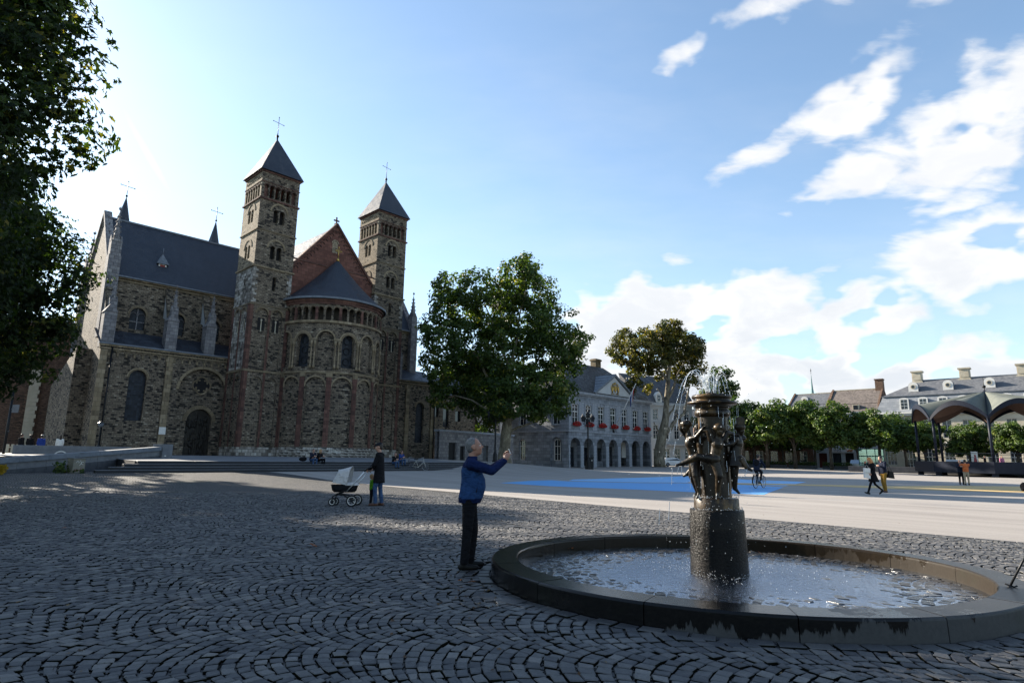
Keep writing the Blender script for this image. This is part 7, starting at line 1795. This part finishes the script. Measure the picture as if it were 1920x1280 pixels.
# thinning, browning plane behind the guard house corner with its pale leaning trunk
o1 = at(1238, 877, 99); o1.z = zf(o1.x, o1.y)
def Lq(x, y, D=99): p = at(x, y, D) - o1; return (p.x, p.y, p.z)
PY = [(1255, 625, 26), (1240, 640, 24), (1210, 632, 18), (1175, 640, 26), (1200, 658, 28), (1160, 655, 18), (1280, 640, 24), (1300, 650, 20), (1265, 662, 30), (1300, 675, 18), (1235, 672, 26), (1180, 672, 22), (1285, 688, 18), (1222, 690, 16), (1205, 700, 14), (1188, 690, 14), (1262, 612, 14), (1150, 668, 12), (1190, 716, 13), (1210, 728, 10), (1312, 662, 10), (1265, 700, 12), (1296, 705, 15), (1310, 690, 12), (1282, 718, 12), (1304, 722, 9), (1240, 705, 11), (1180, 730, 10)]
rq = random.Random(9); L1_ = []
for x, y, r in PY: p = at(x, y, 99 + rq.uniform(-4, 4)) - o1; L1_.append((p.x, p.y, p.z, r * 99 / FPX))
tree('browning plane tree with a pale leaning trunk at the right end of the guard house', o1, ([Lq(1238, 877), Lq(1236, 860), Lq(1237, 840), Lq(1242, 815), Lq(1248, 785), Lq(1250, 750), Lq(1254, 700), Lq(1258, 650)], [1.0, .85, .8, .75, .55, .42, .3, .12]),
     [(Lq(1240, 820), Lq(1282, 775), .42, .22), (Lq(1282, 775), Lq(1300, 700), .22, .08), (Lq(1246, 795), Lq(1268, 755), .3, .1), (Lq(1250, 750), Lq(1290, 668), .26, .08), (Lq(1253, 715), Lq(1190, 655), .24, .06), (Lq(1253, 705), Lq(1230, 640), .2, .06), (Lq(1240, 822), Lq(1226, 790), .2, .06), (Lq(1268, 756), Lq(1290, 730), .12, .04), (Lq(1250, 760), Lq(1232, 728), .14, .05), (Lq(1225, 690), Lq(1182, 700), .12, .04)],
     L1_, 8.5, .85, 34, .4, M['leaf_gold'], bark('pale_bark', (.07, .058, .04), (.16, .135, .095), (.26, .23, .165), 2.0), None, 'far', .85, .18)
o2 = at(1352, 876, 112); o2.z = zf(o2.x, o2.y); rq = random.Random(10); L2_ = []
for x, y, r in [(1352, 700, 16), (1345, 718, 20), (1362, 728, 18), (1335, 740, 18), (1350, 755, 24), (1372, 745, 10), (1330, 770, 20), (1365, 775, 22), (1340, 795, 20), (1318, 790, 16)]: p = at(x, y, 112 + rq.uniform(-2, 2)) - o2; L2_.append((p.x, p.y, p.z, r * 112 / FPX))
p = at(1350, 750, 112) - o2
tree('dark green tree rising behind the top of the fountain', o2, ([(0, 0, 0), (.1, 0, 4), tuple(p)], [.5, .4, .15]), [((.1, 0, 4), L2_[8][:3], .2, .06), ((.1, 0, 5), L2_[3][:3], .2, .06)], L2_, 7, .9, 32, .44, M['leaf_plane'], M['dark_bark'], None)
# clipped planes along the right side: three crowns, copied
rowx = [(1395, 105, 752), (1440, 103, 752), (1492, 101, 752), (1560, 97, 760), (1652, 93, 764), (1738, 90, 790), (1822, 86, 795), (1912, 82, 785)]
protos = []
names = ['leftmost, next to the fountain column', 'second from the fountain column', 'third from the fountain column', 'fourth, brightest lit crown', 'fifth, right above the teal glass shelter', 'small one just left of the bandstand posts', 'seen under the left arch of the bandstand', 'at the right edge seen under the bandstand roof']
for i, (x, D, ty) in enumerate(rowx):
    p = at(x, 878, D); p.z = zf(p.x, p.y); H = (at(x, ty, D)).z - p.z
    lab = f'clipped plane tree of the right row, {names[i]}'
    if i < 3:
        q = random.Random(40 + i); lum = []
        for k in range(26): a = q.uniform(0, 6.283); rr_ = q.uniform(.2, 1) ** .6 * 3.1; lum.append((rr_ * math.cos(a), rr_ * math.sin(a), q.uniform(5.2, 9.7) - .1 * rr_, q.uniform(1.1, 1.75)))
        t = tree(lab, p, ([(0, 0, 0), (.05, 0, 2.2), (-.05, .05, 4.2), (0, 0, 8)], [.3, .24, .22, .08]), [((0, 0, 3.0), (1.9, .3, 6.0), .12, .04), ((0, 0, 3.2), (-1.8, -.5, 6.2), .12, .04), ((0, 0, 3.4), (.2, 1.6, 6.5), .1, .03)], lum, 8, .72, 34, .38, M['leaf_row'], M['dark_bark'], 'clipped plane trees along the right side', 'far', .85, .15); protos.append(t)
    else: t = dup(protos[i % 3], None, p, [0, 0, 0, 2.1, 4.0, 1.2, 3.1, 5.0][i], lab)
    s_ = H / 10.6; t.scale = (s_ * 1.02, s_ * 1.02, s_)
for i, (x, D) in enumerate([(1350, 120), (1415, 118), (1470, 117), (1530, 113), (1610, 108), (1700, 104)]):
    p = at(x, 874, D); p.z = zf(p.x, p.y); t = dup(protos[(i + 1) % 3], None, p, i * 1.3, 'clipped plane tree of the back row, ' + ['behind the fountain column', 'behind the cyclist', 'left of the dark red shop doors', 'before the dark red shop doors', 'before the bank sign', 'between shelter and bandstand'][i]); t['group'] = 'clipped plane trees of the back row'; t.scale = (.8, .8, .82)
# shrub on the yard wall, plants at the ramp, yellow foliage at the left edge
def shrub(label, loc, r, h, n, size, mat, name='shrub', group=None):
    t = thing(name, label, 'shrub', loc, 0, group); mb = MB()
    for k in range(5): a = k * 1.26; pts, rs = limb((0, 0, 0), (r * .5 * math.cos(a), r * .5 * math.sin(a), h * .7), .03, .01); mb.tube(pts, rs, 5)
    mb.build('stem', M['dark_bark'], t); lum = [(RNG.normal(0, r * .4), RNG.normal(0, r * .4), h * RNG.uniform(.35, .8), r * .5) for _ in range(6)]
    P_, N_, T_ = crown_points(lum, n / (6 * r * r * .25 * 14), r * .25, 14); V_, F_, kf = leaves(P_, N_, np.full(len(P_), size)); link('foliage', npmesh('foliage', V_, F_, mat, tint=np.repeat(T_, kf)), t)['kind'] = 'stuff'
yp = px_at(905, 825, 86, 4.4); shrub('dark shrub showing over the yard wall beside the plane trunk', px_at(905, 862, 90), 2.6, 6.6, 2600, .3, M['leaf_plane'])
shrub('low weeds growing against the ramp wall left of the cabinet', px_at(118, 884, 33.6, .1), .75, .6, 500, .13, M['leaf_plane'])
yl = leafmat('yellow_leaf', [(0, (.25, .16, .01)), (1, (.5, .33, .02))], .3); shrub('bright yellow leaved shrub cut by the left edge of the picture', px_at(-3, 893, 30, .02), .34, .75, 700, .1, yl)
# low hedge boxes under the trees
for i, (x, D) in enumerate([(1400, 108), (1450, 106), (1505, 104), (1570, 101)]):
    t = thing('hedge_box', 'dark planter hedge box under the row trees, ' + ['behind the cyclist', 'right of the cyclist', 'before the red shop doors', 'left of the parked estate car'][i], 'planter', px_at(x, 875, D), GA, 'planter hedges under the right trees'); mb = MB(); mb.bbox(-2.2, 2.2, -.3, .3, 0, .55, .03); mb.build('box', M['concrete_dark'], t)
    P_ = RNG.uniform(-1, 1, (900, 3)) * (2.2, .35, .3) + (0, 0, .8); V_, F_, kf = leaves(P_, P_ * (0, 1, 1) - (0, 0, .6), np.full(900, .16)); link('hedge', npmesh('hedge', V_, F_, M['leaf_plane'], tint=np.repeat(RNG.uniform(0, .6, 900), kf)), t)['kind'] = 'stuff'

# ------------------------------------------------------------------ people
M['jacket_blue'] = cloth('blue_anorak', (.022, .056, .145), (.015, .04, .105)); M['jacket_navy'] = cloth('navy_anorak', (.010, .019, .065), (.006, .011, .04)); M['navy_cloth'] = cloth('navy_coat', (.02, .024, .04)); M['black_trousers'] = cloth('black_trousers', (.010, .010, .012))
c = gp(881, 1068, .02)
def segd(p, a, b):
    a, b = Vector(a), Vector(b); d = b - a; t = max(0, min(1, (p - a).dot(d) / d.length_squared)); return (p - a - d * t).length
J = stand(pelvis=(-.025, 0, .93), chest=(-.02, 0, 1.24), neck=(-.005, 0, 1.445), head=(.015, 0, 1.60), sL=(-.01, .195, 1.37), sR=(-.01, -.195, 1.37), eL=(.25, .21, 1.30), eR=(.26, -.20, 1.285), wL=(.44, .075, 1.44), wR=(.435, -.085, 1.42),
          hL=(-.03, .09, .90), hR=(-.03, -.09, .90), kL=(.03, .10, .49), kR=(-.045, -.10, .49), aL=(.0, .11, .10), aR=(-.075, -.11, .10), hs=1.03)
man = person('man in a blue anorak raising a phone beside the fountain rim', c, R(2), J, M['jacket_blue'], M['black_trousers'], M['leather'], M['hair_grey'], 'skin_tan', .0125,
             torso=[((-.03, 0, .86), .150, .175), ((-.015, 0, .93), .165, .188), ((.015, 0, 1.06), .172, .19), ((.015, 0, 1.17), .162, .19), ((-.015, 0, 1.28), .14, .192), ((-.02, 0, 1.37), .11, .175), ((-.012, 0, 1.425), .078, .10), ((-.005, 0, 1.475), .068, .072)],
             topmats=[M['jacket_blue'], M['jacket_navy']], topf=lambda p: 1 if (p.z > 1.325 or p.z < .925 or min(segd(p, (-.01, k * .195, 1.37), (.255, k * .205, 1.29)) for k in (-1, 1)) < .083 or p.x > .24) else 0, face=(1, 0, .2), hair_style='crop',
             hand_dir={1: (Vector((.35, -.02, .94)), Vector((.5, -.8, 0))), -1: (Vector((.4, .05, .92)), Vector((.5, .8, 0)))}, curl=.75, legr=1.02)
mb = MB(); mb.tube([(.095, -.165, 1.18), (.06, -.182, 1.0)], .006, 5); mb.build('pocket_zip', M['black_cloth'], man)
ph = thing('smartphone', 'white smartphone held up by the man in the blue anorak', 'phone', tuple(c), R(2))
mb = MB(); mb.obox((.50, -.005, 1.545), (.005, 0, .002), (0, .072, 0), (-.014, 0, .037)); mb.build('case', M['white'], ph); mb = MB(); mb.obox((.4935, -.005, 1.542), (.0012, 0, .0005), (0, .066, 0), (-.013, 0, .033)); mb.build('screen', M['glass'], ph)
# father with pram and child
c = gp(708, 948, .02)
J = stand(pelvis=(0, 0, .97), chest=(.01, 0, 1.32), neck=(.02, 0, 1.53), head=(.05, 0, 1.69), sL=(.01, .19, 1.46), sR=(.01, -.19, 1.46), eL=(.10, .24, 1.18), eR=(.08, -.24, 1.18), wL=(.27, .16, 1.06), wR=(.24, -.17, 1.05), hL=(0, .09, .93), hR=(0, -.09, .93), kL=(.08, .10, .52), kR=(-.02, -.1, .51), aL=(.05, .1, .09), aR=(-.08, -.1, .09))
coat = [p_loft([((-.005, 0, .66), .165, .215), ((0, 0, .8), .155, .205), ((0, 0, 1.0), .14, .185), ((.01, 0, 1.2), .14, .19)])]
person('man in a long black coat and cap pushing the pram', c, R(176), J, M['black_cloth'], M['jeans'], M['brown_leather'], M['hair_dark'], 'skin', .016, hem=coat, cap=cloth('dark_cap', (.02, .022, .028)), face=(1, .1, -.15), curl=.9, hand_dir={1: (Vector((.6, -.5, -.3)), Vector((0, 0, -1))), -1: (Vector((.6, .5, -.3)), Vector((0, 0, -1)))})
c = gp(690, 947.5, .02) + Vector((.02, .25, 0))
J = stand(pelvis=(0, 0, .93), chest=(0, 0, 1.24), neck=(0, 0, 1.44), head=(.01, 0, 1.63), eL=(.12, .26, 1.15), wL=(.28, .25, 1.0), eR=(.02, -.25, 1.12), wR=(.12, -.24, .9), hs=1.35)
person('small child in a bright green jacket standing behind the pram', c, R(25), J, cloth('green_jacket', (.10, .30, .02), (.06, .2, .012)), M['black_trousers'], M['leather'], M['hair_fair'], 'skin', .024, scale=.50, curl=.4, hsize=1.1)
pm_o = gp(645, 948, .02); pr = thing('pram', 'black pram with a pale grey hood and white ringed wheels', 'pram', (pm_o.x, pm_o.y, .02), R(178))
M['hood'] = cloth('pale_grey_canvas', (.58, .56, .55), (.5, .48, .47)); M['alu'] = pm('brushed_aluminium', (.6, .6, .6), rough=.3, metal=.9, bmp=0)
def wheel(name, parent, c, r, spokes, mt, mr, w=.035):
    mb = MB(); n = 26; k = 8; mb.smooth = True; vs = []
    for i in range(n):
        a = 2 * math.pi * i / n
        for j in range(k): b = 2 * math.pi * j / k; rr_ = r - w / 2 + w / 2 * math.cos(b); vs.append((rr_ * math.cos(a), w / 2 * math.sin(b), rr_ * math.sin(a)))
    mb.add(vs, [(i * k + j, ((i + 1) % n) * k + j, ((i + 1) % n) * k + (j + 1) % k, i * k + (j + 1) % k) for i in range(n) for j in range(k)]); o = mb.build(name, mt, parent, c)
    mb = MB(); rr_ = r - w; mb.tube([(rr_ * math.cos(2 * math.pi * i / 24), 0, rr_ * math.sin(2 * math.pi * i / 24)) for i in range(25)], w * .28, 6, False); mb.build('rim', mr, o)
    mb = MB()
    for i in range(spokes): a = 2 * math.pi * i / spokes; mb.tube([(0, 0, 0), (rr_ * math.cos(a), 0, rr_ * math.sin(a))], .0035 if spokes > 8 else .012, 4)
    mb.tube([(0, -w * .8, 0), (0, w * .8, 0)], w * .55, 8); mb.build('spokes', mt if spokes < 8 else mr, o)['kind'] = 'stuff'
    return o
for y in (-.27, .27): wheel('wheel', pr, (-.29, y, .165), .165, 5, M['iron'], M['white'], .05)
for y in (-.15, .15): wheel('wheel', pr, (.31, y, .118), .118, 5, M['iron'], M['white'], .045)
mb = MB(); mb.tube([(-.29, -.27, .165), (-.29, .27, .165)], .014, 8); mb.tube([(.31, -.15, .118), (.31, .15, .118)], .012, 8)
for y in (-.15, .15): mb.tube([(.31, y, .118), (.3, y, .27), (.2, y * .9, .33), (-.05, y * 1.1, .3), (-.29, y * 1.6, .18)], .02, 8); mb.tube([(.2, y, .33), (0, y * 1.2, .43), (-.15, y * 1.5, .42)], .018, 8)
mb.build('chassis', M['iron'], pr)
mb = MB(); mb.smooth = True
mb.lathe([(.001, .38), (.30, .39), (.36, .44), (.40, .60), (.385, .60)], 28, (0, 0), sy=.48); mb.build('carrycot', M['black_cloth'], pr, (.02, 0, 0))
mb = MB(); na, nb_ = 12, 16; vs = []; ribs = [(8, .475), (53, .51), (99, .52)]
for i in range(na + 1):                                   # canvas stretched straight between three hoops
    f = 2 * i / na; k = min(1, int(f)); f -= k; hoops = []
    for a, r in ribs[k:k + 2]: hoops.append([Vector((-.10 + r * math.cos(R(a)) * math.sin(math.pi * j / nb_) ** .3, .205 * math.cos(math.pi * j / nb_), .61 + r * math.sin(R(a)) * math.sin(math.pi * j / nb_) ** .3)) for j in range(nb_ + 1)])
    vs += [p_.lerp(q_, f) for p_, q_ in zip(*hoops)]
mb.smooth = True; mb.add(vs, [(i * (nb_ + 1) + j, i * (nb_ + 1) + j + 1, (i + 1) * (nb_ + 1) + j + 1, (i + 1) * (nb_ + 1) + j) for i in range(na) for j in range(nb_)]); hd_ = mb.build('hood', M['hood'], pr)
for k in (0, na // 2, na): mb = MB(); mb.tube(vs[k * (nb_ + 1):(k + 1) * (nb_ + 1)], .009, 6); mb.build('hoop', M['hood'], hd_)
mb = MB(); mb.smooth = True; mb.lathe([(.41, .59), (.4, .63), (.3, .665), (.001, .68)], 24, (0, 0), 98, 262, sy=.49); mb.build('apron', M['hood'], pr, (.0, 0, 0))
mb = MB()
for y in (-.24, .24): mb.tube([(-.12, y, .42), (-.30, y, .62), (-.60, y, .99)], .016, 8)
pieces(mb, 'handle_bar', M['alu'], pr)
mb = MB(); mb.tube([(-.60, -.24, .99), (-.72, -.235, 1.10), (-.76, -.2, 1.12), (-.76, .2, 1.12), (-.72, .235, 1.10), (-.60, .24, .99)], .022, 8); mb.build('grip', M['iron'], pr)
# walkers on the right
c = gp(1640, 928, 0)
J = stand(pelvis=(0, 0, .93), chest=(.04, 0, 1.24), neck=(.07, 0, 1.43), head=(.11, 0, 1.57), sL=(.05, .16, 1.37), sR=(.05, -.16, 1.37), eL=(.06, .24, 1.12), wL=(.2, .2, .97), eR=(.16, -.22, 1.18), wR=(.25, -.1, 1.42), hL=(0, .08, .89), hR=(0, -.08, .89), kL=(.2, .08, .50), aL=(.33, .08, .13), kR=(-.12, -.08, .49), aR=(-.42, -.08, .22), tL=(1, 0, .25), tR=(.8, 0, -.7))
sk = [p_loft([((-.03, 0, .60), .21, .235), ((-.01, 0, .75), .17, .2), ((0, 0, .95), .12, .155), ((.03, 0, 1.1), .10, .14), ((.05, 0, 1.3), .115, .165)])]
person('striding woman with long ginger hair in a flared black coat', c, R(183), J, M['black_cloth'], M['black_trousers'], M['leather'], M['hair_ginger'], 'skin', .018, hem=sk, hair_style='long', face=(1, .05, -.5), legr=.8, sleeve=.85,
       torso=[((0, 0, .85), .12, .16), ((.03, 0, 1.1), .10, .135), ((.04, 0, 1.27), .11, .15), ((.055, 0, 1.38), .085, .14), ((.07, 0, 1.41), .055, .07), ((.075, 0, 1.44), .05, .052)])
q_ = gp(1640, 928, 0); bg_ = thing('carrier_bag', 'white paper carrier bag held by the striding woman', 'bag', (q_.x - .33, q_.y - .15, 0), R(5))
mb = MB(); mb.extr([(-.16, -.05, .78), (.1, -.05, .74), (.13, -.05, 1.2), (-.15, -.05, 1.22)], (0, .1, 0)); mb.build('bag_body', M['white'], bg_); mb = MB(); mb.bar((-.12, -.056, 1.02), (.06, -.056, 1.0), .05, .005); mb.build('green_print', pm('print_green', (.1, .2, .12), bmp=0), bg_); mb = MB(); mb.tube([(-.1, 0, 1.2), (-.06, 0, 1.32), (.04, 0, 1.32), (.08, 0, 1.2)], .006, 5); mb.build('handle', M['white'], bg_)
c = gp(1660, 922.5, 0)
J = stand(pelvis=(0, 0, .97), chest=(.02, 0, 1.32), neck=(.05, 0, 1.52), head=(.10, 0, 1.66), sL=(.02, .19, 1.45), sR=(.02, -.19, 1.45), eL=(.08, .24, 1.2), wL=(.26, .12, 1.28), eR=(.02, -.25, 1.17), wR=(.06, -.22, .93), hL=(0, .09, .93), hR=(0, -.09, .93), kL=(.06, .1, .52), aL=(.02, .1, .09), kR=(.02, -.1, .51), aR=(-.06, -.1, .09))
person('man in a navy jacket and mustard trousers looking down as he walks', c, R(186), J, M['navy_cloth'], cloth('mustard_chinos', (.30, .17, .035), (.23, .13, .028)), M['brown_leather'], M['hair_dark'], 'skin', .018, face=(1, 0, -.5), legr=1.05)
bg2 = thing('shoulder_bag', 'black shoulder bag hanging at the hip of the man in mustard trousers', 'bag', (c.x + .27, c.y - .12, 0), R(5)); mb = MB(); mb.extr([(-.17, -.06, .72), (.17, -.06, .68), (.13, -.06, 1.0), (-.09, -.06, 1.06)], (0, .13, 0)); mb.build('bag_body', M['leather'], bg2); mb = MB(); mb.tube([(-.08, 0, 1.04), (-.16, .02, 1.4), (-.2, .1, 1.5)], .012, 5); mb.tube([(.1, 0, 1.0), (-.02, .06, 1.35), (-.2, .1, 1.5)], .012, 5); mb.build('strap', M['leather'], bg2)
c = gp(1814, 909, 0)
J = stand(eL=(.2, .26, 1.32), wL=(.36, .1, 1.36), eR=(.2, -.26, 1.32), wR=(.36, -.1, 1.36))
person('person in an orange shirt and beige trousers hugging another, seen from behind', c, R(70), J, cloth('orange_shirt', (.62, .17, .06), (.5, .13, .045)), cloth('beige_trousers', (.42, .33, .22)), M['leather'], M['hair_dark'], 'skin', .02, hair_style='short')
person('person in dark clothes half hidden in the hug of the orange shirt', c + Vector((.06, .38, 0)) + Vector((-.16, 0, 0)), R(250), stand(eL=(.2, .26, 1.28), wL=(.34, .1, 1.3), eR=(.2, -.26, 1.28), wR=(.34, -.1, 1.3)), M['navy_cloth'], M['black_trousers'], M['leather'], M['hair_ginger'], 'skin', .022, scale=.97)

# ------------------------------------------------------------------ bicycles
def bicycle(label, loc, rz, frame_m, tyre_m, rim_m, lean=0.0, step_through=False):
    t = thing('bicycle', label, 'bicycle', loc, rz); t.rotation_euler = (lean, 0, rz)
    for x in (-.53, .53): wheel('wheel', t, (x, 0, .345), .345, 18, tyre_m, rim_m, .04)
    mb = MB(); bb, st_, hd_ = (-.08, 0, .29), (-.25, 0, .82), (.37, 0, .86); hl = (.41, 0, .70)
    T = lambda *p, r=.017: mb.tube(p, r, 7)
    T(bb, st_); T(bb, hl, r=.02); T(hd_, hl, r=.02); T((-.2, 0, .66) if step_through else (-.235, 0, .78), (.385, 0, .80) if not step_through else (.40, 0, .70))
    for y in (-.05, .05): T((-.53, y, .345), (-.08, y * .6, .29), r=.01); T((-.53, y, .345), (-.24, y * .5, .78), r=.009); T((.53, y, .345), (.43, y, .68), r=.012)
    T((-.08, -.09, .29), (-.08, .09, .29), r=.04); T((-.24, 0, .78), (-.27, 0, .92), r=.013); T((.37, 0, .86), (.345, 0, 1.02), r=.013); mb.build('frame', frame_m, t)
    mb = MB(); mb.tube([(.20, -.29, 1.02), (.33, -.24, 1.05), (.36, 0, 1.03), (.33, .24, 1.05), (.20, .29, 1.02)], .012, 7); mb.build('handlebar', M['alu'], t)
    v, f = p_loft([((-.30, 0, .90), .12, .06), ((-.29, 0, .93), .14, .09), ((-.29, 0, .955), .12, .08)]); mb = MB(); mb.smooth = True; mb.add(v, f); mb.build('saddle', M['leather'], t)
    mb = MB(); mb.tube([(-.78, 0, .72), (-.25, 0, .74)], .01, 5)
    for y in (-.07, .07): mb.tube([(-.76, y, .74), (-.28, y, .74)], .007, 5); mb.tube([(-.53, y, .36), (-.6, y, .74)], .006, 5)
    mb.build('carrier', M['iron'], t)
    mb = MB(); n = 14; vs = []
    for i in range(n + 1):
        a = R(60 + 130 * i / n)
        for y in (-.028, .028): vs.append((-.53 + .385 * math.cos(a), y, .345 + .385 * math.sin(a)))
    mb.add(vs, [(2 * i, 2 * i + 1, 2 * i + 3, 2 * i + 2) for i in range(n)]); mb.build('mudguard', M['iron'], t)
    mb = MB(); mb.tube([(-.08, .07, .29), (-.0, .09, .16), (-.0, .17, .16)], .012, 6); mb.tube([(-.08, -.07, .29), (-.16, -.09, .42), (-.16, -.17, .42)], .012, 6); mb.build('pedal_crank', M['iron'], t)
    return t
g1 = px_at(786, 881, 49.5); bicycle('pale framed bicycle parked by the church steps, nearer of the pair', (g1.x, g1.y, g1.z), R(-8), pm('cream_bike_paint', (.6, .57, .5), rough=.4, bmp=0), M['iron'], M['alu'], R(9))
g2 = px_at(775, 880.5, 50.3); bicycle('dark bicycle parked behind the pale framed one at the church steps', (g2.x, g2.y, g2.z), R(172), M['iron'], M['iron'], M['alu'], R(-7), True)
g3 = px_at(1424.5, 915, 33.9); rzb = R(46); bk = bicycle('black bicycle ridden by the cyclist right of the fountain', (g3.x, g3.y, 0), rzb, M['iron'], M['iron'], M['alu'])
J = stand(pelvis=(-.26, 0, 1.02), chest=(-.10, 0, 1.34), neck=(.0, 0, 1.53), head=(.05, 0, 1.68), sL=(-.05, .19, 1.47), sR=(-.05, -.19, 1.47), eL=(.08, .29, 1.22), eR=(.08, -.29, 1.22), wL=(.21, .27, 1.07), wR=(.21, -.27, 1.07), hL=(-.24, .09, .98), hR=(-.24, -.09, .98), kL=(.12, .12, .72), aL=(-.02, .13, .28), kR=(.1, -.12, .86), aR=(-.14, -.13, .52))
person('cyclist in dark clothes with a small rucksack riding away across the plaza', (g3.x, g3.y, 0), rzb, J, M['navy_cloth'], M['black_trousers'], M['leather'], M['hair_dark'], 'skin', .02, curl=.9)
rk = thing('rucksack', 'dark rucksack on the back of the cyclist', 'bag', (g3.x, g3.y, 0), rzb); blob('pack', [p_ell((-.27, 0, 1.36), (.10, .15, .2), (0, .35, 0)), p_ell((-.33, 0, 1.28), (.06, .11, .1))], .02, M['black_cloth'], rk)
# people sitting on the church steps and behind the parapet
def on_steps(px, s_try, w, z):
    best = None
    for s_ in np.arange(-12, 16, .05):
        p = cw(s_, w, z); q_ = p - Vector((0, 0, EYE)); X = 960 + FPX * q_.dot(_rt) / q_.dot(_fw)
        if best is None or abs(X - px) < best[0]: best = (abs(X - px), p)
    return best[1]
SIT = dict(pelvis=(-.05, 0, .10), chest=(.05, 0, .42), neck=(.1, 0, .6), head=(.15, 0, .75), sL=(.06, .18, .55), sR=(.06, -.18, .55), eL=(.22, .22, .34), eR=(.22, -.22, .34), wL=(.4, .1, .36), wR=(.4, -.1, .36), hL=(0, .1, .09), hR=(0, -.1, .09), kL=(.42, .13, .16), kR=(.42, -.13, .16), aL=(.42, .13, -.24), aR=(.44, -.13, -.24))
def sit(px, label, top, legs, hair, dz=0, drz=0, w=-16.5, z=.94, style='short'):
    p = on_steps(px, 0, w, z); return person(label, (p.x, p.y, p.z + dz), CH_A - R(90) + drz, dict(SIT), top, legs, M['leather'], hair, 'skin', .024, hair_style=style)
sit(585, 'seated person in dark jacket and jeans on the church steps, beside a black bag', M['navy_cloth'], M['jeans'], M['hair_dark'])
sit(597, 'seated person all in black on the church steps, leaning to a companion', M['black_cloth'], M['black_trousers'], M['hair_fair'], drz=R(25), style='long')
sit(739, 'seated person in black on the steps left of the parked bicycles', M['black_cloth'], M['jeans'], M['hair_dark'], w=-17.1, z=.77)
sit(751, 'seated person in a blue jacket on the steps behind the bicycles', cloth('blue_jacket', (.03, .06, .2)), M['jeans'], M['hair_dark'], w=-16.7, z=.94)
p = on_steps(568, 0, -16.3, .94); blob('pack', [p_ell((0, 0, .16), (.3, .17, .16)), p_ell((.12, 0, .2), (.15, .13, .13))], .03, M['black_cloth'], thing('holdall', 'black holdall lying on the church steps beside the seated pair', 'bag', p, CH_A))
for i, (px, lab, topc, hr, sty) in enumerate([(39, 'broad person in black behind the parapet wall at the far left', M['black_cloth'], M['hair_dark'], 'short'), (56, 'slim person in black with long hair behind the parapet wall', M['black_cloth'], M['hair_dark'], 'long'), (77, 'person in a blue top and white cap behind the parapet wall', cloth('royal_blue_top', (.03, .06, .26)), M['hair_dark'], 'short'), (112, 'dark haired person in a white top behind the parapet wall', M['white'], M['hair_dark'], 'long')]):
    p = px_at(px, 830, 48.2, .92); person(lab, p, R(80 + 20 * i), stand(), topc, M['jeans'], M['leather'], hr, 'skin', .026, cap=M['white'] if i == 2 else None, hair_style=sty, scale=.97 if i else 1.0)
gm_ = Matrix.Translation((8.25, 87.58, .05)) @ Matrix.Rotation(CH_A, 4, 'Z')
person('person in dark clothes walking inside the sixth arch of the guard house', gm_ @ Vector((17.3, 1.6, 0)), R(-30), stand(), M['black_cloth'], M['black_trousers'], M['leather'], M['hair_dark'], 'skin', .03)
person('person with a pale bag under the white banner of the guard house', gm_ @ Vector((20.4, 1.2, 0)), R(200), stand(), M['navy_cloth'], M['jeans'], M['leather'], M['hair_dark'], 'skin', .03)
# terrace guests beyond the bandstand floor
for i, (px, D, cc, lab) in enumerate([(1831, 80, (.6, .12, .12), 'person in red and white standing beyond the bandstand floor'), (1880, 80, (.7, .25, .42), 'person in a pink top beyond the right side of the bandstand'), (1848, 81, (.015, .015, .02), 'person in black beyond the middle post of the bandstand')]):
    p = px_at(px, 872, D); p.z += .75; person(lab, p, R(220 + 40 * i), stand(), cloth('guest_top', cc), M['jeans'], M['leather'], M['hair_dark'], 'skin', .03)
mb = MB(); mb.box(-16, 12, -1.6, 1.6, 0, .85); te2 = mb.build('cafe_terrace', M['concrete_dark'], None, px_at(1850, 874, 81.5), R(-38)); props(te2, 'long low dark cafe terrace deck behind the bandstand', 'deck')
tp = px_at(1829, 870, 78); tp.z += .85; pb = thing('poster_board', 'white poster board with a dark figure standing behind the bandstand', 'sign', tp, R(200)); mb = MB(); mb.box(-.55, .55, -.06, .06, 0, 2.1); mb.build('board', M['white'], pb); mb = MB(); v, f = p_ell((0, .075, 1.55), (.16, .012, .2)); mb.add(v, f); v, f = p_loft([((0, .07, .2), .36, .012), ((0, .07, 1.0), .3, .012), ((0, .07, 1.35), .2, .012)]); mb.add(v, f); pieces(mb, 'printed_figure', pm('print_red', (.35, .04, .05), bmp=0), pb)
# dark bag cut by the right edge
p = gp(1922, 921, 0); db = thing('backpack', 'dark backpack standing on the plaza at the right edge', 'bag', (p.x, p.y, 0), R(20)); blob('pack', [p_ell((0, 0, .25), (.2, .2, .25)), p_ell((-.12, -.05, .12), (.2, .14, .12)), p_cap((-.1, 0, .4), (-.14, 0, .52), .03, .015)], .02, M['black_cloth'], db)
